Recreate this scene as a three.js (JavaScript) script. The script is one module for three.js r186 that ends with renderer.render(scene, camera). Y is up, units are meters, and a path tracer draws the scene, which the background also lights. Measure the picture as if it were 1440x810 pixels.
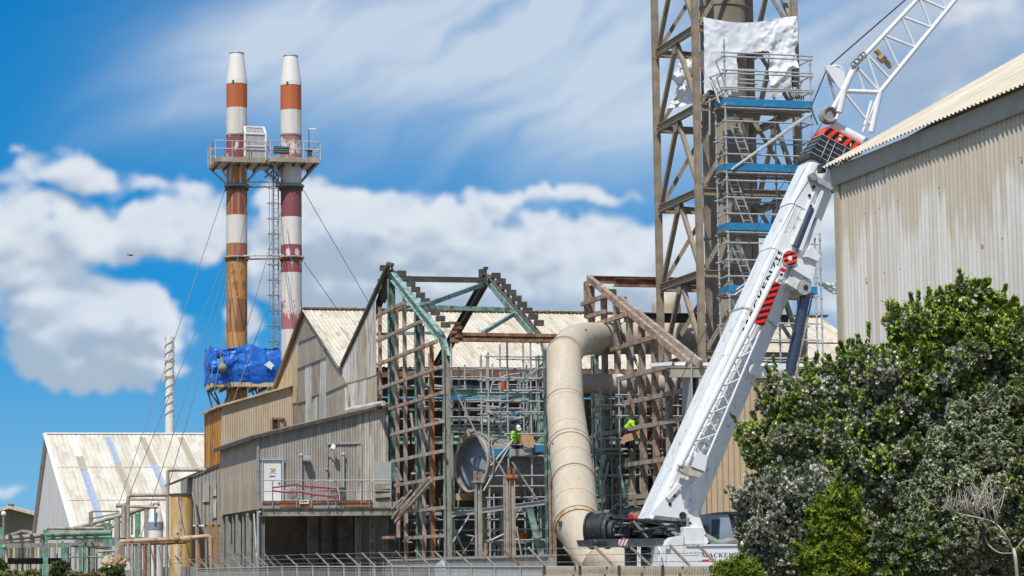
import * as THREE from 'three';
import { mergeGeometries, mergeVertices } from 'three/addons/utils/BufferGeometryUtils.js';
import { RoundedBoxGeometry } from 'three/addons/geometries/RoundedBoxGeometry.js';
import { MarchingCubes } from 'three/addons/objects/MarchingCubes.js';

// ---------------------------------------------------------------- camera, sun, exposure
const scene = new THREE.Scene();
const EYE = new THREE.Vector3(0, 1.7, 0);
const camera = new THREE.PerspectiveCamera(2 * Math.atan(405 / 3500) * 180 / Math.PI, 16 / 9, 0.5, 6000);
camera.rotation.order = 'YXZ';
camera.rotation.set(6.44 * Math.PI / 180, -15.1 * Math.PI / 180, -0.0126);
camera.position.copy(EYE);
camera.updateMatrixWorld(true);
const renderer = new THREE.WebGLRenderer({ antialias: true });
renderer.setSize(1024, 576);
renderer.toneMapping = THREE.LinearToneMapping;
renderer.toneMappingExposure = 1.0;
renderer.shadowMap.enabled = true;

// x runs along the ridges of the works, z towards the camera along its gables, y up
const SUN = new THREE.Vector3(-0.31, 0.84, 0.45).normalize();
const sun = new THREE.DirectionalLight(new THREE.Color(1, 0.955, 0.88), 4.3);
sun.position.set(30, 0, -100).addScaledVector(SUN, 250);
sun.target.position.set(30, 0, -100);
sun.castShadow = true;
Object.assign(sun.shadow.camera, { left: -120, right: 120, top: 120, bottom: -120, near: 1, far: 600 });
sun.shadow.mapSize.set(4096, 4096);
scene.add(sun, sun.target);

// ---------------------------------------------------------------- noise
function hash(x, y, s) { let h = Math.imul(x, 374761393) ^ Math.imul(y, 668265263) ^ Math.imul(s, 974711); h = Math.imul(h ^ (h >>> 13), 1274126177); return ((h ^ (h >>> 16)) >>> 0) / 4294967296; }
const wrapi = (i, p) => (p ? ((i % p) + p) % p : i);
function vnoise(x, y, s, px = 0, py = 0) {
  const ix = Math.floor(x), iy = Math.floor(y), fx = x - ix, fy = y - iy, u = fx * fx * (3 - 2 * fx), v = fy * fy * (3 - 2 * fy);
  const x0 = wrapi(ix, px), x1 = wrapi(ix + 1, px), y0 = wrapi(iy, py), y1 = wrapi(iy + 1, py);
  const a = hash(x0, y0, s), b = hash(x1, y0, s), c = hash(x0, y1, s), d = hash(x1, y1, s);
  return a + (b - a) * u + (c - a) * v + (a - b - c + d) * u * v;
}
function fbm(x, y, s, oct, px = 0, py = 0) {
  let sum = 0, amp = 0.5, tot = 0;
  for (let i = 0; i < oct; i++) { sum += amp * vnoise(x, y, s + i * 17, px, py); tot += amp; amp *= 0.5; x *= 2; y *= 2; px *= 2; py *= 2; }
  return sum / tot;
}
const clamp = (x, a = 0, b = 1) => Math.min(b, Math.max(a, x)), lerp = (a, b, t) => a + (b - a) * t;
const sstep = (a, b, x) => { const t = clamp((x - a) / (b - a)); return t * t * (3 - 2 * t); };
const mix3 = (a, b, t) => [lerp(a[0], b[0], t), lerp(a[1], b[1], t), lerp(a[2], b[2], t)];
function rng(seed) { return () => { seed = (seed + 0x6d2b79f5) | 0; let t = Math.imul(seed ^ (seed >>> 15), 1 | seed); t = (t + Math.imul(t ^ (t >>> 7), 61 | t)) ^ t; return ((t ^ (t >>> 14)) >>> 0) / 4294967296; }; }

// ---------------------------------------------------------------- sky: blue air, a cirrus veil and banks of cumulus; the map's pole lies in the view for resolution
{
  const W = 2048, H = 2048, data = new Float32Array(W * H * 4);
  const axis = new THREE.Vector3(0.26 * .857, .515, -0.9655 * .857).normalize();
  const q = new THREE.Quaternion().setFromUnitVectors(new THREE.Vector3(0, 1, 0), axis);
  const R = new THREE.Matrix4().makeRotationFromQuaternion(q).elements;
  const az0 = Math.atan2(0.2605, 0.9655), PD = 61.09;   // degrees to sky units: 61 per degree, x to the right, y down from 13.2 degrees up
  // cloud masses: x, y, half width, half height, weight
  const cum = [[78, 236, 48, 24, .62], [118, 250, 44, 26, .6], [170, 262, 60, 20, .42], [240, 268, 40, 16, .34], [22, 262, 40, 20, .5], [20, 220, 12, 6, .4],
    [40, 345, 90, 60, .85], [150, 334, 80, 40, .68], [225, 332, 70, 42, .8], [285, 322, 46, 50, .7], [15, 420, 60, 46, .75], [120, 388, 110, 14, .3],
    [140, 455, 96, 58, 1.35], [200, 478, 64, 52, 1.2], [90, 492, 80, 40, .95], [150, 515, 90, 24, .7], [328, 462, 22, 44, .6], [15, 680, 40, 10, .5],
    [425, 300, 52, 56, .85], [395, 350, 60, 70, .95], [520, 320, 90, 48, 1.1], [470, 380, 90, 60, 1], [610, 360, 110, 58, 1.05], [720, 380, 150, 70, .95], [860, 385, 150, 70, .85], [720, 290, 110, 15, .62], [830, 284, 80, 12, .5], [600, 305, 70, 14, .5], [560, 430, 150, 40, 1], [780, 430, 180, 40, 1], [990, 390, 120, 70, .9],
    [1190, 400, 120, 90, .8], [1250, 310, 130, 60, .5], [1380, 190, 90, 50, .4], [1400, 60, 70, 40, .35]];
  const dens = (x, y, o) => {
    const wx = x + 52 * (fbm(x / 60, y / 50, 3, Math.min(o, 3)) - .5) + 16 * (fbm(x / 20, y / 18, 6, o > 3 ? 2 : 1) - .5), wy = y + 46 * (fbm(x / 54, y / 46, 5, Math.min(o, 3)) - .5) + 16 * (fbm(x / 19, y / 18, 8, o > 3 ? 2 : 1) - .5);
    let d = 0;
    for (const [cx, cy, rx, ry, w] of cum) { const a = (wx - cx) / rx, b = (wy - cy) / ry, r = a * a + b * b; if (r < 1.6) d += w * Math.max(0, 1 - r * .625); }
    if (x < -60 || x > 1500 || y < -90) { const g = sstep(.52, .8, fbm(x / 330 + 40, y / 190, 11, o)) * 1.5, e = Math.max(sstep(-60, -320, x), sstep(1500, 1760, x), sstep(-90, -320, y)); d += g * e * sstep(-3000, -300, y); }
    return d;
  };
  const near4 = (o) => (o > 3 ? 3 : 1), veil = (x, y, o) => {
    const q = 110 * (fbm(x / 130, y / 90, 23, 4) - .5), s = fbm((x + q) / 230 + y / 420, (y + q * .6) / 74 + x / 260, 21, o), f = fbm((x + q) / 90 + y / 90, (y + q) / 40 + x / 80, 27, near4(o));
    const a = Math.exp(-Math.pow((x - 700) / 330, 2) - Math.pow((y - 60 + (x - 700) * .03) / 165, 2)) * 1.25 + Math.exp(-Math.pow((x - 350) / 170, 2) - Math.pow((y - 60 + (x - 380) * .35) / 70, 2)) * .62
      + Math.exp(-Math.pow((x - 1330) / 260, 2) - Math.pow((y - 90) / 230, 2)) * 1.1 + Math.exp(-Math.pow((x - 880) / 160, 2) - Math.pow((y - 130) / 130, 2)) * .5 + Math.exp(-Math.pow((x - 250) / 130, 2) - Math.pow((y - 160 + (x - 250) * .3) / 26, 2)) * .3;
    const off = Math.max(sstep(0, -300, y), sstep(1440, 1800, x), sstep(0, -400, x)) * .55;
    return clamp((a + off) * (.42 + .85 * s + .7 * (f - .5)));
  };
  const dir = new THREE.Vector3();
  for (let row = 0; row < H; row++) {
    const up = ((row + .5) / H - .5) * Math.PI, cu = Math.cos(up), su = Math.sin(up), zone = up > .8;
    const stepc = zone ? 1 : up > .5 ? 2 : 4;
    for (let col = 0; col < W; col += stepc) {
      const round = ((col + .5) / W - .5) * 2 * Math.PI, a = Math.cos(round) * cu, c = Math.sin(round) * cu;
      dir.set(R[0] * a + R[4] * su + R[8] * c, R[1] * a + R[5] * su + R[9] * c, R[2] * a + R[6] * su + R[10] * c);
      const el = Math.asin(clamp(Math.abs(dir.y), 0, 1)) * 180 / Math.PI;
      let az = Math.atan2(dir.x, -dir.z) - az0; if (az > Math.PI) az -= 2 * Math.PI; if (az < -Math.PI) az += 2 * Math.PI;
      const x = 720 + az * 180 / Math.PI * PD, y = 803 - el * PD;
      const near = zone && x > -160 && x < 1600 && y > -260 && y < 900, oct = near ? 4 : 3, t = clamp(el / 13);
      let air = t < .45 ? mix3([.25, .53, .77], [.025, .31, .69], t / .45) : mix3([.02, .3, .69], [.002, .2, .545], (t - .45) / .55);
      air = mix3(air, [.004, .11, .36], clamp((el - 13) / 70));
      air = mix3(air, [.08, .36, .68], sstep(300, 1300, x) * .28 * (el < 30 ? 1 : 0.5));
      let r = air;
      if (row > H / 2) {
        const v = veil(x, y, oct);
        r = mix3(r, x > 1100 ? mix3([.6, .7, .82], [.40, .48, .62], sstep(1100, 1300, x) * fbm(x / 150, y / 120, 31, 3) * 1.3) : [.6, .7, .82], v * .9);
        const d = dens(x, y, oct);
        if (d > .02) {
          const al = sstep(.1, .6, d + .42 * (fbm(x / 40, y / 26, 47, near ? 3 : 1) - .5) + .7 * (fbm(x / 90, y / 38, 49, 3) - .5)) * (.8 + .2 * fbm(x / 50, y / 30, 53, 2)), above = dens(x + 6, y - 16, oct), above2 = dens(x + 12, y - 46, 3);
          const lit = clamp(.5 + .62 * (d - above) + .3 * (1 - Math.min(1.4, above2)) + .8 * (fbm(x / 70, y / 34, 41, 3) - .5) + .55 * (fbm(x / 30, y / 20, 43, 3) - .5));
          const cc = mix3([.43, .51, .61], [.82, .855, .89], sstep(.12, 1.0, lit));
          r = mix3(r, cc, al * .95);
        }
      } else r = mix3(air, [.6, .68, .78], .35);
      for (let k = 0; k < stepc && col + k < W; k++) { const i = (row * W + col + k) * 4; data[i] = r[0]; data[i + 1] = r[1]; data[i + 2] = r[2]; data[i + 3] = 1; }
    }
  }
  const sky = new THREE.DataTexture(data, W, H, THREE.RGBAFormat, THREE.FloatType);
  sky.mapping = THREE.EquirectangularReflectionMapping;
  sky.magFilter = THREE.LinearFilter; sky.minFilter = THREE.LinearFilter; sky.wrapS = THREE.RepeatWrapping;
  sky.needsUpdate = true;
  scene.background = sky; scene.environment = sky;
  scene.backgroundRotation.setFromQuaternion(q); scene.environmentRotation.setFromQuaternion(q);
  scene.backgroundIntensity = 1; scene.environmentIntensity = 1;
}

// ---------------------------------------------------------------- surveying: where the line of sight of a point meets a plane of the site
const V3 = (x, y, z) => new THREE.Vector3(x, y, z), UP = V3(0, 1, 0), EX = V3(1, 0, 0), EZ = V3(0, 0, 1);
const VIEW = V3(0.2605, 0, -0.9655);
function ray(x, y) { return V3((x - 720) / 3500, (405 - y) / 3500, -1).applyMatrix4(new THREE.Matrix4().extractRotation(camera.matrixWorld)); }
const onX = (x, y, v) => { const r = ray(x, y); return r.multiplyScalar((v - EYE.x) / r.x).add(EYE); };
const onY = (x, y, v) => { const r = ray(x, y); return r.multiplyScalar((v - EYE.y) / r.y).add(EYE); };
const onZ = (x, y, v) => { const r = ray(x, y); return r.multiplyScalar((v - EYE.z) / r.z).add(EYE); };
const onD = (x, y, v) => { const r = ray(x, y); return r.multiplyScalar(v / r.dot(VIEW)).add(EYE); };

// ---------------------------------------------------------------- textures and materials
const toS = (c) => Math.round(255 * clamp(c <= .0031308 ? c * 12.92 : 1.055 * Math.pow(c, 1 / 2.4) - .055));
function pixelTex(w, h, fn, size) {
  const d = new Uint8Array(w * h * 4);
  for (let y = 0; y < h; y++) for (let x = 0; x < w; x++) { const c = fn((x + .5) / w, (y + .5) / h), i = (y * w + x) * 4; d[i] = toS(c[0]); d[i + 1] = toS(c[1]); d[i + 2] = toS(c[2]); d[i + 3] = 255; }
  const t = new THREE.DataTexture(d, w, h);
  t.colorSpace = THREE.SRGBColorSpace; t.wrapS = t.wrapT = THREE.RepeatWrapping; t.magFilter = THREE.LinearFilter; t.minFilter = THREE.LinearMipmapLinearFilter;
  if (size) t.repeat.set(1 / size[0], 1 / size[1]);
  t.needsUpdate = true;
  return t;
}
let SEED = 100;
// weathered surface: a base colour with grain and patches of other matter (rust, lichen, flaked paint), each with cells per tile across and up
function weather(base, patches = [], grain = .12, size = [4, 4], w = 256, h = 256) {
  const s0 = (SEED += 50);
  return pixelTex(w, h, (u, v) => {
    let c = base;
    const n = fbm(u * 24, v * 24, s0, 3, 24, 24), m = fbm(u * 4, v * 4, s0 + 5, 3, 4, 4);
    patches.forEach(([col, cx, cy, thr, soft, amt], i) => { const p = fbm(u * cx, v * cy, s0 + 9 + i * 7, 5, cx, cy); c = mix3(c, col, sstep(thr - soft, thr + soft, p) * amt); });
    const k = 1 + grain * ((n - .5) * 1.6 + (m - .5) * .9);
    return [c[0] * k, c[1] * k, c[2] * k];
  }, size);
}
const std = (o) => { const m = new THREE.MeshStandardMaterial({ roughness: .8, metalness: 0, side: THREE.DoubleSide, ...o }); return m; };
const wm = (base, patches, grain, size, o = {}) => std({ map: weather(base, patches, grain, size), ...o });
const flat = (r, g, b, o = {}) => std({ color: new THREE.Color().setRGB(r, g, b), ...o });
const RUST = [.2, .075, .03], DIRT = [.14, .11, .08];
const M = {
  ground: wm([.16, .14, .11], [[[.1, .09, .07], 6, 6, .5, .1, .7]], .4, [12, 12]),
  greySheet: wm([.33, .3, .262], [[[.45, .43, .4], 40, 4, .6, .06, .45], [[.23, .2, .165], 50, 5, .6, .06, .45]], .16, [4, 6]),
  paleSheet: wm([.52, .49, .43], [[[.33, .27, .2], 22, 2, .55, .06, .6], [[.2, .15, .1], 40, 4, .66, .04, .6]], .14, [5, 5]),
  leanTan: wm([.5, .41, .3], [[[.47, .27, .1], 14, 2, .62, .06, .45], [[.4, .34, .26], 30, 3, .55, .08, .4]], .1, [4, 5]),
  tankTan: wm([.6, .5, .32], [[[.6, .34, .07], 9, 2, .47, .06, .85], [[.68, .6, .46], 12, 3, .58, .06, .6]], .12, [3, 5]),
  cream: wm([.76, .73, .67], [[[.64, .6, .52], 14, 4, .6, .06, .5]], .05, [4, 4], { roughness: .45 }),
  panelA: wm([.36, .295, .215], [[[.2, .165, .12], 8, 5, .55, .08, .5]], .16, [3, 4]),
  panelB: wm([.43, .365, .275], [[[.25, .2, .15], 12, 3, .56, .08, .55]], .16, [3, 4]),
  panelC: wm([.58, .56, .52], [[[.34, .29, .22], 10, 3, .56, .06, .6]], .12, [3, 4]),
  panelTan: wm([.6, .465, .29], [[[.42, .25, .1], 8, 3, .56, .08, .6]], .14, [3, 4]),
  roofCream: wm([.58, .515, .405], [[[.44, .37, .27], 26, 3, .54, .07, .5], [[.68, .63, .53], 18, 3, .56, .08, .5], [[.3, .2, .12], 50, 6, .7, .04, .6]], .12, [8, 8]),
  tanSheet: wm([.46, .37, .25], [[[.5, .24, .06], 12, 3, .55, .08, .55], [[.35, .3, .24], 8, 4, .55, .08, .5]], .14, [4, 5]),
  orangeRust: wm([.5, .2, .025], [[[.24, .075, .02], 6, 2, .52, .1, .75], [[.62, .34, .08], 9, 3, .6, .05, .6]], .22, [3, 6]),
  rust: wm([.25, .115, .055], [[[.13, .06, .035], 12, 12, .52, .08, .7], [[.36, .25, .17], 9, 9, .6, .06, .6]], .3, [3, 3]),
  rustOrange: wm([.42, .16, .05], [[[.2, .08, .035], 10, 10, .55, .08, .7]], .3, [2, 2]),
  timber: wm([.36, .25, .18], [[[.43, .36, .29], 14, 14, .53, .08, .75], [[.22, .1, .055], 9, 9, .58, .06, .7]], .3, [3, 3]),
  timberGrey: wm([.4, .34, .28], [[[.24, .14, .09], 10, 10, .56, .08, .6], [[.45, .41, .36], 12, 12, .62, .05, .5]], .28, [3, 3]),
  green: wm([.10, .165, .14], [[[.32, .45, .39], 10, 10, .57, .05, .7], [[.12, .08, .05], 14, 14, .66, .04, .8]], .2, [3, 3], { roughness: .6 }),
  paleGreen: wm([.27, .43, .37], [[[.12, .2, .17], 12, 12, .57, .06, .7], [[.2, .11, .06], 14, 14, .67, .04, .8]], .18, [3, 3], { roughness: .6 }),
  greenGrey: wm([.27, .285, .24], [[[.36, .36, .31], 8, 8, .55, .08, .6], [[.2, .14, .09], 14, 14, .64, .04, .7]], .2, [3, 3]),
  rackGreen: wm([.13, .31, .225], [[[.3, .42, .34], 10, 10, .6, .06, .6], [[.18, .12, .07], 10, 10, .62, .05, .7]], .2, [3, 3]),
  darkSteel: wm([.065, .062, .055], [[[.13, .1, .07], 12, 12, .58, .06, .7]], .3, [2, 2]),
  towerSteel: wm([.31, .255, .185], [[[.22, .17, .12], 10, 6, .55, .07, .6], [[.2, .1, .05], 16, 16, .68, .04, .7]], .16, [3, 3]),
  flue: wm([.28, .235, .18], [[[.2, .16, .12], 8, 4, .55, .08, .6], [[.36, .3, .23], 7, 5, .6, .06, .5]], .16, [4, 4]),
  galv: wm([.46, .465, .46], [[[.34, .33, .31], 10, 10, .56, .07, .6]], .14, [1, 1], { roughness: .5, metalness: .25 }),
  galvDark: wm([.3, .3, .29], [[[.2, .17, .14], 10, 10, .56, .07, .7]], .2, [1, 1], { roughness: .6 }),
  deckBlue: wm([.02, .2, .4], [[[.12, .3, .44], 8, 10, .68, .04, .5]], .15, [2, 2], { roughness: .55 }),
  deckTimber: wm([.34, .27, .19], [[[.22, .17, .12], 14, 4, .55, .08, .6]], .2, [2, 2]),
  duct: wm([.5, .428, .328], [[[.48, .39, .28], 5, 4, .54, .1, .5], [[.58, .5, .38], 9, 3, .6, .08, .4], [[.4, .29, .18], 20, 16, .74, .03, .4]], .1, [4, 4], { roughness: .65 }),
  ductRust: wm([.45, .3, .15], [[[.3, .13, .05], 12, 6, .55, .07, .7], [[.55, .46, .34], 8, 6, .58, .06, .7]], .2, [3, 3]),
  beigeSheet: wm([.56, .42, .265], [[[.48, .38, .26], 20, 2, .56, .08, .5]], .07, [6, 6], { roughness: .6 }),
  fenceSheet: wm([.46, .39, .285], [[[.38, .32, .24], 20, 3, .56, .08, .5]], .08, [6, 6]),
  shedRoof: wm([.6, .52, .4], [[[.46, .38, .28], 30, 8, .58, .05, .6], [[.72, .65, .54], 20, 5, .6, .06, .5]], .12, [5, 5]),
  fascia: wm([.4, .37, .31], [[[.32, .29, .24], 10, 3, .56, .08, .6]], .08, [4, 2]),
  concrete: wm([.36, .33, .28], [[[.24, .21, .17], 10, 4, .56, .07, .6], [[.46, .43, .38], 7, 5, .6, .06, .6]], .16, [4, 3]),
  white: wm([.78, .78, .77], [[[.6, .58, .54], 18, 4, .64, .05, .5], [[.3, .25, .2], 26, 26, .74, .02, .6]], .05, [4, 4], { roughness: .35 }),
  whiteClean: wm([.8, .8, .795], [[[.7, .69, .66], 12, 5, .62, .06, .4]], .04, [4, 4], { roughness: .35 }),
  greyPaint: wm([.42, .44, .43], [], .1, [2, 2], { roughness: .5 }),
  black: wm([.018, .018, .018], [[[.05, .048, .045], 12, 12, .58, .07, .7]], .3, [1, 1], { roughness: .5 }),
  blackPlate: wm([.025, .026, .027], [[[.06, .055, .05], 10, 10, .6, .06, .6]], .2, [1, 1], { roughness: .45 }),
  steelDark: wm([.05, .065, .07], [[[.1, .11, .11], 10, 10, .58, .07, .6]], .2, [1, 1], { roughness: .45 }),
  tarpBlue: wm([.012, .12, .52], [[[.02, .2, .66], 6, 6, .55, .1, .5]], .1, [3, 3], { roughness: .45 }),
  wrap: wm([.83, .84, .85], [[[.7, .71, .72], 7, 7, .58, .07, .5]], .05, [2, 2], { roughness: .35 }),
  bark: wm([.2, .17, .14], [[[.12, .1, .08], 12, 4, .55, .08, .7]], .3, [1, 1]),
  deadWood: wm([.46, .4, .34], [[[.3, .26, .22], 12, 4, .55, .08, .6]], .2, [1, 1]),
  wire: flat(.22, .22, .22, { roughness: .5, metalness: .4 }),
  cable: flat(.04, .04, .045, { roughness: .6 }),
  red: flat(.55, .02, .03), redDark: flat(.36, .015, .06), orange: flat(.75, .09, .015, { roughness: .5 }), hivis: flat(.35, .72, .02, { roughness: .9 }), navy: flat(.02, .025, .05, { roughness: .9 }),
  skin: flat(.42, .22, .14, { roughness: .6 }), helmet: flat(.82, .82, .8, { roughness: .35 }), boots: flat(.03, .025, .02),
  ply: wm([.56, .36, .2], [[[.44, .27, .14], 10, 3, .55, .08, .6]], .15, [1, 1]),
  glass: new THREE.MeshPhysicalMaterial({ color: new THREE.Color().setRGB(.03, .04, .05), roughness: .06, metalness: 0, side: THREE.DoubleSide }),
  cabGrey: wm([.24, .29, .36], [[[.3, .35, .42], 6, 6, .56, .08, .5]], .06, [2, 2], { roughness: .35 }),
  skyliteBlue: wm([.33, .4, .52], [[[.46, .46, .5], 5, 9, .58, .06, .6]], .1, [3, 3], { roughness: .4 }),
  skyliteTan: wm([.42, .36, .27], [[[.33, .28, .2], 5, 9, .56, .07, .6]], .1, [3, 3]),
  olive: wm([.27, .25, .16], [[[.22, .2, .13], 14, 3, .56, .08, .5]], .1, [4, 4]),
  whiteShed: wm([.62, .57, .47], [[[.5, .44, .34], 34, 2, .54, .07, .6], [[.74, .71, .63], 24, 3, .58, .06, .5], [[.45, .38, .28], 44, 5, .66, .04, .5]], .1, [14, 12]),
  gableShed: wm([.72, .69, .63], [[[.62, .58, .52], 12, 3, .56, .08, .5]], .08, [8, 8]),
  chrome: flat(.12, .145, .19, { roughness: .28, metalness: .8 }),
};

// ---------------------------------------------------------------- builders
const taken = new Map();
function numbered(name) { const n = taken.get(name) ?? 0; taken.set(name, n + 1); return n ? name + '_' + String(n).padStart(3, '0') : name; }
function tag(o, label, category, group) { o.userData.label = label; if (category) o.userData.category = category; if (group) o.userData.group = group; return o; }
function thing(name, label, category, base, group) {
  const o = new THREE.Group(); o.name = numbered(name); o.position.copy(base); scene.add(o);
  return tag(o, label, category, group);
}
const originOf = (o) => { const p = V3(0, 0, 0); for (let n = o; n && n !== scene; n = n.parent) p.add(n.position); return p; };
function boxUV(g) {
  const p = g.attributes.position, uv = new Float32Array(p.count * 2), a = V3(), b = V3(), c = V3();
  for (let i = 0; i < p.count; i += 3) {
    a.fromBufferAttribute(p, i); b.fromBufferAttribute(p, i + 1); c.fromBufferAttribute(p, i + 2);
    const n = b.clone().sub(a).cross(c.clone().sub(a)), x = Math.abs(n.x), y = Math.abs(n.y), z = Math.abs(n.z);
    [a, b, c].forEach((v, k) => { const j = (i + k) * 2; if (x > y && x > z) { uv[j] = v.z; uv[j + 1] = v.y; } else if (y > z) { uv[j] = v.x; uv[j + 1] = v.z; } else { uv[j] = v.x; uv[j + 1] = v.y; } });
  }
  g.setAttribute('uv', new THREE.BufferAttribute(uv, 2));
}
class MB {
  constructor() { this.g = []; }
  add(g, keep = false) {
    g = g.index ? g.toNonIndexed() : g;
    for (const k of Object.keys(g.attributes)) if (!['position', 'normal', 'uv'].includes(k)) g.deleteAttribute(k);
    if (!g.attributes.normal) g.computeVertexNormals();
    if (!keep || !g.attributes.uv) boxUV(g);
    this.g.push(g); return this;
  }
  box(x, y, z, sx, sy, sz, rot) { const g = new THREE.BoxGeometry(sx, sy, sz); if (rot) g.applyMatrix4(new THREE.Matrix4().makeRotationFromEuler(new THREE.Euler(...rot))); return this.add(g.translate(x, y, z)); }
  rbox(x, y, z, sx, sy, sz, r = .03, rot) { const g = new RoundedBoxGeometry(sx, sy, sz, 2, r); if (rot) g.applyMatrix4(new THREE.Matrix4().makeRotationFromEuler(new THREE.Euler(...rot))); return this.add(g.translate(x, y, z)); }
  span(a, b) { const lo = a.clone().min(b), s = a.clone().max(b).sub(lo), c = lo.addScaledVector(s, .5); return this.box(c.x, c.y, c.z, s.x, s.y, s.z); }
  frame(p, q, up) {
    const d = q.clone().sub(p), l = d.length(); d.normalize();
    let s = (up ?? (Math.abs(d.y) > .95 ? EZ : UP)).clone().cross(d); if (s.lengthSq() < 1e-6) s = EX.clone().cross(d); s.normalize();
    const h = d.clone().cross(s).normalize();
    return { l, m: new THREE.Matrix4().makeBasis(s, h, d).setPosition(p.clone().add(q).multiplyScalar(.5)) };
  }
  bar(p, q, w, h = w, up) { const { l, m } = this.frame(p, q, up); return this.add(new THREE.BoxGeometry(w, h, l).applyMatrix4(m)); }
  ibeam(p, q, w, h, up, t = .035) {
    const { l, m } = this.frame(p, q, up);
    for (const s of [-1, 1]) this.add(new THREE.BoxGeometry(w, t, l).translate(0, s * (h - t) / 2, 0).applyMatrix4(m));
    return this.add(new THREE.BoxGeometry(t, h - 2 * t, l - .004).applyMatrix4(m));
  }
  angle(p, q, w, up, t = .02) {   // an L section
    const { l, m } = this.frame(p, q, up);
    this.add(new THREE.BoxGeometry(w, t, l).applyMatrix4(m));
    return this.add(new THREE.BoxGeometry(t, w - t, l - .004).translate(w / 2 - t / 2 - .001, -w / 2, 0).applyMatrix4(m));
  }
  tube(p, q, r, seg = 7, r2 = r, open = false) {
    const { l, m } = this.frame(p, q);
    return this.add(new THREE.CylinderGeometry(r2, r, l, seg, 1, open).rotateX(Math.PI / 2).applyMatrix4(m));
  }
  path(pts, r, seg = 6, tension = .5, n) { return this.add(new THREE.TubeGeometry(new THREE.CatmullRomCurve3(pts, false, 'catmullrom', tension), n ?? pts.length * 6, r, seg)); }
  poly(pts, r, seg = 6) { for (let i = 0; i + 1 < pts.length; i++) this.tube(pts[i], pts[i + 1], r, seg); for (let i = 1; i + 1 < pts.length; i++) this.ball(pts[i], r * 1.02); return this; }
  ball(c, r, w = 8, h = 6) { return this.add(new THREE.SphereGeometry(r, w, h).translate(c.x, c.y, c.z)); }
  prism(pts, t) {   // a flat polygon given thickness t (a vector)
    const o = pts[0], e = pts[1].clone().sub(o).normalize(), n = t.clone().normalize(), f = n.clone().cross(e).normalize();
    const e2 = f.clone().cross(n).normalize(), flat2 = pts.map((p) => new THREE.Vector2(p.clone().sub(o).dot(e2), p.clone().sub(o).dot(f)));
    const g = new THREE.ExtrudeGeometry(new THREE.Shape(flat2), { depth: t.length(), bevelEnabled: false });
    return this.add(g.applyMatrix4(new THREE.Matrix4().makeBasis(e2, f, n).setPosition(o)));
  }
  // corrugated sheet: o + e t + s f + n wave(t); f runs from f0(t) to f1(t)
  sheet(o, e, len, s, f0, f1, n, pitch, amp, rib = false, rows = 1) {
    const F0 = typeof f0 === 'function' ? f0 : () => f0, F1 = typeof f1 === 'function' ? f1 : () => f1, ts = [];
    if (rib) for (let k = 0; k * pitch < len; k++) for (const q of [0, .08, .2, .28]) { const t = (k + q) * pitch; if (t <= len) ts.push([t, q === .08 || q === .2 ? 1 : 0]); }
    else { const m = Math.max(2, Math.round(len / pitch * 8)); for (let i = 0; i <= m; i++) { const t = len * i / m; ts.push([t, .5 + .5 * Math.sin(2 * Math.PI * t / pitch)]); } }
    if (ts[ts.length - 1][0] < len) ts.push([len, 0]);
    const pos = [], uv = [], idx = [];
    ts.forEach(([t, w], i) => {
      for (let r = 0; r <= rows; r++) { const f = lerp(F0(t), F1(t), r / rows), p = o.clone().addScaledVector(e, t).addScaledVector(s, f).addScaledVector(n, w * amp); pos.push(p.x, p.y, p.z); uv.push(t, f); }
      if (i) for (let r = 0; r < rows; r++) { const a = (i - 1) * (rows + 1) + r, b = i * (rows + 1) + r; idx.push(a, b, a + 1, b, b + 1, a + 1); }
    });
    const g = new THREE.BufferGeometry();
    g.setAttribute('position', new THREE.Float32BufferAttribute(pos, 3)); g.setAttribute('uv', new THREE.Float32BufferAttribute(uv, 2)); g.setIndex(idx);
    if (rib) { const h = g.toNonIndexed(); h.computeVertexNormals(); return this.add(h, true); }
    g.computeVertexNormals();
    return this.add(g, true);
  }
  build(name, mat, parent, label) {
    const g = mergeGeometries(this.g), top = !parent || parent === scene;
    let o;
    if (top) { g.computeBoundingBox(); const c = g.boundingBox.getCenter(V3()); c.y = g.boundingBox.min.y; g.translate(-c.x, -c.y, -c.z); o = new THREE.Mesh(g, mat); o.position.copy(c); o.name = numbered(name); scene.add(o); }
    else { const b = originOf(parent); g.translate(-b.x, -b.y, -b.z); o = new THREE.Mesh(g, mat); o.name = name; parent.add(o); }
    o.castShadow = o.receiveShadow = true;
    if (label) o.userData.label = label;
    return o;
  }
}
const part = (parent, name, mat, fn, label) => { const m = new MB(); fn(m); return m.build(name, mat, parent, label); };
const solo = (name, mat, fn, label, category, group) => tag(part(scene, name, mat, fn), label, category, group);
function canvasTex(w, h, draw) { const c = document.createElement('canvas'); c.width = w; c.height = h; const x = c.getContext('2d'); draw(x, w, h); const t = new THREE.CanvasTexture(c); t.colorSpace = THREE.SRGBColorSpace; return t; }
// a flat sticker or plate from four corners (bottom left, bottom right, top right, top left)
function decal(parent, name, pts, tex, label, o = {}) {
  const b = originOf(parent), g = new THREE.BufferGeometry();
  g.setAttribute('position', new THREE.Float32BufferAttribute(pts.flatMap((p) => [p.x - b.x, p.y - b.y, p.z - b.z]), 3));
  g.setAttribute('uv', new THREE.Float32BufferAttribute([0, 0, 1, 0, 1, 1, 0, 1], 2)); g.setIndex([0, 1, 2, 0, 2, 3]); g.computeVertexNormals();
  const m = new THREE.Mesh(g, std({ map: tex, roughness: .5, ...o })); m.name = name; m.castShadow = m.receiveShadow = true; parent.add(m);
  if (label) m.userData.label = label;
  return m;
}

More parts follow.
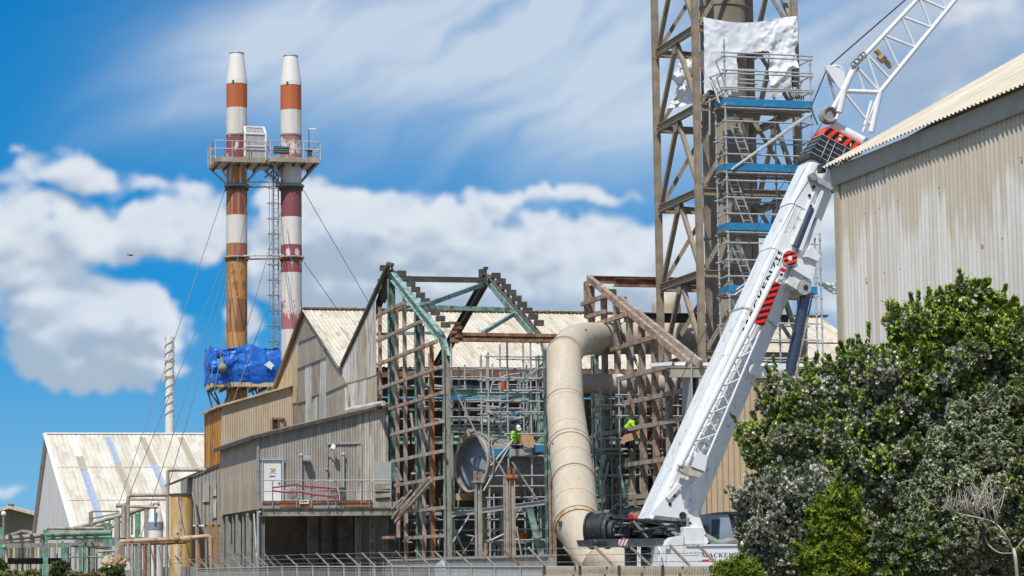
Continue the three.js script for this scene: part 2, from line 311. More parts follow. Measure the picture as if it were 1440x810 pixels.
// ---------------------------------------------------------------- ground
{
  const g = new MB().add(new THREE.PlaneGeometry(5000, 5000).rotateX(-Math.PI / 2).translate(20, 0, -100)).build('ground', M.ground, null);
  g.name = 'ground'; g.userData = { kind: 'structure', label: 'bare earth and gravel ground of the works yard' };
}
const XW = 25.73, X2 = 30.66, X3 = 35.9, ZR1 = -141.16, ZR2 = -118.3, ZV = -130.2, ZE = -106.2;

// ---------------------------------------------------------------- gabled hall (the roofed bay with its patched gable)
{
  const t = thing('gabled_hall', 'patched sheet-clad hall with two sawtooth gables and a long cream roof', 'industrial hall', V3(XW, 0, ZR1));
  const P = (Z, y, x = XW) => V3(x, y, Z);
  part(t, 'wall', M.panelA, (m) => {
    m.prism([P(-152.6, 0), P(-152.6, 12.35), P(ZR1, 16.55), P(ZV, 12.4), P(ZV, 0)], V3(.12, 0, 0));
  });
  part(t, 'wall', M.panelA, (m) => { m.span(V3(XW + .13, 0, -152.6), V3(58, 12.45, -152.4)); m.span(V3(58, 0, -152.6), V3(58.2, 12, -102.6)); });
  const sheetPx = (name, mat, pts, off) => part(t, name, mat, (m) => m.prism(pts.map(([x, y]) => onX(x, y, XW - off)), V3(.03, 0, 0)));
  sheetPx('wall_sheet', M.panelA, [[431, 443], [419, 480], [448, 468]], .05);
  sheetPx('wall_sheet', M.panelTan, [[419, 481], [417, 566], [384, 574], [386, 556]], .055);
  sheetPx('wall_sheet', M.panelB, [[418.5, 483], [447, 469.5], [455, 479], [457, 503], [418.5, 518]], .05);
  sheetPx('wall_sheet', M.panelA, [[418.3, 519], [428, 515.5], [428, 563], [418.3, 566]], .05);
  sheetPx('wall_sheet', M.panelC, [[428.6, 515], [437.5, 511.6], [437.5, 577], [429, 578]], .06);
  sheetPx('wall_sheet', M.panelA, [[438, 511], [450, 506.3], [450, 554], [438, 558]], .05);
  sheetPx('wall_sheet', M.panelC, [[450.6, 506], [458, 502.8], [458, 602], [448, 602], [449, 556]], .062);
  sheetPx('wall_sheet', M.panelB, [[458.3, 502.5], [465, 499.5], [487, 538], [458.3, 552]], .05);
  sheetPx('wall_sheet', M.panelB, [[458.3, 552.5], [487, 540], [488, 590], [458.3, 601]], .055);
  sheetPx('wall_sheet', M.panelA, [[418.3, 567], [428.6, 564], [428.6, 612], [418.3, 614]], .05);
  sheetPx('wall_sheet', M.panelC, [[429.2, 579], [446, 557], [446, 607], [429.2, 612]], .055);
  part(t, 'lap_rail', M.galvDark, (m) => { for (const [a, b, c, d] of [[418, 518.3, 458, 502.2], [458, 552.3, 488, 539], [418, 566.6, 429, 563.5], [419, 481.5, 449, 468.3]]) m.bar(onX(a, b, XW - .09), onX(c, d, XW - .09), .05, .06); });
  // what is left of the second gable: upright sheets in two rows, each its own
  const zs = [-130.1, -128.1, -126.0, -123.9, -121.35], rake = (Z) => 12.45 + (Z - ZV) / (ZR2 - ZV) * 3.95;
  const lap = (Z) => 11.6 + (Z + 130) * -.02;
  const mats = [M.panelC, M.paleSheet, M.panelB, M.paleSheet, M.paleSheet, M.panelC, M.paleSheet, M.panelB];
  for (let i = 0; i < 4; i++) {
    const a = zs[i], b = zs[i + 1] - .02;
    part(t, 'gable_sheet', mats[i], (m) => m.sheet(P(a, 0, XW - .02), EZ, b - a, UP, lap(a) - .05, (q) => rake(a + q), V3(-1, 0, 0), .25, .03));
    part(t, 'gable_sheet', mats[i + 4], (m) => m.sheet(P(a, 0, XW + .02), EZ, b - a, UP, 5, lap(a), V3(-1, 0, 0), .25, .03));
  }
  part(t, 'bargeboard', M.darkSteel, (m) => { m.bar(P(ZV, 12.62, XW - .05), P(ZR2 + .1, 16.62, XW - .05), .16, .2, EX); m.bar(P(-121.6, 15.1, XW + .35), P(ZR2, 16.2, XW + .35), .14, .24, EX); });
  part(t, 'bargeboard', M.rust, (m) => m.bar(P(-152.9, 12.3, XW - .1), P(ZR1, 16.7, XW - .1), .1, .14, EX));
  part(t, 'bargeboard', M.panelC, (m) => m.bar(P(ZV - .2, 12.5, XW - .12), P(ZR1, 16.72, XW - .12), .08, .2, EX));
  part(t, 'gutter_pipe', M.panelC, (m) => { m.tube(onX(488, 577, XW - .6), onX(539, 567, XW - .6), .13, 8); m.tube(onX(487, 545, XW - .2), onX(488, 578, XW - .2), .09, 8); });
  const L = Math.hypot(11, 4.2), sl = V3(0, -4.2, 11).normalize(), n = V3(0, 11, 4.2).normalize();
  part(t, 'roof', M.roofCream, (m) => m.sheet(V3(XW - .25, 16.75, ZR1), EX, 32, sl, .05, L + .1, n, .24, .045));
  part(t, 'roof', M.roofCream, (m) => m.sheet(V3(XW - .25, 16.75, ZR1), EX, 32, V3(0, -4.3, -11.6).normalize(), .05, 12.2, V3(0, 11, -4.2).normalize(), .24, .045));
  part(t, 'ridge_cap', M.paleSheet, (m) => { for (const s of [-1, 1]) m.bar(V3(XW - .3, 16.8, ZR1 + s * .17), V3(58, 16.8, ZR1 + s * .17), .38, .02, V3(0, 1, s * -.36)); });
  part(t, 'ridge_stud', M.rust, (m) => { for (let x = XW; x < 57; x += .48) m.box(x, 16.79, ZR1 + .34, .14, .1, .06); }).userData.kind = 'stuff';
  part(t, 'valley_gutter', M.rust, (m) => m.prism([V3(XW + .2, 11.95, ZV + .6), V3(58, 11.85, ZV + .6), V3(58, 12.5, ZV + .6), V3(33, 12.45, ZV + .6), V3(XW + .2, 12.15, ZV + .6)], V3(0, 0, .06)));
  part(t, 'valley_beam', M.darkSteel, (m) => m.ibeam(V3(XW + .2, 11.7, ZV + .4), V3(58, 11.65, ZV + .4), .3, .4, UP));
  for (let k = 0; k < 7; k++) part(t, 'cleat', k % 3 ? M.rust : M.panelC, (m) => m.box(26.6 + k * .93, 11.42, ZV + .75, .22, .2, .3));
  for (let k = 0; k < 6; k++) part(t, 'column', M.green, (m) => m.ibeam(V3(26.6 + k * 5, 0, ZV), V3(26.6 + k * 5, 11.5, ZV), .3, .32, EX));
  part(t, 'floor_beam', M.paleGreen, (m) => { m.ibeam(V3(XW + .3, 8.6, ZV + .2), V3(57, 8.6, ZV + .2), .25, .4, UP); m.ibeam(V3(XW + .3, 4.8, ZV + .2), V3(57, 4.8, ZV + .2), .25, .4, UP); });
}

// ---------------------------------------------------------------- stripped bay: green steel frames with their timber rails
{
  const t = thing('stripped_roof_frame', 'stripped gable bay of green steel rafters, columns and brown rails beside the scaffold', 'steel frame', V3(XW + 2, 0, ZE - 3));
  const F = (x, y) => onX(x, y, XW + .2), G = (x, y) => onX(x, y, XW - .02), Q = (x, y) => onX(x, y, X2), col = (p, mat, w, h) => part(t, 'column', mat, (m) => m.ibeam(V3(p.x, 0, p.z), p, w, h, EX));
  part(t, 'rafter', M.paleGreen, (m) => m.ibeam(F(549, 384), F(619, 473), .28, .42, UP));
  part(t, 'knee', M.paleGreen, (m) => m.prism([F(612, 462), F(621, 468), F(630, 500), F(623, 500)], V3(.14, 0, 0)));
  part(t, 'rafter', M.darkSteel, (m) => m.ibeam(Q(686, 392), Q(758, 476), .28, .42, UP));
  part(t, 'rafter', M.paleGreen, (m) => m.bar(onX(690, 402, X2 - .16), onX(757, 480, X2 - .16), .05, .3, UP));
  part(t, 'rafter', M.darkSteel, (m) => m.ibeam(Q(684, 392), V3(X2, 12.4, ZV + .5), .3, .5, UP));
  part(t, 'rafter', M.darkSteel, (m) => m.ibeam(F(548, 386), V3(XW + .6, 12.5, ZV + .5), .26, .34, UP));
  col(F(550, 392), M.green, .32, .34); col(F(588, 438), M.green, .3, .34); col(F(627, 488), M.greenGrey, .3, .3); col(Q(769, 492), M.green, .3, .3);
  part(t, 'knee', M.paleGreen, (m) => m.prism([Q(757, 472), Q(762, 474), Q(768, 505), Q(764, 505)], V3(.12, 0, 0)));
  const tie = (name, mat, p, q, w, h = w) => part(t, name, mat, (m) => m.bar(p, q, w, h, UP));
  tie('ridge_beam', M.darkSteel, F(557, 392), Q(684, 394), .2, .26);
  tie('brace', M.paleGreen, F(592, 431), Q(682, 399), .16, .22);
  tie('brace', M.paleGreen, F(600, 432), Q(722, 436), .14, .2);
  tie('brace', M.paleGreen, V3(27.3, 12.1, ZE), Q(725, 440), .14, .18);
  tie('brace', M.paleGreen, onX(531, 470, XW + .4), F(624, 468), .1, .14);
  tie('brace', M.paleGreen, onX(531, 441, XW + .4), F(604, 425), .1, .12);
  part(t, 'eave_beam', M.rust, (m) => { m.bar(V3(XW + .1, 12.02, ZE), V3(31.9, 12.0, ZE), .3, .14); m.bar(V3(XW + .1, 11.78, ZE), V3(31.8, 11.76, ZE), .3, .14); m.bar(V3(XW + .1, 11.9, ZE - .06), V3(31.8, 11.88, ZE - .06), .12, .4); });
  part(t, 'eave_cleat', M.rust, (m) => { for (let k = 0; k < 5; k++) m.box(XW + .25 + (k % 2) * .14, 11.7 + k * .2, ZE + .1, .34, .13, .34, [0, k * .5, .06 * (k - 2)]); m.box(31.9, 12.1, ZE, .3, .4, .36); });
  for (let k = 0; k < 10; k++) { const p = F(556, 388).lerp(F(617, 461), k / 9); part(t, 'purlin_cleat', M.darkSteel, (m) => m.box(p.x + .32, p.y + .14, p.z, .4, .24, .26)); }
  for (let k = 0; k < 9; k++) { const p = Q(692, 392).lerp(Q(752, 459), k / 8); part(t, 'purlin_cleat', M.darkSteel, (m) => m.box(p.x + .2, p.y + .16, p.z, .42, .26, .26)); }
  part(t, 'finial', M.darkSteel, (m) => { const p = F(551, 372); m.tube(F(551, 384), p, .06); m.box(p.x, p.y, p.z, .2, .14, .16); for (const [x, y] of [[541, 377], [547, 379], [545, 391], [552, 383], [538, 396], [533, 409]]) { const q = F(x, y); m.box(q.x - .1, q.y, q.z, .26, .26, .3); } });
  part(t, 'finial', M.darkSteel, (m) => { const p = Q(683, 377); m.tube(Q(683, 390), p, .06); m.box(p.x, p.y, p.z, .22, .12, .16); const q = Q(678, 385); m.box(q.x, q.y, q.z, .3, .45, .3); });
  for (const [a, b, c, d] of [[531, 443, 568, 427], [531, 478.5, 592, 453], [531, 511, 614, 482], [531, 546.5, 621, 517], [548, 574, 622, 553], [550, 609, 623, 595], [551, 649, 624, 634], [556, 681, 623, 673], [568, 720, 623, 714], [571, 757, 623, 753]])
    part(t, 'girt', b > 600 ? M.timberGrey : M.timber, (m) => { const p = G(a, b), q = G(c, d); p.y = q.y = (p.y + q.y) / 2; m.bar(p, q, .15, .15); });
  for (const [x, top, bot] of [[534, 432, 578], [557.5, 428, 756], [568.5, 418, 800], [594, 458, 800], [607, 486, 800]])
    part(t, 'stud', x === 607 ? M.rustOrange : M.timber, (m) => { const p = onX(x, top, XW + .17), q = onX(x, Math.min(bot, 780), XW + .17); m.bar(V3(p.x, Math.max(bot >= 800 ? 0 : q.y, 0), p.z), p, .2, .16, EX); });
  part(t, 'stud', M.timber, (m) => { const p = onX(545, 756, XW - .3); m.box(p.x, p.y, p.z, .5, .14, 1.1); });
  for (const [a, b, c, d] of [[552, 729, 604, 672], [556, 734, 607, 676]]) part(t, 'loose_timber', M.timberGrey, (m) => m.bar(onX(a, b, XW - .45), onX(c, d, XW - .12), .12, .12));
  for (let k = 0; k < 5; k++) part(t, 'loose_timber', M.timberGrey, (m) => { const p = onX(551 + k * 2.5, 716 + (k % 3) * 9, XW - .5 - k * .05); m.bar(p, p.clone().add(V3(.25, .5 + .1 * k, 1.3 + .2 * k)), .07, .09); });
}
// cut-off posts along the eave line
for (const [x, y, mat, cap, label] of [[672, 678, M.concrete, M.timber, 'grey post with a brown cap cut off below the round vessel opening'], [719, 672, M.timberGrey, M.rustOrange, 'paired grey post with an orange rusted cap under the blue deck'], [776, 666, M.timber, M.timber, 'plain brown post beside the big beige duct']]) {
  const p = onZ(x, y, ZE), t = thing('cut_post', label, 'post', V3(p.x, 0, ZE), 'cut-off posts in the stripped bay');
  part(t, 'shaft', mat, (m) => { m.ibeam(V3(p.x, 0, ZE), V3(p.x, p.y, ZE), .28, .26, EX); if (x === 719) m.ibeam(V3(p.x - .26, 0, ZE), V3(p.x - .26, p.y + .1, ZE), .16, .2, EX); });
  if (x !== 776) part(t, 'cap', cap, (m) => { m.box(p.x, p.y + .02, ZE, .5, .08, .4); m.box(p.x - .12, p.y + .26, ZE, .08, .44, .3); m.box(p.x + .12, p.y + .24, ZE, .06, .4, .3); });
}

// ---------------------------------------------------------------- right-hand timber frame (half gable)
{
  const t = thing('timber_gable_frame', 'half gable of brown timber studs and rails left standing behind the crane boom', 'timber frame', V3(X3, 0, -108));
  const F = (x, y, o = 0) => onX(x, y, X3 + o);
  part(t, 'rafter', M.timber, (m) => m.bar(F(828, 391), F(972, 512), .3, .24, EX));
  part(t, 'rafter', M.timberGrey, (m) => m.bar(F(872, 421, .12), F(986, 512, .12), .34, .16, EX));
  part(t, 'ridge_beam', M.rust, (m) => m.ibeam(F(829, 393), F(829, 393).add(V3(9, 0, 0)), .26, .36, UP));
  const post = (x, y0, y1, w, mat = M.timber, o = .1) => part(t, 'stud', mat, (m) => { const p = F(x, y0, o), q = F(x, y1, o); m.bar(V3(p.x, y1 > 785 ? 0 : q.y, p.z), p, w, .36, EZ); });
  post(824.5, 396, 447, .2); post(831, 402, 460, .28); 
  for (const [x, y0, y1] of [[849, 416, 760], [867, 430, 760], [885, 446, 760], [902, 458, 760], [920, 474, 748], [939, 486, 735]]) post(x, y0, y1, .24, x % 2 ? M.timberGrey : M.timber);
  for (const [a, b, c, d] of [[818, 428, 851, 416], [826, 446, 850, 438], [840, 456, 881, 442], [838, 499, 922, 473], [834, 542, 959, 511], [834, 577, 960, 550], [834, 613, 962, 589], [835, 661, 945, 644], [842, 704, 925, 696], [862, 712, 915, 704]])
    part(t, 'girt', b < 500 ? M.timber : M.timberGrey, (m) => { const p = F(a, b, -.14), q = F(c, d, -.14); p.y = q.y = (p.y + q.y) / 2; m.bar(p, q, .18, .2); });
  for (const [a, b, c, d] of [[858, 408, 890, 530], [876, 470, 900, 520]]) part(t, 'brace', M.greenGrey, (m) => m.bar(F(a, b, .5), F(c, d, .5), .1, .12));
  for (const [x, y] of [[859, 414], [873, 425]]) part(t, 'purlin_cleat', M.darkSteel, (m) => { const p = F(x, y, .4); m.box(p.x, p.y, p.z, .5, .5, .3); });
  for (const [x, y0] of [[836, 500], [842, 590]]) part(t, 'column', M.green, (m) => { const p = F(x, y0, .4); m.ibeam(V3(p.x, 0, p.z), p, .3, .34, EX); });
  part(t, 'sill_rail', M.concrete, (m) => { const p = F(842, 726), q = F(930, 716); m.bar(p, V3(p.x, p.y, q.z), .25, .5); });
  for (const [x, w] of [[850, .3], [855, .25], [892, .15], [900, .15], [908, .15]]) part(t, 'stub', M.concrete, (m) => { const p = F(x, 716); m.box(p.x - .1, p.y - .8, p.z, .3, 1.3, w); });
}

// ---------------------------------------------------------------- beige sheet building behind the crane
{
  const t = thing('beige_sheet_building', 'long beige ribbed-sheet building wall behind the white crane boom', 'industrial building', V3(42, 0, -104));
  part(t, 'wall', M.beigeSheet, (m) => m.sheet(V3(36.15, 0, -102.5), EX, 14, UP, 0, 10, EZ, .27, .085, true));
  part(t, 'wall', M.beigeSheet, (m) => m.span(V3(36.15, 0, -102.6), V3(50, 9.9, -102.52)));
  part(t, 'parapet', M.fenceSheet, (m) => { m.box(43, 10.1, -102.42, 16.6, .42, .22); m.box(43, 10.33, -102.45, 16.8, .05, .36); });
  part(t, 'roof', M.whiteClean, (m) => m.sheet(V3(34.8, 10.42, -102.5), EX, 15.5, V3(0, .06, -1).normalize(), 0, 3.2, UP, .62, .16, true));
  part(t, 'corner_trim', M.fenceSheet, (m) => m.box(36.1, 5, -102.45, .22, 9.8, .22));
  part(t, 'end_sheet', M.greyPaint, (m) => m.prism([[958, 516], [972, 512], [973, 560], [969, 606], [960, 612]].map(([x, y]) => onX(x, y, X3 - .3)), V3(.04, 0, 0)), 'pale grey end sheet');
  part(t, 'end_sheet', M.panelB, (m) => m.span(V3(35.95, 4.5, -103.9), V3(36.0, 10, -102.6)));
  // the roof that still stands farther along, above the beige wall
  const p = onZ(1144, 398, ZR2), L = 15.6, sl = V3(0, -5.3, 15.5).normalize();
  part(t, 'far_roof', M.roofCream, (m) => m.sheet(V3(p.x, p.y, ZR2), EX, 9, sl, 0, L, V3(0, 15.5, 5.3).normalize(), .24, .045));
  
}

// ---------------------------------------------------------------- grey annex on posts
const ZF = -118.66, XA = 19.29;
{
  const t = thing('grey_annex', 'grey corrugated annex raised on posts with a white door and a railed deck', 'annex', V3(22.5, 0, -124.8));
  const roofY = (x) => 8.2 + (x - XA) / (XW - XA) * 1.52, e = EX;
  part(t, 'wall', M.greySheet, (m) => m.sheet(V3(XA, 0, ZF), e, XW - XA - .05, UP, 4.7, (q) => roofY(XA + q) - .05, EZ, .13, .03));
  part(t, 'wall', M.panelB, (m) => m.sheet(V3(XA, 0, -130.9), EZ, 12.24, UP, 4.7, 8.2, V3(-1, 0, 0), .26, .03));
  part(t, 'wall', M.panelA, (m) => m.span(V3(XA + .1, 4.6, -131), V3(XW, 8.2, -130.9)));
  part(t, 'roof', M.panelB, (m) => m.prism([V3(XA - .3, roofY(XA) - .05, ZF + .25), V3(XW - .05, roofY(XW) + .02, ZF + .25), V3(XW - .05, roofY(XW) + .12, ZF + .25), V3(XA - .3, roofY(XA) + .05, ZF + .25)], V3(0, 0, -12.5)));
  part(t, 'fascia', M.darkSteel, (m) => m.bar(V3(XA - .32, roofY(XA) - .08, ZF + .28), V3(XW - .05, roofY(XW) - .02, ZF + .28), .04, .16));
  part(t, 'fascia', M.darkSteel, (m) => m.bar(V3(XA - .33, 8.1, ZF + .25), V3(XA - .33, 8.1, -131.1), .04, .2));
  part(t, 'corner_trim', M.galvDark, (m) => m.box(XA - .02, 6.4, ZF + .04, .12, 3.5, .12)); part(t, 'corner_trim', M.galvDark, (m) => m.box(XW - .12, 7.1, ZF + .06, .1, 4.9, .1));
  part(t, 'wall_sheet', M.paleSheet, (m) => m.sheet(V3(24.15, 0, ZF + .03), e, 1.45, UP, 4.9, (q) => roofY(24.15 + q) - .1, EZ, .13, .03));
  // frame of a blocked opening
  part(t, 'opening_frame', M.galv, (m) => { const a = onZ(460, 624, ZF + .06), b = onZ(508, 623, ZF + .06); m.bar(a, b, .06, .08); m.bar(b, V3(b.x, 5, b.z), .06, .08); m.bar(a, V3(a.x, 5, a.z), .05, .06); });
  // the door
  const d0 = onZ(370.5, 706, ZF + .08), d1 = onZ(395, 648, ZF + .08);
  const dr = part(t, 'door', M.whiteClean, (m) => m.span(V3(d0.x, 5.0, ZF + .05), V3(d1.x, d1.y, ZF + .1)));
  part(t, 'door_frame', M.greyPaint, (m) => { m.box((d0.x + d1.x) / 2, d1.y + .06, ZF + .1, d1.x - d0.x + .3, .08, .16); m.box(d1.x + .08, (5 + d1.y) / 2, ZF + .1, .1, d1.y - 5, .14); m.box(d0.x - .06, (5 + d1.y) / 2, ZF + .1, .06, d1.y - 5, .12); });
  part(dr, 'handle', M.steelDark, (m) => m.box(d1.x - .1, 5.95, ZF + .13, .1, .03, .05));
  decal(dr, 'notice', [onZ(378.5, 665.5, ZF + .11), onZ(388.5, 665.5, ZF + .11), onZ(388.5, 657.5, ZF + .11), onZ(378.5, 657.5, ZF + .11)], canvasTex(64, 64, (x) => {
    x.fillStyle = '#f2efe8'; x.fillRect(0, 0, 64, 64); x.fillStyle = '#d9b43a'; x.fillRect(4, 4, 56, 26); x.fillStyle = '#b04a3c'; x.fillRect(20, 32, 40, 10); x.fillStyle = '#8a3f6a'; x.fillRect(8, 44, 36, 6); x.fillStyle = '#7a7a86'; for (let k = 0; k < 3; k++) x.fillRect(8, 52 + k * 4, 44, 2);
  }));
  decal(dr, 'door_tag', [onZ(379, 670.5, ZF + .11), onZ(387, 670.5, ZF + .11), onZ(387, 669, ZF + .11), onZ(379, 669, ZF + .11)], canvasTex(32, 8, (x) => { x.fillStyle = '#55555f'; x.fillRect(0, 0, 32, 8); }));
  // deck and railing
  const zd = ZF + 1.3;
  part(t, 'deck', M.concrete, (m) => m.span(V3(XA, 4.72, ZF - 12.2), V3(26.1, 4.98, zd)));
  part(t, 'deck_edge', M.rust, (m) => m.span(V3(XA, 4.92, zd), V3(24.6, 5.06, zd + .05)));
  part(t, 'deck_edge', M.greenGrey, (m) => m.ibeam(V3(XA, 4.52, zd - .1), V3(26.1, 4.52, zd - .1), .2, .38, UP));
  part(t, 'deck_plate', M.rustOrange, (m) => m.span(V3(20.1, 4.74, zd + .002), V3(21.7, 4.9, zd + .03))); part(t, 'deck_plate', M.rustOrange, (m) => m.span(V3(23.2, 4.74, zd + .002), V3(24.6, 4.84, zd + .03)));
  const px2x = (x) => onZ(x, 690, zd).x;
  for (const x of [366, 383, 417, 438, 461, 472, 508, 519, 550]) part(t, 'railing_post', M.galvDark, (m) => { const X = px2x(x); m.tube(V3(X, 4.7, zd + .06), V3(X, 6.02, zd + .06), .03); });
  part(t, 'railing', M.galv, (m) => { for (const y of [5.5, 6.02]) m.tube(V3(px2x(366), y, zd + .06), V3(px2x(550), y, zd + .06), .025); for (const [a, b] of [[441, 463], [463, 516], [520, 549]]) m.path([V3(px2x(a), 5.1, zd + .1), V3(px2x(a), 5.85, zd + .1), V3(px2x(a + 3), 6.0, zd + .1), V3(px2x(b - 3), 6.0, zd + .1), V3(px2x(b), 5.85, zd + .1), V3(px2x(b), 5.1, zd + .1)], .03, 6, .2, 24); });
  decal(t, 'deck_sign', [onZ(421, 708.5, zd + .1), onZ(434, 708.5, zd + .1), onZ(434, 703, zd + .1), onZ(421, 703, zd + .1)], canvasTex(64, 32, (x) => { x.fillStyle = '#dcdcd6'; x.fillRect(0, 0, 64, 32); x.fillStyle = '#222'; x.fillRect(8, 8, 10, 14); x.fillRect(22, 6, 8, 18); x.fillRect(34, 8, 18, 12); }));
  // posts below
  for (let k = 0; k < 8; k++) part(t, 'post', k % 2 ? M.greenGrey : M.galvDark, (m) => { const Z = -130.6 + k * 1.68; m.box(XA + .1, 2.3, Z, k % 2 ? .2 : .1, 4.6, k % 2 ? .55 : .14); });
  for (const x of [368, 503, 523, 541]) part(t, 'post', M.greenGrey, (m) => { const X = onZ(x, 740, ZF).x; m.ibeam(V3(X, 0, ZF), V3(X, 4.5, ZF), .24, .24, EX); });
  for (const [x, w] of [[440, .5], [458, .6], [485, .8]]) part(t, 'inner_wall', M.concrete, (m) => { const X = onZ(x, 740, -127).x; m.box(X, 2.3, -127, w, 4.6, .4); });
  part(t, 'back_wall', M.panelA, (m) => { m.span(V3(XA, 0, -131), V3(XW, 4.6, -130.8)); m.span(V3(XW - .1, 0, -130.8), V3(XW - .02, 4.6, ZF)); });
  part(t, 'brace', M.galv, (m) => { m.tube(V3(XA + .05, 4.5, ZF - 1.5), V3(XA + .05, .8, ZF - .2), .04); m.tube(V3(XA + .05, 4.5, ZF - .2), V3(XA + .05, .8, ZF - 1.5), .04); m.tube(V3(XA - .05, 4.6, ZF + .3), V3(XA - .05, 0, ZF + .3), .07); m.tube(V3(XA - .05, 4.5, ZF + .3), V3(XA + .5, 4.75, ZF + .3), .07); });
}
const zf = ZF + .1;
// fittings on the annex wall
for (const [x, y0, label] of [[423.5, 640, 'grey downpipe on the annex wall beside the box lamp'], [483, 639, 'grey downpipe on the annex wall right of the floodlight']]) { const t = thing('wall_pipe', label, 'pipe', onZ(x, 705, zf)); part(t, 'pipe', M.galv, (m) => { m.tube(onZ(x, 705, zf + .06), onZ(x, y0, zf + .06), .055, 8); m.ball(onZ(x, y0, zf + .06), .1); }); for (const y of [655, 685]) part(t, 'bracket', M.galvDark, (m) => { const p = onZ(x, y, zf); m.box(p.x, p.y, p.z, .18, .05, .1); }); }
{ const p = onZ(431, 644.5, zf + .14), t = thing('box_lamp', 'grey box lamp jutting from the corrugated annex wall', 'lamp', p); part(t, 'housing', M.greyPaint, (m) => m.rbox(p.x, p.y, p.z + .06, .34, .24, .36, .03)); part(t, 'shade', M.galvDark, (m) => m.box(p.x, p.y - .14, p.z + .1, .3, .03, .3)); }
{ const p = onZ(468.5, 629, zf + .35), t = thing('floodlight', 'white floodlight on a bent grey arm above the annex deck', 'floodlight', p); part(t, 'head', M.whiteClean, (m) => m.rbox(p.x, p.y, p.z, .2, .3, .14, .04, [-.5, .3, -.4])); part(t, 'arm', M.galv, (m) => m.path([onZ(460, 704, zf), onZ(460, 660, zf), onZ(460.5, 640, zf), onZ(462, 634, zf + .1), onZ(467, 631, zf + .3)], .035, 6, .3)); part(t, 'joint', M.galvDark, (m) => m.ball(onZ(460, 660, zf + .02), .09)); }
{ const t = thing('barrier_tape', 'red barrier tape strung slack along the annex deck railing', 'barrier tape', onZ(383, 690, ZF + 1.42)); const z = ZF + 1.44; part(t, 'tape', M.redDark, (m) => { const L = [[383, 686], [417, 681.5], [422, 683.5], [440, 685], [462, 686.5], [473, 687]], K = [[383, 690], [400, 692.5], [420, 692], [440, 696], [462, 698], [474, 700]]; for (const l of [L, K]) for (let i = 0; i + 1 < l.length; i++) m.bar(onZ(...l[i], z), onZ(...l[i + 1], z), .015, .075); }); part(t, 'tape_end', M.red, (m) => m.bar(onZ(473, 686, z), onZ(476, 706, z), .02, .1)); part(t, 'tape_end', M.whiteClean, (m) => m.bar(onZ(475.5, 686, z + .03), onZ(478, 704, z + .03), .02, .07)); }
for (const [x, label] of [[410, 'grey air conditioning unit on the deck beside the white door'], [467, 'grey air conditioning unit on the deck under the floodlight'], [479, 'dark grey cabinet on the deck at the end of the red tape']]) { const p = onZ(x, 696, ZF + .5), t = thing('deck_unit', label, 'air conditioner', V3(p.x, 5, ZF + .5)); part(t, 'casing', x > 475 ? M.steelDark : M.galv, (m) => m.rbox(p.x, 5.36, ZF + .5, x > 475 ? .35 : .6, .7, .3, .03)); part(t, 'fan_grille', M.galvDark, (m) => { for (let k = 1; k < 4; k++) m.add(new THREE.TorusGeometry(.07 * k, .012, 4, 16).translate(p.x, 5.38, ZF + .665)); }); }
{ const a = onX(528, 649, XW - .35), b = onX(548, 704, XW - .35); const t = thing('flat_sheet_cover', 'blue-grey flat panel above slotted vents at the right end of the deck', 'panel', b); part(t, 'sheet', M.greyPaint, (m) => m.prism([onZ(527, 649, ZF + .3), onZ(550, 649, ZF + .3), onZ(550, 681, ZF + .3), onZ(527, 681, ZF + .3)], V3(0, 0, .05))); part(t, 'base_sheet', M.concrete, (m) => m.prism([onZ(527, 681.4, ZF + .3), onZ(550, 681.4, ZF + .3), onZ(550, 705, ZF + .3), onZ(527, 705, ZF + .3)], V3(0, 0, .04))); for (const y of [690, 701.5]) part(t, 'vent_slot', M.black, (m) => m.bar(onZ(528, y + 1, ZF + .36), onZ(549, y - 1, ZF + .36), .04, .12)); }

// ---------------------------------------------------------------- rusted lean-to left of the gable, the low annex and the rusted tank
{
  const Z = -145.4, x0 = 21.5, t = thing('rusted_lean_to', 'tan sheet lean-to with an orange rusted end and a small window', 'lean-to', V3(23.5, 0, -147));
  const ry = (x) => 11.4 + (x - x0) / 4.1 * 1.2;
  part(t, 'wall', M.leanTan, (m) => m.sheet(V3(x0, 0, Z), EX, 4.2, UP, 0, (q) => ry(x0 + q), EZ, .14, .025));
  const zb = onX(288, 660, x0).z;
  part(t, 'end_wall', M.orangeRust, (m) => m.sheet(V3(x0, 0, zb), EZ, Z - zb, UP, 0, 11.35, V3(-1, 0, 0), .8, .06));
  part(t, 'roof', M.panelTan, (m) => m.prism([V3(x0 - .3, ry(x0) - .08, Z + .3), V3(25.7, ry(25.7), Z + .3), V3(25.7, ry(25.7) + .1, Z + .3), V3(x0 - .3, ry(x0) + .04, Z + .3)], V3(0, 0, zb - Z - .6)));
  const w0 = onZ(383, 604, Z + .08), w1 = onZ(400, 590, Z + .08);
  const w = part(t, 'window', M.rust, (m) => { m.box((w0.x + w1.x) / 2, w1.y + .06, Z + .1, .75, .12, .12); m.box((w0.x + w1.x) / 2, w0.y - .06, Z + .1, .75, .1, .12); for (const x of [w0.x, (w0.x + w1.x) / 2, w1.x]) m.box(x, (w0.y + w1.y) / 2, Z + .1, .08, w1.y - w0.y, .1); });
  part(w, 'pane', M.black, (m) => m.span(V3(w0.x, w0.y, Z + .05), V3((w0.x + w1.x) / 2, w1.y, Z + .07)));
  part(w, 'pane', M.greenGrey, (m) => m.span(V3((w0.x + w1.x) / 2, w0.y, Z + .05), V3(w1.x, w1.y, Z + .07)));
}
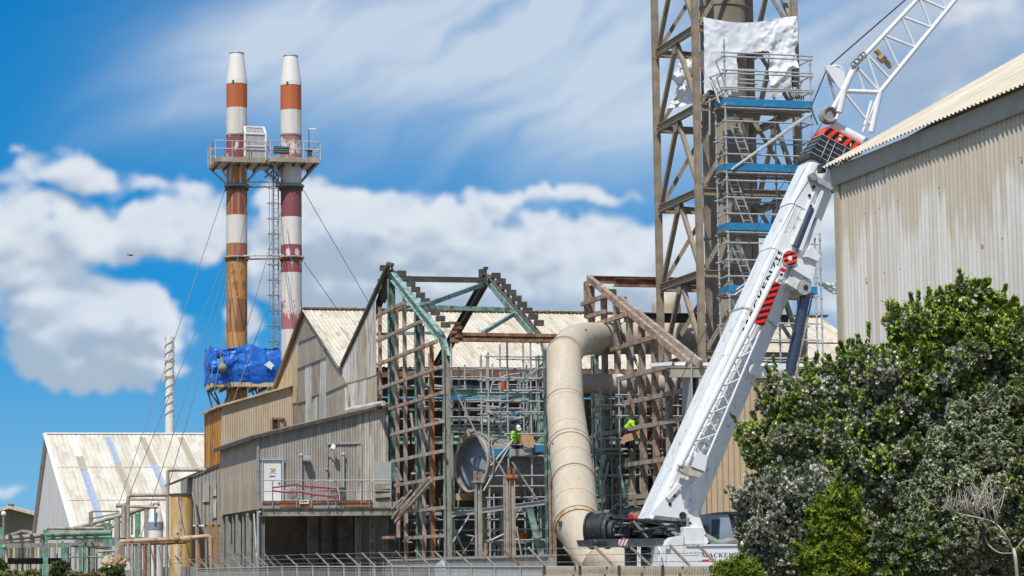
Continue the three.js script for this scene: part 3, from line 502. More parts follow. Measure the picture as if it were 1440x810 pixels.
{
  const Z = -136, a = onZ(271, 670, Z), b = onZ(309, 655, Z), t = thing('low_annex', 'low grey sheet annex with a faded white hatch beside the rusted tank', 'annex', V3(b.x, 0, Z));
  const ry = (x) => lerp(a.y, b.y, (x - a.x) / (b.x - a.x)), yb = onZ(290, 738, Z).y;
  part(t, 'wall', M.greySheet, (m) => m.sheet(V3(a.x, 0, Z), EX, b.x - a.x, UP, yb, (q) => ry(a.x + q), EZ, .2, .03));
  part(t, 'side_wall', M.greySheet, (m) => m.span(V3(a.x, yb, Z - 5), V3(a.x + .05, a.y, Z)));
  part(t, 'roof', M.darkSteel, (m) => m.prism([V3(a.x - 1.25, ry(a.x - 1.25), Z + .1), V3(b.x, ry(b.x) + .02, Z + .1), V3(b.x, ry(b.x) + .14, Z + .1), V3(a.x - 1.25, ry(a.x - 1.25) + .1, Z + .1)], V3(0, 0, -2.2)));
  part(t, 'hatch', M.panelC, (m) => { m.prism([[285, 679], [294, 678], [294, 706], [285, 706]].map(([x, y]) => onZ(x, y, Z + .05)), V3(0, 0, .05)); });
  part(t, 'sheet_patch', M.panelC, (m) => { m.prism([[299, 704], [304, 703], [304, 728], [299, 729]].map(([x, y]) => onZ(x, y, Z + .05)), V3(0, 0, .04)); m.prism([[299, 678], [304, 677], [304, 697], [299, 698]].map(([x, y]) => onZ(x, y, Z + .05)), V3(0, 0, .03)); });
  for (const x of [278, 290, 300, 308]) part(t, 'post', M.galvDark, (m) => { const X = onZ(x, 770, Z).x; m.box(X, yb / 2, Z - .1, .12, yb, .12); });
  part(t, 'back_wall', M.panelA, (m) => m.span(V3(a.x, 0, Z - 4.2), V3(b.x, yb, Z - 4)));
  const c = onZ(256, 780, Z), r = .62;
  const k = thing('rusted_tank', 'tall yellow-brown rusted tank at the left end of the works', 'tank', V3(c.x, 0, Z - .2));
  part(k, 'shell', M.tankTan, (m) => m.add(new THREE.CylinderGeometry(r, r, 5.9, 28).translate(c.x, 2.95, Z - .2)));
  part(k, 'rust_streak', M.ductRust, (m) => m.add(new THREE.CylinderGeometry(r + .006, r + .006, 5.8, 8, 1, true, -.5, .42).translate(c.x, 2.95, Z - .2)));
  part(k, 'downpipe', M.galv, (m) => m.path([V3(c.x + .5, 6.05, Z + .4), V3(c.x + .6, 5.6, Z + .45), V3(c.x + .72, 4.5, Z + .4), V3(c.x + .74, .2, Z + .35)], .06, 7, .3));
  part(k, 'top_rim', M.darkSteel, (m) => m.add(new THREE.CylinderGeometry(r + .05, r + .05, .12, 28).translate(c.x, 5.95, Z - .2)));
}

// ---------------------------------------------------------------- lattice tower with its flue
const TX0 = 38.09, TX1 = 43.03, TZ0 = -107.8, TZ1 = -113.7;
{
  const t = thing('lattice_tower', 'tall brown steel lattice tower with braced panels behind the white crane boom', 'tower', V3(40.56, 0, -110.75));
  const lv = [3.6, 7.5, 11.35, 15.12, 18.95, 22.9, 26.65, 30.4, 34.2];
  for (const [x, z] of [[TX0, TZ0], [TX0, TZ1], [TX1, TZ0], [TX1, TZ1]]) part(t, 'leg', M.towerSteel, (m) => m.ibeam(V3(x, 0, z), V3(x, 36, z), .3, .3, EZ, .05));
  const faces = [[V3(TX0, 0, TZ1), V3(TX0, 0, TZ0)], [V3(TX0, 0, TZ0), V3(TX1, 0, TZ0)], [V3(TX1, 0, TZ1), V3(TX1, 0, TZ0)], [V3(TX0, 0, TZ1), V3(TX1, 0, TZ1)]];
  for (const [a, b] of faces) {
    const d = b.clone().sub(a).normalize(), A = a.clone().addScaledVector(d, .22), B = b.clone().addScaledVector(d, -.22), mid = a.clone().add(b).multiplyScalar(.5);
    lv.forEach((y, i) => {
      part(t, 'beam', M.towerSteel, (m) => m.ibeam(A.clone().setY(y), B.clone().setY(y), .22, .34, UP));
      if (i && y < 35) for (const s of [-1, 1]) part(t, 'brace', M.towerSteel, (m) => m.angle(mid.clone().addScaledVector(d, s * .12).setY(y - .2), (s < 0 ? A : B).clone().setY(lv[i - 1] + .25), .2, d.clone().cross(UP)));
      part(t, 'gusset', M.towerSteel, (m) => { const n = d.clone().cross(UP).multiplyScalar(.03); m.prism([mid.clone().addScaledVector(d, -.4).setY(y - .2).add(n), mid.clone().addScaledVector(d, .4).setY(y - .2).add(n), mid.clone().addScaledVector(d, .2).setY(y - .62).add(n), mid.clone().addScaledVector(d, -.2).setY(y - .62).add(n)], n); });
    });
  }
  part(t, 'tie_beam', M.rust, (m) => m.ibeam(V3(35.9, 15.4, TZ1 - .4), V3(45, 15.4, TZ1 - .4), .3, .4, UP));
  part(t, 'tie_beam', M.darkSteel, (m) => m.ibeam(V3(36.5, 13.75, TZ1 - .8), V3(45, 13.75, TZ1 - .8), .3, .45, UP));
  for (const [y, z] of [[12.0, TZ0 - .2], [11.6, TZ1]]) part(t, 'handrail', M.galvDark, (m) => m.tube(V3(TX0, y, z), V3(TX1 + 2, y, z), .04));
}
{
  const t = thing('flue', 'broad round tan flue rising inside the lattice tower', 'chimney flue', V3(40.56, 0, -110.75));
  const ys = [0, 6, 11.6, 17.2, 22.8, 28.4, 34, 38];
  for (let i = 0; i < 7; i++) part(t, 'flue_section', M.flue, (m) => m.add(new THREE.CylinderGeometry(1.12, 1.12, ys[i + 1] - ys[i], 40, 1, true).translate(40.56, (ys[i] + ys[i + 1]) / 2, -110.75)));
  for (let i = 1; i < 7; i++) part(t, 'flange', M.flue, (m) => m.add(new THREE.CylinderGeometry(1.17, 1.17, .12, 40).translate(40.56, ys[i], -110.75)));
}
// ---------------------------------------------------------------- shrink wrap on the tower: creased sheets with torn edges
function cloth(parent, name, mat, at, nx, ny, keep, amp, seed, cell = 1) {
  const pos = [], uv = [], idx = [], ok = [];
  for (let j = 0; j <= ny; j++) for (let i = 0; i <= nx; i++) {
    const u = i / nx, v = j / ny, r = 1 - Math.abs(2 * fbm(u * 4 * cell + v * .8, v * 3 * cell - u * 1.6, seed, 4) - 1), w = fbm(u * 3 * cell, v * 3 * cell, seed + 3, 2);
    const p = at(u, v, amp * ((r - .6) * 1.5 + (w - .5) * .7)); pos.push(p.x, p.y, p.z); uv.push(u * 4, v * 3); ok.push(keep(u + .02 * (fbm(v * 18, u * 18, seed + 5, 3) - .5), v + .05 * (fbm(u * 14, v * 14, seed + 8, 3) - .5)));
  }
  for (let j = 0; j < ny; j++) for (let i = 0; i < nx; i++) { const a = j * (nx + 1) + i, b = a + nx + 1; if (ok[a] && ok[a + 1] && ok[b] && ok[b + 1]) idx.push(a, a + 1, b, a + 1, b + 1, b); }
  const g = new THREE.BufferGeometry(); g.setAttribute('position', new THREE.Float32BufferAttribute(pos, 3)); g.setAttribute('uv', new THREE.Float32BufferAttribute(uv, 2)); g.setIndex(idx); g.computeVertexNormals();
  return new MB().add(g, true).build(name, mat, parent);
}
{
  const Z = -107.15, a = onZ(988, 25, Z), b = onZ(1122, 138, Z);
  const X = (u) => lerp(a.x, b.x, u), yT = (u) => onZ(lerp(988, 1121, u), 24 + 8 * Math.sin(Math.PI * Math.min(1, u * 1.15)), Z).y, yB = (u) => onZ(lerp(988, 1121, u), 136, Z).y;
  const o = cloth(scene, 'shrink_wrap', M.wrap, (u, v, d) => V3(X(u) + d * .25, lerp(yB(u), yT(u), v), Z + d * (.5 + 1.1 * sstep(.55, .8, u))), 120, 100,
    (u, v) => !(u > .36 && u < .69 && v < .585) && !(u > .93 && v > .12 && v < .34) && !(u > .985 && v > .55 && v < .62) && v > .01 + .06 * Math.sin(u * 23), .17, 301);
  tag(o, 'large white shrink wrap with a square opening on the front of the tower', 'plastic sheeting');
  const X4 = 38.75, c = onX(945, 92, X4), e = onX(981, 74, X4), f = onX(981, 143, X4), g = onX(945, 153, X4);
  const o2 = cloth(scene, 'shrink_wrap', M.wrap, (u, v, d) => g.clone().lerp(f, u).lerp(c.clone().lerp(e, u), v).add(V3(d, d * .3, 0)), 60, 70, (u, v) => !(u > .55 && v > .45 && v < .62) && !(u < .2 && v < .3 && v > .18), .6, 333);
  tag(o2, 'torn white wrap scrap on the left side of the lattice tower', 'plastic sheeting');
}
// ---------------------------------------------------------------- tower scaffold
{
  const zf = -106.0, zr = -107.3, xa = onZ(1022, 240, zf).x, xb = onZ(1143, 240, zf).x, xm = (xa + xb) / 2;
  const t = thing('tower_scaffold', 'tube scaffold with blue toe boards climbing the front of the lattice tower', 'scaffold', V3(xm, 9, zf));
  const dk = [148, 239, 323, 411, 500].map((y) => onZ(1022, y, zf).y), top = onZ(1018, 55, zf).y, lift = dk[0] - dk[1];
  for (const [x, z, y1] of [[xa, zf, top], [xa, zr, dk[0] + .2], [xb, zf, onZ(1140, 78, zf).y], [xb, zr, dk[0] + 1.5], [xm + .8, zr, dk[0] + 1], [xb + .38, zf - .3, dk[2]]])
    part(t, 'standard', M.galv, (m) => { m.tube(V3(x, dk[4] - 1, z), V3(x, y1, z), .045, 8); for (let y = dk[4]; y < y1; y += .68) m.tube(V3(x, y - .05, z), V3(x, y + .05, z), .075, 8); });
  const led = (y, z, x0 = xa - .15, x1 = xb + .15) => part(t, 'ledger', M.galv, (m) => m.tube(V3(x0, y, z), V3(x1, y, z), .04));
  const tr = (y, x) => part(t, 'transom', M.galv, (m) => m.tube(V3(x, y, zf + .12), V3(x, y, zr - .1), .04));
  dk.forEach((y, i) => {
    for (const f of [.25, .5, .76]) { if (i < 4 || f < .6) { led(y + lift * f, zf); if (f > .3 && f < .6) led(y + lift * f, zr); tr(y + lift * f, xa); if (i < 2) tr(y + lift * f, xb); } }
    led(y - .1, zf); led(y - .12, zr);
    if (i === 4) return;
    part(t, 'deck', M.deckTimber, (m) => { for (let k = 0; k < 5; k++) m.box(xm, y, zf - .14 - k * .26, xb - xa + .2, .05, .24); });
    part(t, 'toe_board', M.deckBlue, (m) => m.box(xm, y + .16, zf + .03, xb - xa + .1, .34, .04));
    part(t, 'toe_board', M.deckBlue, (m) => m.box(xa - .03, y + .16, (zf + zr) / 2, .04, .34, zf - zr));
    part(t, 'deck_frame', M.galvDark, (m) => { m.box(xm, y - .12, zf - .1, xb - xa, .12, .06); m.box(xm, y - .12, zr + .1, xb - xa, .12, .06); });
    part(t, 'brace', M.galv, (m) => i % 2 ? m.tube(V3(xa + .3, y + .1, zf + .08), V3(xb - .2, y + lift * .9, zf + .08), .045) : m.tube(V3(xa + .2, y - lift, zf + .08), V3(xb, y - .25, zf + .08), .05));
    const ld = part(t, 'ladder', M.galv, (m) => { for (const dx of [0, .42]) m.tube(V3(xa + .15 + dx, y - .3, zf - .35), V3(xa + 1.1 + dx, y - lift + .1, zf - .35), .045); });
    for (let k = 1; k < 8; k++) part(ld, 'rung', M.galv, (m) => { const p = V3(xa + .15, y - .3, zf - .35).lerp(V3(xa + 1.1, y - lift + .1, zf - .35), k / 8); m.tube(p, p.clone().add(V3(.42, 0, 0)), .025, 5); });
  });
  for (let k = 0; k < 6; k++) part(t, 'stacked_tube', M.galvDark, (m) => m.tube(V3(xb - .2 - k * .1, dk[0] + .2, zf - .4), V3(xb - .1 - k * .1, dk[0] + .9 + (k % 3) * .12, zf - .7), .035));
  for (const f of [.28, .55, .82]) { led(dk[0] + lift * f, zf); led(dk[0] + lift * f * .8, zr, xa - .6, xm); }
  for (const [a, b, c, d] of [[994, 110, 1022, 100], [992, 145, 1020, 131], [998, 108, 1012, 145]]) part(t, 'brace', M.galv, (m) => m.tube(onZ(a, b, zr), onZ(c, d, zf), .04));
  part(t, 'standard', M.galv, (m) => m.tube(onZ(998, 138, zr), onZ(998, 190, zr), .05));
}
// ---------------------------------------------------------------- the big beige duct
{
  const pts = [V3(44, 13.0, -118.6), onD(905, 474, 123), onD(850, 476, 122), onD(822, 477, 115), onD(801, 487, 109), onD(791, 510, 106.5), onD(794, 560, 105.5), onD(800, 620, 103), onD(808, 690, 100), onD(811, 735, 98.5), onD(820, 762, 97.5), onD(838, 788, 97), onD(872, 806, 96.5), onD(930, 824, 96.5)];
  const curve = new THREE.CatmullRomCurve3(pts, false, 'centripetal'), t = thing('beige_duct', 'huge beige process duct that bends from the timber frame down to the ground', 'duct', V3(pts[8].x, 0, pts[8].z));
  const RU = (u) => lerp(.8, .745, sstep(.2, .4, u)) + .125 * sstep(.5, .85, u), cuts = [0, .1, .2, .28, .32, .355, .39, .425, .47, .52, .585, .665, .72, .775, .81, .845, .88, .93, 1];
  const fr = (u) => ({ p: curve.getPointAt(u), d: curve.getTangentAt(u) });
  for (let i = 0; i + 1 < cuts.length; i++) part(t, 'duct_section', M.duct, (m) => {
    const n = 1, pos = [], uv = [], idx = [], S = 40;
    for (let k = 0; k <= n; k++) { const u = lerp(cuts[i], cuts[i + 1], k / n), { p, d } = fr(u), R = RU(u) - (k ? .012 : 0), s = V3(.26, .2, .95).cross(d).normalize(), h = d.clone().cross(s); for (let j = 0; j <= S; j++) { const a = j / S * 2 * Math.PI, q = p.clone().addScaledVector(s, Math.cos(a) * R).addScaledVector(h, Math.sin(a) * R); pos.push(q.x, q.y, q.z); uv.push(j / S * 6.9, u * 46); } }
    for (let k = 0; k < n; k++) for (let j = 0; j < S; j++) { const a = k * (S + 1) + j, b = a + S + 1; idx.push(a, b, a + 1, a + 1, b, b + 1); }
    const g = new THREE.BufferGeometry(); g.setAttribute('position', new THREE.Float32BufferAttribute(pos, 3)); g.setAttribute('uv', new THREE.Float32BufferAttribute(uv, 2)); g.setIndex(idx); g.computeVertexNormals(); m.add(g, true);
  });
  const ring = (u, rr, w, mat, name) => part(t, name, mat, (m) => { const { p, d } = fr(u); const r = RU(u) + rr; m.tube(p.clone().addScaledVector(d, -w / 2), p.clone().addScaledVector(d, w / 2), r, 40); });
  for (const u of cuts.slice(1, -1)) ring(u, .012, .035, M.duct, 'seam');
  for (const y of [497, 566, 627, 676, 737]) { let best = 0, bd = 1e9; for (let u = .3; u < .95; u += .002) { const q = curve.getPointAt(u).project(camera), d = Math.abs((1 - q.y) * 405 - y); if (d < bd) { bd = d; best = u; } } const big = y === 627 || y === 737; ring(best, (big ? .08 : .035), big ? .09 : .05, M.duct, 'flange'); if (big) { ring(best + .003, .045, .3, y === 737 ? M.ductRust : M.duct, 'collar'); part(t, 'lug', M.darkSteel, (m) => { const { p, d } = fr(best); for (const a of [-2.6, -1.2, .1]) { const v = V3(Math.cos(a), 0, -Math.sin(a)); m.box(p.x + v.x * (RU(best) + .1), p.y, p.z + v.z * (RU(best) + .1), .12, .2, .12); } }); } }
  part(t, 'end_bracket', M.ductRust, (m) => { const p = onD(893, 778, 100); m.box(p.x, p.y, p.z, .5, .4, .3); m.box(p.x - .2, p.y + .35, p.z, .1, .6, .1); });
}
solo('storage_vessel', M.panelC, (m) => { const c = onD(900, 540, 119.5); m.tube(c.clone().add(V3(-3, 0, 0)), c.clone().add(V3(3, 0, 0)), .48, 28); m.add(new THREE.SphereGeometry(.48, 20, 12).scale(.5, 1, 1).translate(c.x - 3, c.y, c.z)); m.add(new THREE.SphereGeometry(.48, 20, 12).scale(.5, 1, 1).translate(c.x + 3, c.y, c.z)); }, 'white horizontal vessel lying behind the timber studs of the half gable', 'vessel');
solo('duct_dome', M.duct, (m) => { const c = onD(937, 432, 128); m.add(new THREE.SphereGeometry(.75, 24, 14).translate(c.x, c.y, c.z)); m.add(new THREE.CylinderGeometry(.75, .75, 1.4, 24).translate(c.x, c.y - .7, c.z)); }, 'small tan dome showing above the dark girder left of the tower leg', 'dome');

// ---------------------------------------------------------------- right-hand shed
{
  const X = 16.74, z0 = -40.02, z1 = -6, t = thing('corrugated_shed', 'tall cream corrugated shed with a stained wall and overhanging roof at right', 'shed', V3(X + 7, 0, z0));
  const wallTex = pixelTex(1024, 512, (u, v) => {
    const s = vnoise(u * 230, 3, 7, 230), s2 = fbm(u * 46, v * 2, 12, 4, 46, 0), s3 = fbm(u * 150, v * 3, 14, 3, 150, 0), drop = .8 + .1 * (fbm(u * 36, 1, 19, 3, 36, 0) - .5) + .13 * (s - .5);
    let c = mix3([.68, .65, .6], [.6, .565, .5], sstep(.45, .6, s3));
    c = mix3(c, [.5, .415, .29], sstep(drop - .012, drop + .03, v + .09 * (s2 - .5)) * (.72 + .3 * (s3 - .5)));
    c = mix3(c, [.66, .63, .58], sstep(.6, .68, fbm(u * 300, v * 5, 51, 3, 300, 0)) * .55);
    c = mix3(c, [.46, .37, .25], sstep(.68, .74, fbm(u * 90, v * .5 + .3, 61, 3, 90, 0)) * .5);
    const k = 1 + .1 * (fbm(u * 500, v * 130, 81, 2, 500, 130) - .5);
    return c.map((q) => q * k);
  }, [34, 8.7]);
  const mWall = std({ map: wallTex });
  for (let k = 0; k * 2.1 < z1 - z0; k++) part(t, 'wall_sheet', mWall, (m) => { const a = z0 + k * 2.1; m.sheet(V3(X - (k % 2) * .006, 0, a), EZ, 2.12, UP, 0, 8.62, V3(-1, 0, 0), .146, .034); const uv = m.g[0].attributes.uv; for (let i = 0; i < uv.count; i++) uv.setX(i, uv.getX(i) + k * 2.1); });
  part(t, 'fixing', M.ductRust, (m) => { const R = rng(5); for (const y of [2.2, 3.9, 5.2, 6.5, 7.6]) for (let z = z0 + .3; z < -30; z += .73) if (R() < .4) m.box(X - .035, y + R() * .04, z + R() * .2, .02, .024, .024); }).userData.kind = 'stuff';
  part(t, 'corner_trim', M.fenceSheet, (m) => { m.box(X + .02, 4.2, z0 - .02, .16, 8.4, .2); });
  part(t, 'fascia', M.fascia, (m) => m.prism([V3(X - .1, 8.28, z0 - .12), V3(X - .1, 8.28, z1), V3(X - .1, 8.6, z1), V3(X - .1, 8.6, z0 - .12)], V3(.05, 0, 0)));
  const a = 29 * Math.PI / 180, sl = V3(Math.cos(a), Math.sin(a), 0), n = V3(-Math.sin(a), Math.cos(a), 0);
  part(t, 'roof', M.shedRoof, (m) => m.sheet(V3(X - .22, 8.6, z0 - .36), EZ, z1 - z0 + .4, sl, 0, 8.6, n, .146, .036));
  part(t, 'roof', M.shedRoof, (m) => m.sheet(V3(X + 14.9, 8.6, z0 - .36), EZ, z1 - z0 + .4, V3(-sl.x, sl.y, 0), 0, 8.6, V3(Math.sin(a), Math.cos(a), 0), .146, .036));
  part(t, 'barge_flashing', M.shedRoof, (m) => { const p = V3(X - .15, 8.66, z0 - .36); m.bar(p, p.clone().addScaledVector(sl, 8.5), .12, .03, n); });
  part(t, 'gable_wall', M.fascia, (m) => m.prism([V3(X + .06, 0, z0 + .02), V3(X + 14.6, 0, z0 + .02), V3(X + 14.6, 8.5, z0 + .02), V3(X + 7.35, 12.5, z0 + .02), V3(X + .06, 8.5, z0 + .02)], V3(0, 0, .08)));
  part(t, 'bird_spike', M.darkSteel, (m) => m.box(X - .2, 8.62, z0 - .3, .1, .14, .16));
}

// ---------------------------------------------------------------- mobile crane
{
  const ZC = -83.25, C = (x, y, o = 0) => onZ(x, y, ZC + o), base = C(985, 766); base.y = 0;
  const t = thing('mobile_crane', 'white mobile crane with a raised telescopic boom and lattice jib', 'mobile crane', base);
  const HW = .56, KB = 1.5, KT = 1.15, FO = (y) => HW * lerp(KT, KB, (y - 250) / 476), P0 = C(951, 726, HW), P1 = C(1157, 250, HW); P0.z = P1.z = ZC;
  const u = P1.clone().sub(P0).normalize(), v = V3(-u.y, u.x, 0), w = V3(0, 0, 1), LB = P1.distanceTo(P0);
  const at = (s, a, z) => P0.clone().addScaledVector(u, s).addScaledVector(v, a).add(V3(0, 0, z));
  const sOf = (x, y) => C(x, y, HW).sub(P0).dot(u);
  const SEC = [[.6, -.36], [.6, .36], [.585, .47], [.52, .545], [.44, .56], [.04, .56], [-.02, .53], [-.56, .13], [-.6, .05], [-.6, -.05], [-.56, -.13], [-.02, -.53], [.04, -.56], [.44, -.56], [.52, -.545], [.585, -.47]];
  const HT = HW * KT * 1.05, kAt = (q) => lerp(KB, KT, q / LB);
  const loft = (m, sa, sb, k) => {   // the boom narrows a little towards its head
    const pos = [], idx = [], N = SEC.length;
    for (const q of [sa, sb]) for (let i = 0; i < N; i++) { const [e, z] = SEC[i], f = k * kAt(q), p = at(q, e * f, z * f); pos.push(p.x, p.y, p.z); }
    for (let i = 0; i < N; i++) { const j = (i + 1) % N; idx.push(i, j, N + i, j, N + j, N + i); }
    for (let i = 1; i + 1 < N; i++) idx.push(0, i + 1, i, N, N + i, N + i + 1);
    const g = new THREE.BufferGeometry(); g.setAttribute('position', new THREE.Float32BufferAttribute(pos, 3)); g.setIndex(idx); const h = g.toNonIndexed(); h.computeVertexNormals(); m.add(h);
  };
  const boom = part(t, 'boom', M.white, (m) => { loft(m, -.5, LB + .45, 1); });
  part(boom, 'collar', M.whiteClean, (m) => loft(m, LB - 1.4, LB + .3, 1.045));
  part(boom, 'collar', M.whiteClean, (m) => loft(m, sOf(1128, 350) - .5, sOf(1128, 350) + .15, 1.03));
  part(boom, 'strap', M.galv, (m) => loft(m, sOf(1050, 436), sOf(1050, 436) + .07, 1.035));
  part(boom, 'weld_seam', M.whiteClean, (m) => { for (const a of [.46, .28]) m.bar(at(0, a * KB, HW * KB), at(LB, a * KT, HW * KT), .02, .03, w); });
  part(boom, 'foot_plate', M.white, (m) => { for (const o of [.6, -.68]) m.prism([C(915, 730, .5), C(968, 690, .5), C(994, 762, .5), C(986, 772, .5), C(960, 762, .5)].map((p) => V3(p.x, p.y, ZC + o)), V3(0, 0, .08)); });
  part(boom, 'cheek_plate', M.whiteClean, (m) => m.prism([[914, 724], [952, 678], [966, 730]].map(([x, y]) => C(x, y, .9)), V3(0, 0, .08)));
  for (const [x, y, r] of [[957, 683, .07], [951, 697, .06], [945, 709, .06], [963, 725, .13]]) part(boom, 'pin_hole', M.black, (m) => { const p = C(x - 3, y, .98); m.tube(p, p.clone().add(V3(0, 0, .03)), r, 14); });
  part(boom, 'stop_bar', M.whiteClean, (m) => m.bar(C(938, 701, 1.0), C(956, 681, 1.0), .16, .14, w));
  // stowed swing-away jib along the side
  const jf = 1.4, jb = .95;
  part(t, 'stowed_jib_chord', M.whiteClean, (m) => m.tube(C(956, 655, jf), C(1095, 376, jf), .12, 10));
  part(t, 'stowed_jib_chord', M.whiteClean, (m) => m.tube(C(988, 658, jf), C(1099, 394, jf), .04, 8));
  part(t, 'stowed_jib_chord', M.whiteClean, (m) => m.tube(C(965, 652, jb), C(1094, 392, jb), .05, 8));
  part(t, 'stowed_jib_chord', M.whiteClean, (m) => m.tube(C(989, 656, jb), C(1098, 398, jb), .05, 8));
  for (let k = 0; k < 9; k++) { const A = (q, o) => C(lerp(960, 1082, q), lerp(651, 404, q), o), B = (q, o) => C(lerp(988, 1093, q), lerp(658, 410, q), o), q0 = .04 + k * .078, q1 = q0 + .078;
    part(t, 'stowed_jib_lacing', M.whiteClean, (m) => m.tube(k % 2 ? A(q0, jf) : B(q0, jf), k % 2 ? B(q1, jf) : A(q1, jf), .026));
    part(t, 'stowed_jib_lacing', M.whiteClean, (m) => m.tube(k % 2 ? B(q0, jb) : A(q0, jb), k % 2 ? A(q1, jb) : B(q1, jb), .05));
    part(t, 'stowed_jib_lacing', M.whiteClean, (m) => m.tube(B(q0, jf), B(q1, jb), .05)); }
  part(t, 'jib_end_box', M.whiteClean, (m) => { const p = [[965, 657], [972, 637], [988, 642], [984, 664]].map(([x, y]) => C(x, y, jb)); m.prism(p, V3(0, 0, .55)); });
  part(t, 'jib_end_recess', M.galvDark, (m) => m.prism([[969, 655], [974, 642], [983, 645], [980, 658]].map(([x, y]) => C(x, y, jf + .06)), V3(0, 0, .02)));
  part(t, 'jib_end_plate', M.paleSheet, (m) => { m.prism([[953, 654], [985, 664], [978, 672], [960, 668], [951, 662]].map(([x, y]) => C(x, y, jb + .1)), V3(0, 0, .4)); });
  const chev = (n, a, b, slant = .5) => canvasTex(256, 64, (x, W, H) => { x.fillStyle = a; x.fillRect(0, 0, W, H); x.fillStyle = b; for (let k = -1; k < n; k++) { const s = W / n, q = k * s; x.beginPath(); x.moveTo(q, H); x.lineTo(q + s * slant, H); x.lineTo(q + s * slant + H * .7, 0); x.lineTo(q + H * .7, 0); x.fill(); } });
  part(t, 'hazard_panel', M.red, (m) => m.prism([[1061, 455], [1073.5, 459], [1097, 400], [1088, 396]].map(([x, y]) => C(x, y, jf + .04)), V3(0, 0, .08)));
  decal(t, 'hazard_stripes', [C(1061, 455, jf + .125), C(1073.5, 459, jf + .125), C(1097, 400, jf + .125), C(1088, 396, jf + .125)], canvasTex(64, 256, (x) => { x.fillStyle = '#f0281e'; x.fillRect(0, 0, 64, 256); x.fillStyle = '#14100e'; for (let k = 0; k < 7; k++) { x.beginPath(); x.moveTo(0, 20 + k * 40); x.lineTo(64, -12 + k * 40); x.lineTo(64, 8 + k * 40); x.lineTo(0, 40 + k * 40); x.fill(); } }));
  decal(t, 'marker', [C(1093, 391, jf + .1), C(1100, 393, jf + .1), C(1106, 377, jf + .1), C(1100, 374, jf + .1)], canvasTex(32, 64, (x) => { x.fillStyle = '#e8e4e0'; x.fillRect(0, 0, 32, 64); x.fillStyle = '#d2202a'; x.fillRect(0, 6, 32, 20); x.fillStyle = '#401018'; x.fillRect(8, 34, 18, 14); }));
  const dc = C(1111, 363, HW + .3), disc = part(t, 'sheave_disc', M.whiteClean, (m) => m.tube(dc.clone().add(V3(0, 0, -.25)), dc, .28, 28));
  { const g = new THREE.CircleGeometry(.275, 32).translate(dc.x, dc.y, dc.z + .004), o = new MB(); o.add(g, true); const tex = canvasTex(128, 128, (x) => { x.fillStyle = '#f0441c'; x.fillRect(0, 0, 128, 128); x.fillStyle = '#14100e'; for (let k = -1; k < 4; k++) { x.beginPath(); x.moveTo(0, 44 + k * 42); x.lineTo(128, 4 + k * 42); x.lineTo(128, 22 + k * 42); x.lineTo(0, 62 + k * 42); x.fill(); } x.fillStyle = '#e8e4e0'; x.beginPath(); x.arc(64, 64, 20, 0, 7); x.fill(); }); o.build('disc_face', std({ map: tex, roughness: .5 }), disc); }
  // lettering along the boom
  { const a = C(1050, 472, FO(472) + .012), b = C(1106, 350, FO(350) + .012), h = v.clone().multiplyScalar(.28); decal(boom, 'lettering', [a, b, b.clone().add(h), a.clone().add(h)], canvasTex(512, 64, (x) => { x.fillStyle = '#e9e9e7'; x.fillRect(0, 0, 512, 64); x.fillStyle = '#191a1e'; x.font = 'bold 66px sans-serif'; x.textBaseline = 'middle'; x.save(); x.translate(4, 33); x.scale(504 / x.measureText('MACKENZIE').width, 1); x.fillText('MACKENZIE', 0, 0); x.restore(); })); }
  // boom head details
  part(boom, 'guide_rod', M.chrome, (m) => m.tube(C(1119, 347, HT + .1), C(1141, 292, HT + .1), .1, 10));
  part(boom, 'rod_rail', M.whiteClean, (m) => { m.bar(C(1125, 352, HT + .08), C(1156, 268, HT + .02), .12, .14, w); m.bar(C(1114, 344, HT + .08), C(1148, 262, HT + .02), .06, .1, w); });
  for (const [x, y] of [[1144, 263], [1138, 275], [1139.5, 290]]) part(boom, 'pin_hole', M.black, (m) => { const p = C(x, y, HT + .02); m.tube(p, p.clone().add(V3(0, 0, .06)), .055, 12); });
  part(boom, 'rod_lug', M.whiteClean, (m) => { const p = C(1139.5, 290, HT); m.tube(p, p.clone().add(V3(0, 0, .06)), .13, 14); });
  part(boom, 'head_arm', M.galv, (m) => m.bar(C(1142, 249, HT + .12), C(1173, 266, HT + .12), .2, .16, w));
  part(boom, 'head_arm_end', M.galvDark, (m) => { for (const [x, y] of [[1142, 249], [1174, 266]]) { const p = C(x, y, HT + .12); m.tube(p.clone().add(V3(0, 0, -.14)), p.clone().add(V3(0, 0, .16)), .14, 12); } });
  part(boom, 'cylinder_bracket', M.white, (m) => m.prism([[1106, 398], [1122, 408], [1140, 404], [1149, 366], [1140, 344], [1157, 316], [1150, 305], [1124, 352]].map(([x, y]) => C(x, y, .66)), V3(0, 0, -1.3)));
  part(boom, 'bracket_fin', M.whiteClean, (m) => { m.prism([[1127, 362], [1139, 345], [1152, 361], [1148, 368], [1134, 362]].map(([x, y]) => C(x, y, .64)), V3(0, 0, .16)); m.prism([[1112, 378], [1124, 374], [1138, 389], [1136, 393], [1121, 384]].map(([x, y]) => C(x, y, .64)), V3(0, 0, .16)); });
  const cl = C(1131, 404, .72); part(boom, 'clevis', M.galv, (m) => m.tube(cl, cl.clone().add(V3(0, 0, -1.1)), .27, 20)); part(boom, 'clevis_pin', M.black, (m) => m.tube(cl.clone().add(V3(.05, 0, .002)), cl.clone().add(V3(.05, 0, .03)), .09, 14));
  part(t, 'lift_cylinder', M.chrome, (m) => m.tube(C(1133, 412, .2), C(1099, 580, .2), .2, 24));
  part(t, 'lift_cylinder_barrel', M.steelDark, (m) => m.tube(C(1098.5, 583, .2), C(1058, 775, .2), .27, 24));
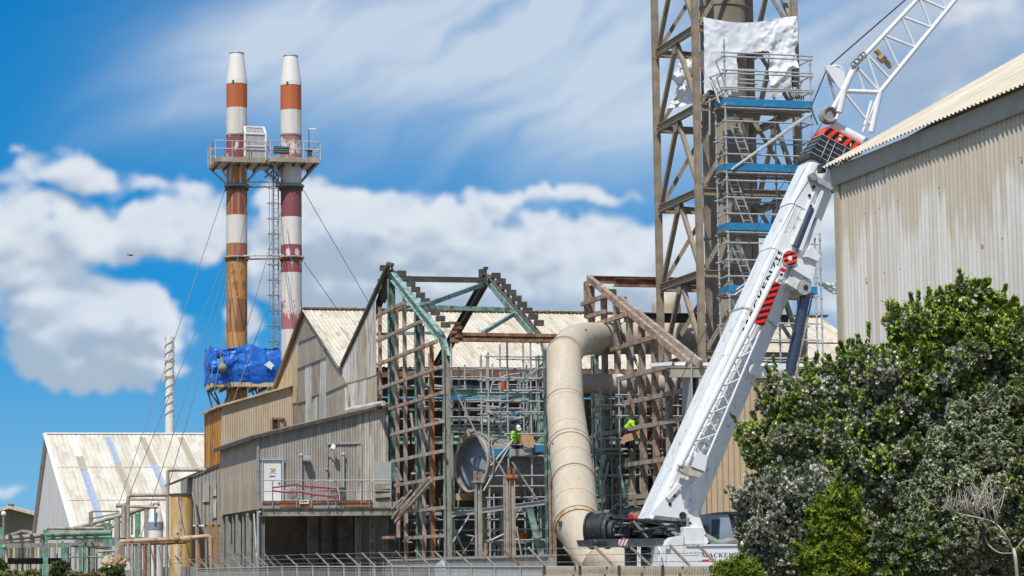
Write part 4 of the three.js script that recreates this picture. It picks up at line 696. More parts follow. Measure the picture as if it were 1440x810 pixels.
  part(t, 'rod_guard', M.timberGrey, (m) => m.tube(C(1143, 412, .3), C(1109, 580, .3), .035, 6));
  part(t, 'support_arm', M.whiteClean, (m) => m.prism([[1048, 516], [1056, 512], [1062, 520], [1080, 514], [1101, 512], [1101, 520], [1084, 524], [1066, 531], [1050, 526]].map(([x, y]) => C(x, y, .3)), V3(0, 0, .3)));
  part(t, 'support_arm', M.white, (m) => m.tube(C(1075, 520, .3), C(1080, 503, .3), .025));
  // nested section heads
  const s0 = LB + .42;
  for (let k = 0; k < 5; k++) { const g = (mb, sa, th, hv, hz) => mb.prism([at(sa, hv, hz), at(sa, hv, -hz), at(sa, -hv, -hz), at(sa, -hv, hz)], u.clone().multiplyScalar(th));
    part(t, 'section_head', M.blackPlate, (m) => g(m, s0 + k * .21, .17, (.72 - k * .035) * 1.14, (.62 - k * .03) * 1.1));
    part(t, 'section_rim', M.galv, (m) => { g(m, s0 + k * .21 + .172, .024, (.735 - k * .035) * 1.14, (.635 - k * .03) * 1.1); }); }
  part(t, 'head_bolt', M.galv, (m) => { for (const a of [-.3, .12, .4]) m.tube(at(s0 + .05, a, .72), at(s0 + .95, a - .02, .62), .014); });
  const s1 = s0 + 1.06;
  part(t, 'head_block', M.orange, (m) => m.prism([at(s1, .6, .52), at(s1, -1.0, .52), at(s1 + .34, -.95, .52), at(s1 + .34, .6, .52)], V3(0, 0, -1.04)));
  decal(t, 'head_stripes', [at(s1, .6, .525), at(s1, -1.0, .525), at(s1 + .34, -.95, .525), at(s1 + .34, .6, .525)], canvasTex(256, 64, (x) => { x.fillStyle = '#f4401a'; x.fillRect(0, 0, 256, 64); x.fillStyle = '#14100e'; for (let k = -1; k < 6; k++) { x.beginPath(); x.moveTo(20 + k * 52, 0); x.lineTo(46 + k * 52, 0); x.lineTo(20 + k * 52, 64); x.lineTo(-6 + k * 52, 64); x.fill(); } x.fillStyle = '#e8e6e2'; x.beginPath(); x.arc(104, 40, 10, 0, 7); x.fill(); x.fillRect(172, 26, 8, 24); x.fillRect(88, 10, 20, 8); }));
  part(t, 'jib_drum', M.whiteClean, (m) => m.tube(at(s1 + .58, .36, .1), at(s1 + .58, -1.15, .1), .22, 20));
  part(t, 'head_sheave', M.galvDark, (m) => { const p = C(1163, 163, .1); m.add(new THREE.TorusGeometry(.26, .07, 8, 24).translate(p.x, p.y, p.z)); m.add(new THREE.TorusGeometry(.26, .07, 8, 24).translate(p.x, p.y, p.z + .3)); m.tube(p, p.clone().add(V3(0, 0, .3)), .22, 20); });
  // luffing jib
  const J = (x, y, o) => C(x, y, o), tb = (name, a, b, r) => { for (const o of [.52, -.52]) part(t, name, M.whiteClean, (m) => m.tube(J(...a, o), J(...b, o), r, 9)); };
  const A = [1180, 158], B = [1186, 128], D = [1225, 186], E = [1237, 130], Up = [[1203, 92], [1218, 75], [1242, 49], [1268, 23], [1293, -3], [1318, -30], [1343, -57]], Lo = [[1237, 130], [1252, 112], [1264, 95], [1287, 67], [1310, 39], [1331, 14], [1356, -16], [1380, -45]];
  tb('jib_foot_tube', A, B, .14); tb('jib_foot_tube', B, E, .085); tb('jib_foot_tube', B, [1226, 178], .055); tb('jib_foot_tube', E, D, .11); tb('jib_foot_tube', [1176, 168], [1186, 140], .06); tb('jib_foot_tube', E, [1213, 186], .045);
  tb('jib_foot_tube', [1172, 152], [1186, 128], .1); tb('jib_foot_tube', [1226, 142], [1216, 176], .06); tb('jib_chord', B, Up[0], .13); tb('jib_chord', Up[0], Up[6], .085); tb('jib_chord', E, Lo[7], .085);
  tb('jib_lacing', Up[0], E, .06); tb('jib_lacing', Up[0], [1216, 128], .04);
  for (const [a, b] of [[1, 0], [1, 1], [2, 2], [2, 3], [3, 3], [3, 4], [4, 4], [4, 5], [5, 5], [5, 6]]) tb('jib_lacing', Up[a], Lo[b], .055);
  for (let k = 0; k < 6; k++) { part(t, 'jib_strut', M.whiteClean, (m) => m.tube(J(...Up[k], .52), J(...Up[k], -.52), .04)); part(t, 'jib_strut', M.whiteClean, (m) => m.tube(J(...Lo[k + 1], .52), J(...Lo[k + 1], -.52), .04)); part(t, 'jib_strut', M.whiteClean, (m) => m.tube(J(...Lo[k + 1], .52), J(...Lo[k + 2 > 7 ? 7 : k + 2], -.52), .035)); }
  part(t, 'jib_lug', M.galvDark, (m) => { for (const [x, y] of [[1200, 90], [1204, 86], [1210, 80], [1214, 77]]) m.add(new THREE.TorusGeometry(.09, .035, 6, 12).rotateZ(.8).translate(...J(x, y, .66).toArray())); });
  part(t, 'jib_hook_rig', M.ductRust, (m) => { m.tube(J(1231, 70, 0), J(1253, 95, 0), .1, 9); const p = J(1240, 82, 0); m.box(p.x, p.y, p.z, .24, .3, .2, [0, 0, .8]); });
  part(t, 'sheave_plate', M.whiteClean, (m) => { for (const o of [.2, -.2]) m.prism([[1158, 93], [1166, 91], [1182, 97], [1187, 106], [1188, 128], [1184, 131]].map(([x, y]) => J(x, y, o)), V3(0, 0, .05)); const p = J(1176, 104, 0); m.add(new THREE.TorusGeometry(.3, .05, 8, 24).translate(p.x, p.y, p.z)); });
  part(t, 'sheave_strut', M.galv, (m) => { m.tube(J(1162, 97, 0), J(1180, 160, 0), .05); m.tube(J(1186, 130, 0), J(1178, 160, .2), .05); });
  part(t, 'luffing_rope', M.cable, (m) => m.tube(J(1168, 91, 0), J(1330, -50, 0), .03));
  part(t, 'luffing_rope', M.cable, (m) => m.poly([J(1162, 99, 0), J(1140, 152, 0), J(1150, 176, .1)], .025));
  for (const [x0, y0, x1, y1] of [[1104, 236, 1128, 216], [1112, 236, 1150, 200]]) part(t, 'luffing_rope', M.cable, (m) => m.tube(C(x0, y0, .7), C(x1, y1, .7), .02));
  part(t, 'hoist_rope', M.cable, (m) => m.poly([C(1158, 170, 1.2), C(1075, 300, 1.2), C(870, 706, 1.2), C(848, 728, 1.2)], .014));
  // superstructure
  part(t, 'body', M.whiteClean, (m) => { m.prism([[925, 768], [934, 768], [946, 756], [962, 753], [962, 767], [1066, 767], [1066, 830], [925, 830]].map(([x, y]) => C(x, y, 1.3)), V3(0, 0, -2.4)); });
  part(t, 'body_cap', M.whiteClean, (m) => m.box(...C(1013, 766.5, 1.1).toArray(), 2.7, .06, .5));
  part(t, 'box_locker', M.whiteClean, (m) => { const p = C(976, 753, 1.28); m.rbox(p.x, p.y, p.z - .5, .7, .6, 1, .04); });
  part(t, 'panel_gap', M.galvDark, (m) => { for (const [a, b, c, d] of [[961.5, 754, 961.5, 800], [937, 768, 937, 800], [962, 781, 1060, 780]]) m.bar(C(a, b, 1.302), C(c, d, 1.302), .012, .01, w); });
  part(t, 'access_plate', M.galvDark, (m) => m.prism([[936, 772], [943, 771], [943, 778], [936, 778]].map(([x, y]) => C(x, y, 1.3)), V3(0, 0, .02)));
  part(t, 'handrail', M.whiteClean, (m) => m.path([C(925, 768, 1.4), C(929, 776, 1.5), C(928, 790, 1.5), C(926, 800, 1.4)], .03));
  decal(t, 'lettering', [C(984, 798, 1.31), C(1052, 798, 1.31), C(1052, 774, 1.31), C(984, 774, 1.31)], canvasTex(512, 180, (x) => { x.fillStyle = '#ececea'; x.fillRect(0, 0, 512, 180); x.fillStyle = '#1a1a20'; x.font = 'bold 66px serif'; x.save(); x.translate(14, 74); x.scale(480 / x.measureText('MACKENZIE').width, 1); x.fillText('MACKENZIE', 0, 0); x.restore(); x.fillStyle = '#d8242c'; x.beginPath(); x.moveTo(0, 122); x.lineTo(34, 96); x.lineTo(110, 94); x.lineTo(96, 112); x.lineTo(500, 108); x.lineTo(470, 118); x.lineTo(60, 124); x.fill(); }));
  part(t, 'red_lamp', M.red, (m) => { const p = C(1030, 797, 1.36); m.tube(p, p.clone().add(V3(0, 0, .06)), .1, 12); });
  // cab
  const cab = part(t, 'cab', M.cabGrey, (m) => m.prism([[998, 724], [1024, 721], [1034, 764], [1000, 767], [997, 740]].map(([x, y]) => C(x, y, .3)), V3(0, 0, -1.2)));
  part(cab, 'cab_glass', M.glass, (m) => { m.prism([[1001, 731], [1012, 730], [1010.5, 760], [1000.5, 761]].map(([x, y]) => C(x, y, .3)), V3(0, 0, .03)); });
  part(cab, 'cab_glass', M.black, (m) => { m.prism([[1024, 724], [1062, 724], [1068, 768], [1034, 765]].map(([x, y]) => C(x, y, .24)), V3(0, 0, -1.1)); });
  part(cab, 'cab_roof', M.black, (m) => m.prism([[1000, 723.5], [1022, 719.5], [1064, 719.5], [1064, 725], [1022, 723]].map(([x, y]) => C(x, y, .36)), V3(0, 0, -1.3)));
  part(t, 'hose', M.greenGrey, (m) => m.path([C(990, 752, .6), C(1000, 758, .6), C(1012, 763, .6), C(1030, 760, .6), C(1050, 763, .6)], .1, 8));
  part(t, 'hose', M.cable, (m) => m.path([C(968, 738, .6), C(978, 735, .6), C(986, 742, .6), C(992, 752, .6)], .06, 8));
  // winch, counterweight arm and machinery
  const wc = C(846, 746, .1), ax = V3(.74, 0, .67).normalize(), wn = part(t, 'winch', M.steelDark, (m) => m.tube(wc.clone().addScaledVector(ax, -.45), wc.clone().addScaledVector(ax, .3), .56, 32));
  for (let k = 0; k < 7; k++) part(wn, 'rope_layer', M.blackPlate, (m) => { const p = wc.clone().addScaledVector(ax, -.42 + k * .1); m.tube(p, p.clone().addScaledVector(ax, .07), .6 + (k === 0 || k === 6 ? .05 : 0), 32); });
  part(wn, 'winch_flange', M.steelDark, (m) => { const p = wc.clone().addScaledVector(ax, .32); m.add(new THREE.TorusGeometry(.5, .06, 8, 32).lookAt(ax).translate(p.x, p.y, p.z)); m.tube(p, p.clone().addScaledVector(ax, .2), .34, 20); });
  part(wn, 'winch_hub', M.galv, (m) => { const p = wc.clone().addScaledVector(ax, .52); m.tube(p, p.clone().addScaledVector(ax, .14), .15, 14); });
  part(t, 'counterweight_arm', M.steelDark, (m) => m.prism([[829, 759], [847, 758], [933, 757], [933, 768], [870, 769], [832, 768]].map(([x, y]) => C(x, y, 1.0)), V3(0, 0, -1.6)));
  part(t, 'counterweight_end', M.blackPlate, (m) => { const p = C(838, 763.5, .6); m.rbox(p.x, p.y, p.z, .5, .26, 1.0, .1); });
  decal(t, 'arm_stripes', [C(869.5, 767.5, 1.01), C(882.5, 767, 1.01), C(883, 758, 1.01), C(870, 758.5, 1.01)], canvasTex(96, 64, (x) => { x.fillStyle = '#e6dfd8'; x.fillRect(0, 0, 96, 64); x.fillStyle = '#c3433f'; for (let k = -1; k < 4; k++) { x.beginPath(); x.moveTo(k * 36, 64); x.lineTo(k * 36 + 16, 64); x.lineTo(k * 36 + 44, 0); x.lineTo(k * 36 + 28, 0); x.fill(); } }));
  const R = rng(77);
  part(t, 'engine_block', M.black, (m) => { m.prism([[862, 733], [958, 730], [990, 738], [986, 757], [862, 757]].map(([x, y]) => C(x, y, .1)), V3(0, 0, -1.0)); });
  for (const [x, y, sx, sy, mat] of [[872, 748, .5, .4, 0], [893, 743, .35, .5, 1], [906, 752, .5, .24, 0], [925, 747, .6, .26, 1], [944, 748, .4, .34, 0], [915, 734, .5, .14, 1], [880, 735, .3, .2, 0], [956, 743, .3, .3, 1]]) part(t, 'machine_part', mat ? M.steelDark : M.blackPlate, (m) => { const p = C(x, y, .35 + R() * .3); m.rbox(p.x, p.y, p.z, sx, sy, .4, .04); });
  for (let k = 0; k < 16; k++) part(t, 'pipe_run', k % 4 ? M.black : M.galvDark, (m) => { const x = 864 + R() * 100, y = 732 + R() * 22, l = 10 + R() * 26; m.path([C(x, y, .5 + R() * .4), C(x + l * .4, y + (R() - .5) * 10, .7 + R() * .3), C(x + l, y + (R() - .3) * 14, .5 + R() * .4)], .02 + R() * .03, 6); });
  for (const [a, b, c, d, r] of [[862, 729, 972, 736, .05], [895, 748, 968, 734, .045], [893, 731, 965, 745, .04], [890, 733, 910, 756, .06], [877, 736, 870, 752, .05], [955, 735, 985, 750, .05]]) part(t, 'frame_tube', r > .05 ? M.galvDark : M.blackPlate, (m) => m.tube(C(a, b, .9), C(c, d, .8), r, 8));
  for (const [x, y, mat] of [[886.5, 727, M.redDark], [892.5, 726.5, M.orange]]) part(t, 'beacon', mat, (m) => { const p = C(x, y, .9); m.rbox(p.x, p.y, p.z, .15, .2, .15, .05); m.tube(p.clone().add(V3(0, -.25, 0)), p, .03); });
  part(t, 'tall_pin', M.galvDark, (m) => { m.tube(C(967, 745, 1.0), C(967, 728, 1.0), .06); m.tube(C(854, 733, .4), C(853, 718, .4), .04); const p = C(853, 719, .4); m.box(p.x, p.y, p.z, .18, .1, .1); });
  // carrier: chassis, axles and outriggers, mostly behind the fence
  part(t, 'chassis', M.white, (m) => m.rbox(base.x + 2.5, 1.25, ZC, 15, .7, 2.3, .06));
  for (let k = 0; k < 6; k++) for (const s of [-1, 1]) { const wl = part(t, 'wheel', M.black, (m) => m.add(new THREE.CylinderGeometry(.72, .72, .4, 28).rotateX(Math.PI / 2).translate(base.x - 3.6 + k * 2.4, .72, ZC + s * 1.2))); part(wl, 'rim', M.galv, (m) => m.add(new THREE.CylinderGeometry(.36, .4, .42, 20).rotateX(Math.PI / 2).translate(base.x - 3.6 + k * 2.4, .72, ZC + s * 1.2))); }
  part(t, 'ladder', M.whiteClean, (m) => { for (const x of [897, 900]) m.tube(C(x, 769, 1.2), C(x, 815, 1.2), .03); for (let k = 0; k < 5; k++) m.tube(C(897, 775 + k * 7, 1.2), C(900, 775 + k * 7, 1.2), .025); });
  part(t, 'underframe', M.blackPlate, (m) => { for (const y of [774, 783, 793]) m.tube(C(880, y, .5), C(925, y, .5), .06); m.box(...C(905, 787, -.2).toArray(), 1.2, 1, .6); });
}

// ---------------------------------------------------------------- the two banded chimney stacks
const DS = 168, SY = (y, x = 333) => onD(x, y, DS).y;
function stack(cx, r, edges, cone, label, rusty) {
  const c = onD(cx, 300, DS), y = (p) => SY(p, cx), t = thing('chimney_stack', label, 'chimney', V3(c.x, 0, c.z), undefined);
  const top = y(cone[0]), shoulder = y(cone[1]), H = shoulder;
  const tex = pixelTex(256, 1024, (uu, v) => {
    const h = v * H, py = edges.find((e) => h > y(e[0]));
    let [, col, kind] = py ?? edges[edges.length - 1];
    const f = fbm(uu * 14, v * 48, 401 + cx, 5, 12, 0), g = fbm(uu * 22, v * 26, 411 + cx, 4, 22, 0), s = fbm(uu * 30, v * 7, 421 + cx, 4, 30, 0);
    let q = col;
    if (kind === 'flake') q = mix3(q, [.7, .66, .62], sstep(.59, .62, f) * .9);
    if (kind === 'worn') q = mix3(q, [.66, .52, .47], sstep(.6, .66, f) * .55);
    if (kind === 'drip') q = mix3(q, [.42, .2, .04], sstep(.46, .52, s) * .95);
    if (kind === 'rust') { q = mix3(q, [.6, .32, .12], sstep(.56, .64, s) * .6); q = mix3(q, [.2, .07, .02], sstep(.6, .66, f) * .6); q = mix3(q, [.62, .52, .42], sstep(.68, .72, fbm(uu * 26, v * 6, 431, 3, 26, 0)) * .6); }
    if (kind === 'paint') q = mix3(q, [q[0] * .8, q[1] * .78, q[2] * .74], sstep(.52, .62, s) * .6);
    const k = 1 + .14 * (g - .5); return q.map((z) => z * k);
  });
  const lathe = (m, pts) => m.add(new THREE.LatheGeometry(pts.map(([a, b]) => new THREE.Vector2(a, b)), 36).translate(c.x, 0, c.z), true);
  const sh = part(t, 'shaft', std({ map: tex, roughness: .7 }), (m) => lathe(m, [[r, 0], [r, H]]));
  part(t, 'cone', M.cream, (m) => lathe(m, [[r * 1.02, y(cone[1] - 5) - .3], [r * 1.02, y(cone[1] - 5)], [r * .98, y(cone[1] - 6)], [r * .66, top], [r * .6, top], [r * .6, top - .5]]));
  part(t, 'cone_rim', M.galv, (m) => m.add(new THREE.TorusGeometry(r * .66, .05, 6, 28).rotateX(Math.PI / 2).translate(c.x, top, c.z)));
  part(t, 'lifting_eye', M.darkSteel, (m) => m.box(c.x - r * .5, y(cone[1] - 1), c.z + r * .9, .12, .14, .1));
  const ring = (p, k, h, mat, name) => part(t, name, mat, (m) => lathe(m, [[r, y(p) - h / 2], [r * k, y(p) - h / 2], [r * k, y(p) + h / 2], [r, y(p) + h / 2]]));
  ring(190, 1.05, .14, M.galv, 'band'); ring(262, 1.24, .14, M.greenGrey, 'collar'); ring(264, 1.14, .4, M.darkSteel, 'collar'); ring(362.5, 1.24, .12, M.timberGrey, 'collar'); ring(364, 1.1, .3, M.rust, 'collar');
  // platform
  const dy = y(230), s = 1.72;
  part(t, 'platform', M.panelB, (m) => { m.box(c.x, dy, c.z, 2 * s, .34, 2 * s); });
  part(t, 'platform_joist', M.darkSteel, (m) => { for (let k = -2; k < 3; k++) m.box(c.x + k * .7, dy - .26, c.z, .1, .18, 2 * s - .1); });
  const corners = [[-s, -s], [s, -s], [s, s], [-s, s]];
  corners.forEach(([x, z], i) => { const [x2, z2] = corners[(i + 1) % 4]; for (const h of [.55, 1.1]) part(t, 'rail', M.panelC, (m) => m.tube(V3(c.x + x, dy + .17 + h, c.z + z), V3(c.x + x2, dy + .17 + h, c.z + z2), .032)); for (let k = 0; k < 3; k++) part(t, 'rail_post', k === 1 && rusty ? M.rust : M.panelC, (m) => { const q = V3(c.x + lerp(x, x2, k / 3), dy, c.z + lerp(z, z2, k / 3)); m.tube(q, q.clone().setY(dy + 1.27), .032); });
    part(t, 'strut', M.timberGrey, (m) => m.bar(V3(c.x + x * .92, dy - .2, c.z + z * .92), V3(c.x + Math.sign(x) * r * .82, y(258), c.z + Math.sign(z) * r * .82), .09)); });
  return { t, c, y, r, dy, s };
}
const WHT = [.7, .66, .6], MAR = [.24, .07, .075], ORG = [.5, .13, .045];
const SL = stack(333, .71, [[118, WHT, 'paint'], [152.5, ORG, 'paint'], [189.5, WHT, 'paint'], [226, MAR, 'flake'], [262, WHT, 'drip'], [303, MAR, 'drip'], [343, WHT, 'paint'], [361, [.32, .12, .085], 'drip'], [421, [.5, .24, .07], 'rust'], [468, [.27, .11, .05], 'rust'], [900, [.5, .24, .07], 'rust']], [75, 118], 'left banded chimney stack, orange and brown with rust streaks down its shaft', true);
const SR = stack(409.5, .715, [[120, WHT, 'paint'], [155.5, ORG, 'paint'], [191.5, WHT, 'paint'], [228, [.36, .16, .13], 'flake'], [262, WHT, 'paint'], [306, MAR, 'worn'], [345, WHT, 'paint'], [384, [.3, .075, .085], 'flake'], [424, WHT, 'paint'], [464, [.42, .15, .15], 'flake'], [900, WHT, 'paint']], [79, 120], 'right banded chimney stack, white with maroon bands, behind the gable roof', false);
{ const { c, dy } = SL, x = c.x + 1.05, t = thing('stack_cabinet', 'white framed grey cabinet with a sloping top on the left stack platform', 'cabinet', V3(x, dy + .17, c.z + 1));
  const w = 1.42, h = 1.7, z = c.z + .95; part(t, 'panel', M.galv, (m) => m.box(x, dy + .17 + h / 2, z, w, h, .9)); part(t, 'sloped_top', M.galvDark, (m) => m.prism([V3(x - w / 2, dy + .17 + h, z + .45), V3(x - w / 2, dy + .17 + h + .5, z - .1), V3(x - w / 2, dy + .17 + h, z - .45)], V3(w, 0, 0)));
  part(t, 'frame', M.whiteClean, (m) => { for (const s of [-1, 1]) { m.box(x + s * w / 2, dy + .17 + h / 2, z + .46, .12, h, .1); m.bar(V3(x + s * w / 2, dy + .17 + h, z + .47), V3(x + s * (w / 2 - .06), dy + .72 + h, z - .1), .12, .08); } m.box(x, dy + .17 + h, z + .47, w, .12, .1); m.box(x, dy + .72 + h, z - .08, w, .1, .1); m.box(x, dy + 1.0, z + .46, w, .06, .08); }); }
{ const { c, dy } = SR, x = c.x - .95, t = thing('stack_box', 'dark ribbed box fixed to the railing of the right stack platform', 'box', V3(x, dy + .4, c.z + 1.7)); part(t, 'casing', M.steelDark, (m) => m.rbox(x, dy + .62, c.z + 1.65, 1.05, .5, .3, .03)); for (let k = 0; k < 3; k++) part(t, 'rib', M.galvDark, (m) => m.box(x, dy + .48 + k * .15, c.z + 1.81, 1.0, .03, .03)); }
{ const { c, dy, s } = SR, p = V3(c.x + .95, dy, c.z + s - .15), t = thing('platform_lamp', 'small lamp on a post at the right end of the right stack platform', 'lamp', p); part(t, 'post', M.darkSteel, (m) => { m.tube(p, p.clone().add(V3(0, 2.1, 0)), .035); m.box(p.x, p.y + .7, p.z, .55, .1, .1); m.box(p.x + .05, p.y + .5, p.z, .3, .4, .2); }); part(t, 'lamp', M.whiteClean, (m) => m.rbox(p.x + .25, p.y + 2.15, p.z, .5, .1, .16, .03)); }
{ // bridge, ties and caged ladder between the stacks
  const t = thing('stack_ladder', 'caged grey ladder standing between the two banded stacks', 'ladder', V3((SL.c.x + SR.c.x) / 2 + .4, 0, SL.c.z)); const z = (SL.c.z + SR.c.z) / 2 + .4, Y = (p) => SY(p, 384), X = (p) => onD(p, 350, DS).x;
  for (const x of [384, 391]) part(t, 'stile', M.galvDark, (m) => m.tube(V3(X(x), 8, z), V3(X(x), Y(226), z), .05, 6));
  for (const x of [376, 380]) part(t, 'cage_bar', M.galvDark, (m) => m.tube(V3(X(x), 9, z + .5), V3(X(x), Y(232), z + .5), .022, 5));
  for (let k = 0; k < 12; k++) part(t, 'cage_hoop', M.galvDark, (m) => { const yy = Y(266 + k * 21.5); m.add(new THREE.TorusGeometry(.36, .028, 5, 18).rotateX(Math.PI / 2).translate(X(382), yy, z + .3)); m.tube(V3(X(391), yy, z), V3(SR.c.x - SR.r, yy, SR.c.z), .03, 5); });
  part(t, 'rung', M.galvDark, (m) => { for (let yy = 8; yy < Y(226); yy += .3) m.tube(V3(X(384), yy, z), V3(X(391), yy, z), .016, 4); }).userData.kind = 'stuff';
  for (const y of [258, 361]) part(t, 'tie_bar', M.galv, (m) => m.tube(V3(SL.c.x, SY(y), SL.c.z + .5), V3(SR.c.x, SY(y), SR.c.z + .5), .05));
  for (const y of [265, 366]) part(t, 'tie_bar', M.rust, (m) => m.tube(V3(SL.c.x, SY(y), SL.c.z + .6), V3(SR.c.x, SY(y), SR.c.z + .6), .06));
  part(t, 'walkway', M.galvDark, (m) => { m.box((SL.c.x + SR.c.x) / 2, SL.dy - .3, z - .6, .9, .12, 1.6); for (const [a, b, c, d] of [[372, 240, 392, 262], [376, 226, 390, 246], [386, 250, 398, 234], [372, 250, 384, 240], [388, 262, 394, 240]]) m.bar(onD(a, b, DS - .6), onD(c, d, DS - .6), .12); m.tube(V3(X(375), SL.dy + 1.2, z), V3(X(386), SL.dy - .2, z), .04); });
}
// work platform on the left stack under a blue tarpaulin
{
  const D = DS - 1.5, y0 = onD(340, 541, D), y1 = onD(340, 497, D), xa = onD(296, 520, D).x, xb = onD(396, 520, D).x, zc = SL.c.z + .2, hz = 1.6;
  const t = thing('work_platform', 'tan work platform with dark struts round the foot of the left stack', 'platform', V3(SL.c.x, y0.y, zc));
  part(t, 'deck', M.panelTan, (m) => m.box((xa + xb) / 2, y0.y, zc, xb - xa, .28, 2 * hz));
  part(t, 'joist', M.darkSteel, (m) => { for (let k = 0; k < 7; k++) m.box(xa + .3 + k * (xb - xa - .6) / 6, y0.y - .24, zc, .12, .2, 2 * hz - .2); });
  for (const [a, b, s] of [[xa + .1, xa + 1.1, 1], [xa + .1, xa + .6, -1], [xa + .2, xa + 1.6, -1], [xa + 1.3, xa + .5, 1], [xb - .2, xb - 1.3, 1], [xb - 1.7, xb - .6, 1], [xb - 1.5, xb - .3, -1]]) part(t, 'strut', M.steelDark, (m) => m.tube(V3(a, y0.y - .2, zc + s * hz * .8), V3(b, y0.y - 2.4, zc + s * .7), .06));
  const side = (A, B, seed, nm) => { const d = B.clone().sub(A), L = d.length(), n = UP.clone().cross(d).normalize().multiplyScalar(-1); return (u, v, q) => A.clone().addScaledVector(d, u).add(V3(0, v * (y1.y - y0.y + .25 + .3 * Math.sin(u * 9 + seed) * v * .6 + .25 * fbm(u * 6, 1, seed, 3)), 0)).addScaledVector(n, q + .18 * Math.sin(v * Math.PI)); };
  const f = side(V3(xa, y0.y + .05, zc + hz), V3(xb, y0.y + .05, zc + hz), 3), g = side(V3(xa, y0.y + .05, zc - hz), V3(xa, y0.y + .05, zc + hz), 8);
  const tp = thing('blue_tarpaulin', 'crumpled blue tarpaulin wrapped round the work platform on the left stack', 'tarpaulin', V3(SL.c.x, y0.y, zc));
  cloth(tp, 'front_sheet', M.tarpBlue, (u, v, q) => f(u, v, -q * (1.5 - 1.3 * u)), 90, 44, (u, v) => !(u > .08 && u < .15 && v > .45 && v < .8), .2, 501, .8);
  cloth(tp, 'end_sheet', M.tarpBlue, (u, v, q) => g(u, v, -q), 50, 44, (u, v) => true, .25, 521, .8);
  cloth(tp, 'top_sheet', M.tarpBlue, (u, v, q) => V3(lerp(xa + .5, xb - .1, u), y1.y + .15 + q - .3 * v, lerp(zc + hz, zc - hz * .3, v)), 60, 24, (u, v) => true, .35, 541, .8);
  cloth(tp, 'end_sheet', M.tarpBlue, (u, v, q) => V3(xb + q * .4, lerp(y0.y, y1.y + .1, v), lerp(zc + hz, zc - hz, u)), 30, 30, () => true, .3, 551);
  part(tp, 'patch', M.whiteClean, (m) => m.prism([[371, 513], [379, 507.5], [386, 514], [383, 516], [382, 520]].map(([x, y]) => onZ(x, y, zc + hz + .34)), V3(0, 0, .02)), 'white star-shaped patch');
  solo('tied_sack', M.concrete, (m) => { const p = onZ(313, 517, zc + hz + .45); m.ball(p, .3, 10, 8); m.tube(p, p.clone().add(V3(0, .7, 0)), .12); }, 'pale sack tied to the left end of the blue tarpaulin', 'sack');
}
// guy wires
{
  const G = (x, y, px, py, D, label) => solo('guy_wire', M.wire, (m) => m.tube(onD(x, y, DS - .4), onD(px, py, D), .024, 5), label, 'wire');
  G(316, 268, 150, 760, 150, 'guy wire from the left stack upper collar slanting far left over the white shed');
  G(316, 365, 172, 720, 140, 'guy wire from the left stack lower collar crossing the white shed roof');
  G(320, 369, 196, 760, 134, 'nearest guy wire from the left stack lower collar down to the yard');
  G(349, 280, 296, 580, 150, 'guy wire running down in front of the left stack past the tarpaulin');
  G(327, 368, 232, 700, 132, 'guy wire down from the lower collar past the spiral vent pipe');
  G(400, 366, 327, 566, 146, 'pale guy wire slanting left across the blue tarpaulin');
  G(394, 300, 344, 470, 152, 'guy wire crossing between the two stacks');
  G(427, 268, 520, 428, 172, 'guy wire from the right stack upper collar slanting right behind the roof');
  G(427, 368, 478, 440, 172, 'guy wire from the right stack lower collar to the cream roof ridge');
  G(400, 285, 410, 368, 167, 'short guy wire hanging down the front of the right stack');
}
// ---------------------------------------------------------------- spiral vent pipe
{
  const D = 207, c = onD(238.5, 540, D), top = onD(238.5, 474, D).y, r = .36, t = thing('spiral_vent', 'slim grey vent pipe with a spiral fin above the white shed', 'vent pipe', V3(c.x, 0, c.z));
  part(t, 'pipe', M.cream, (m) => m.tube(V3(c.x, 0, c.z), V3(c.x, top, c.z), r, 20));
  for (let s = 0; s < 2; s++) part(t, 'spiral_fin', M.concrete, (m) => { const pts = []; for (let k = 0; k <= 84; k++) { const a = k * .34 + s * Math.PI, y = top - .1 - k * .078; pts.push(V3(c.x + Math.cos(a) * (r + .015), y, c.z + Math.sin(a) * (r + .015))); } m.path(pts, .05, 5, .5, 300); });
  part(t, 'joint_band', M.ductRust, (m) => { for (const y of [508, 530]) { const h = onD(238, y, D).y; m.tube(V3(c.x, h - .06, c.z), V3(c.x, h + .06, c.z), r + .06, 20); } });
}
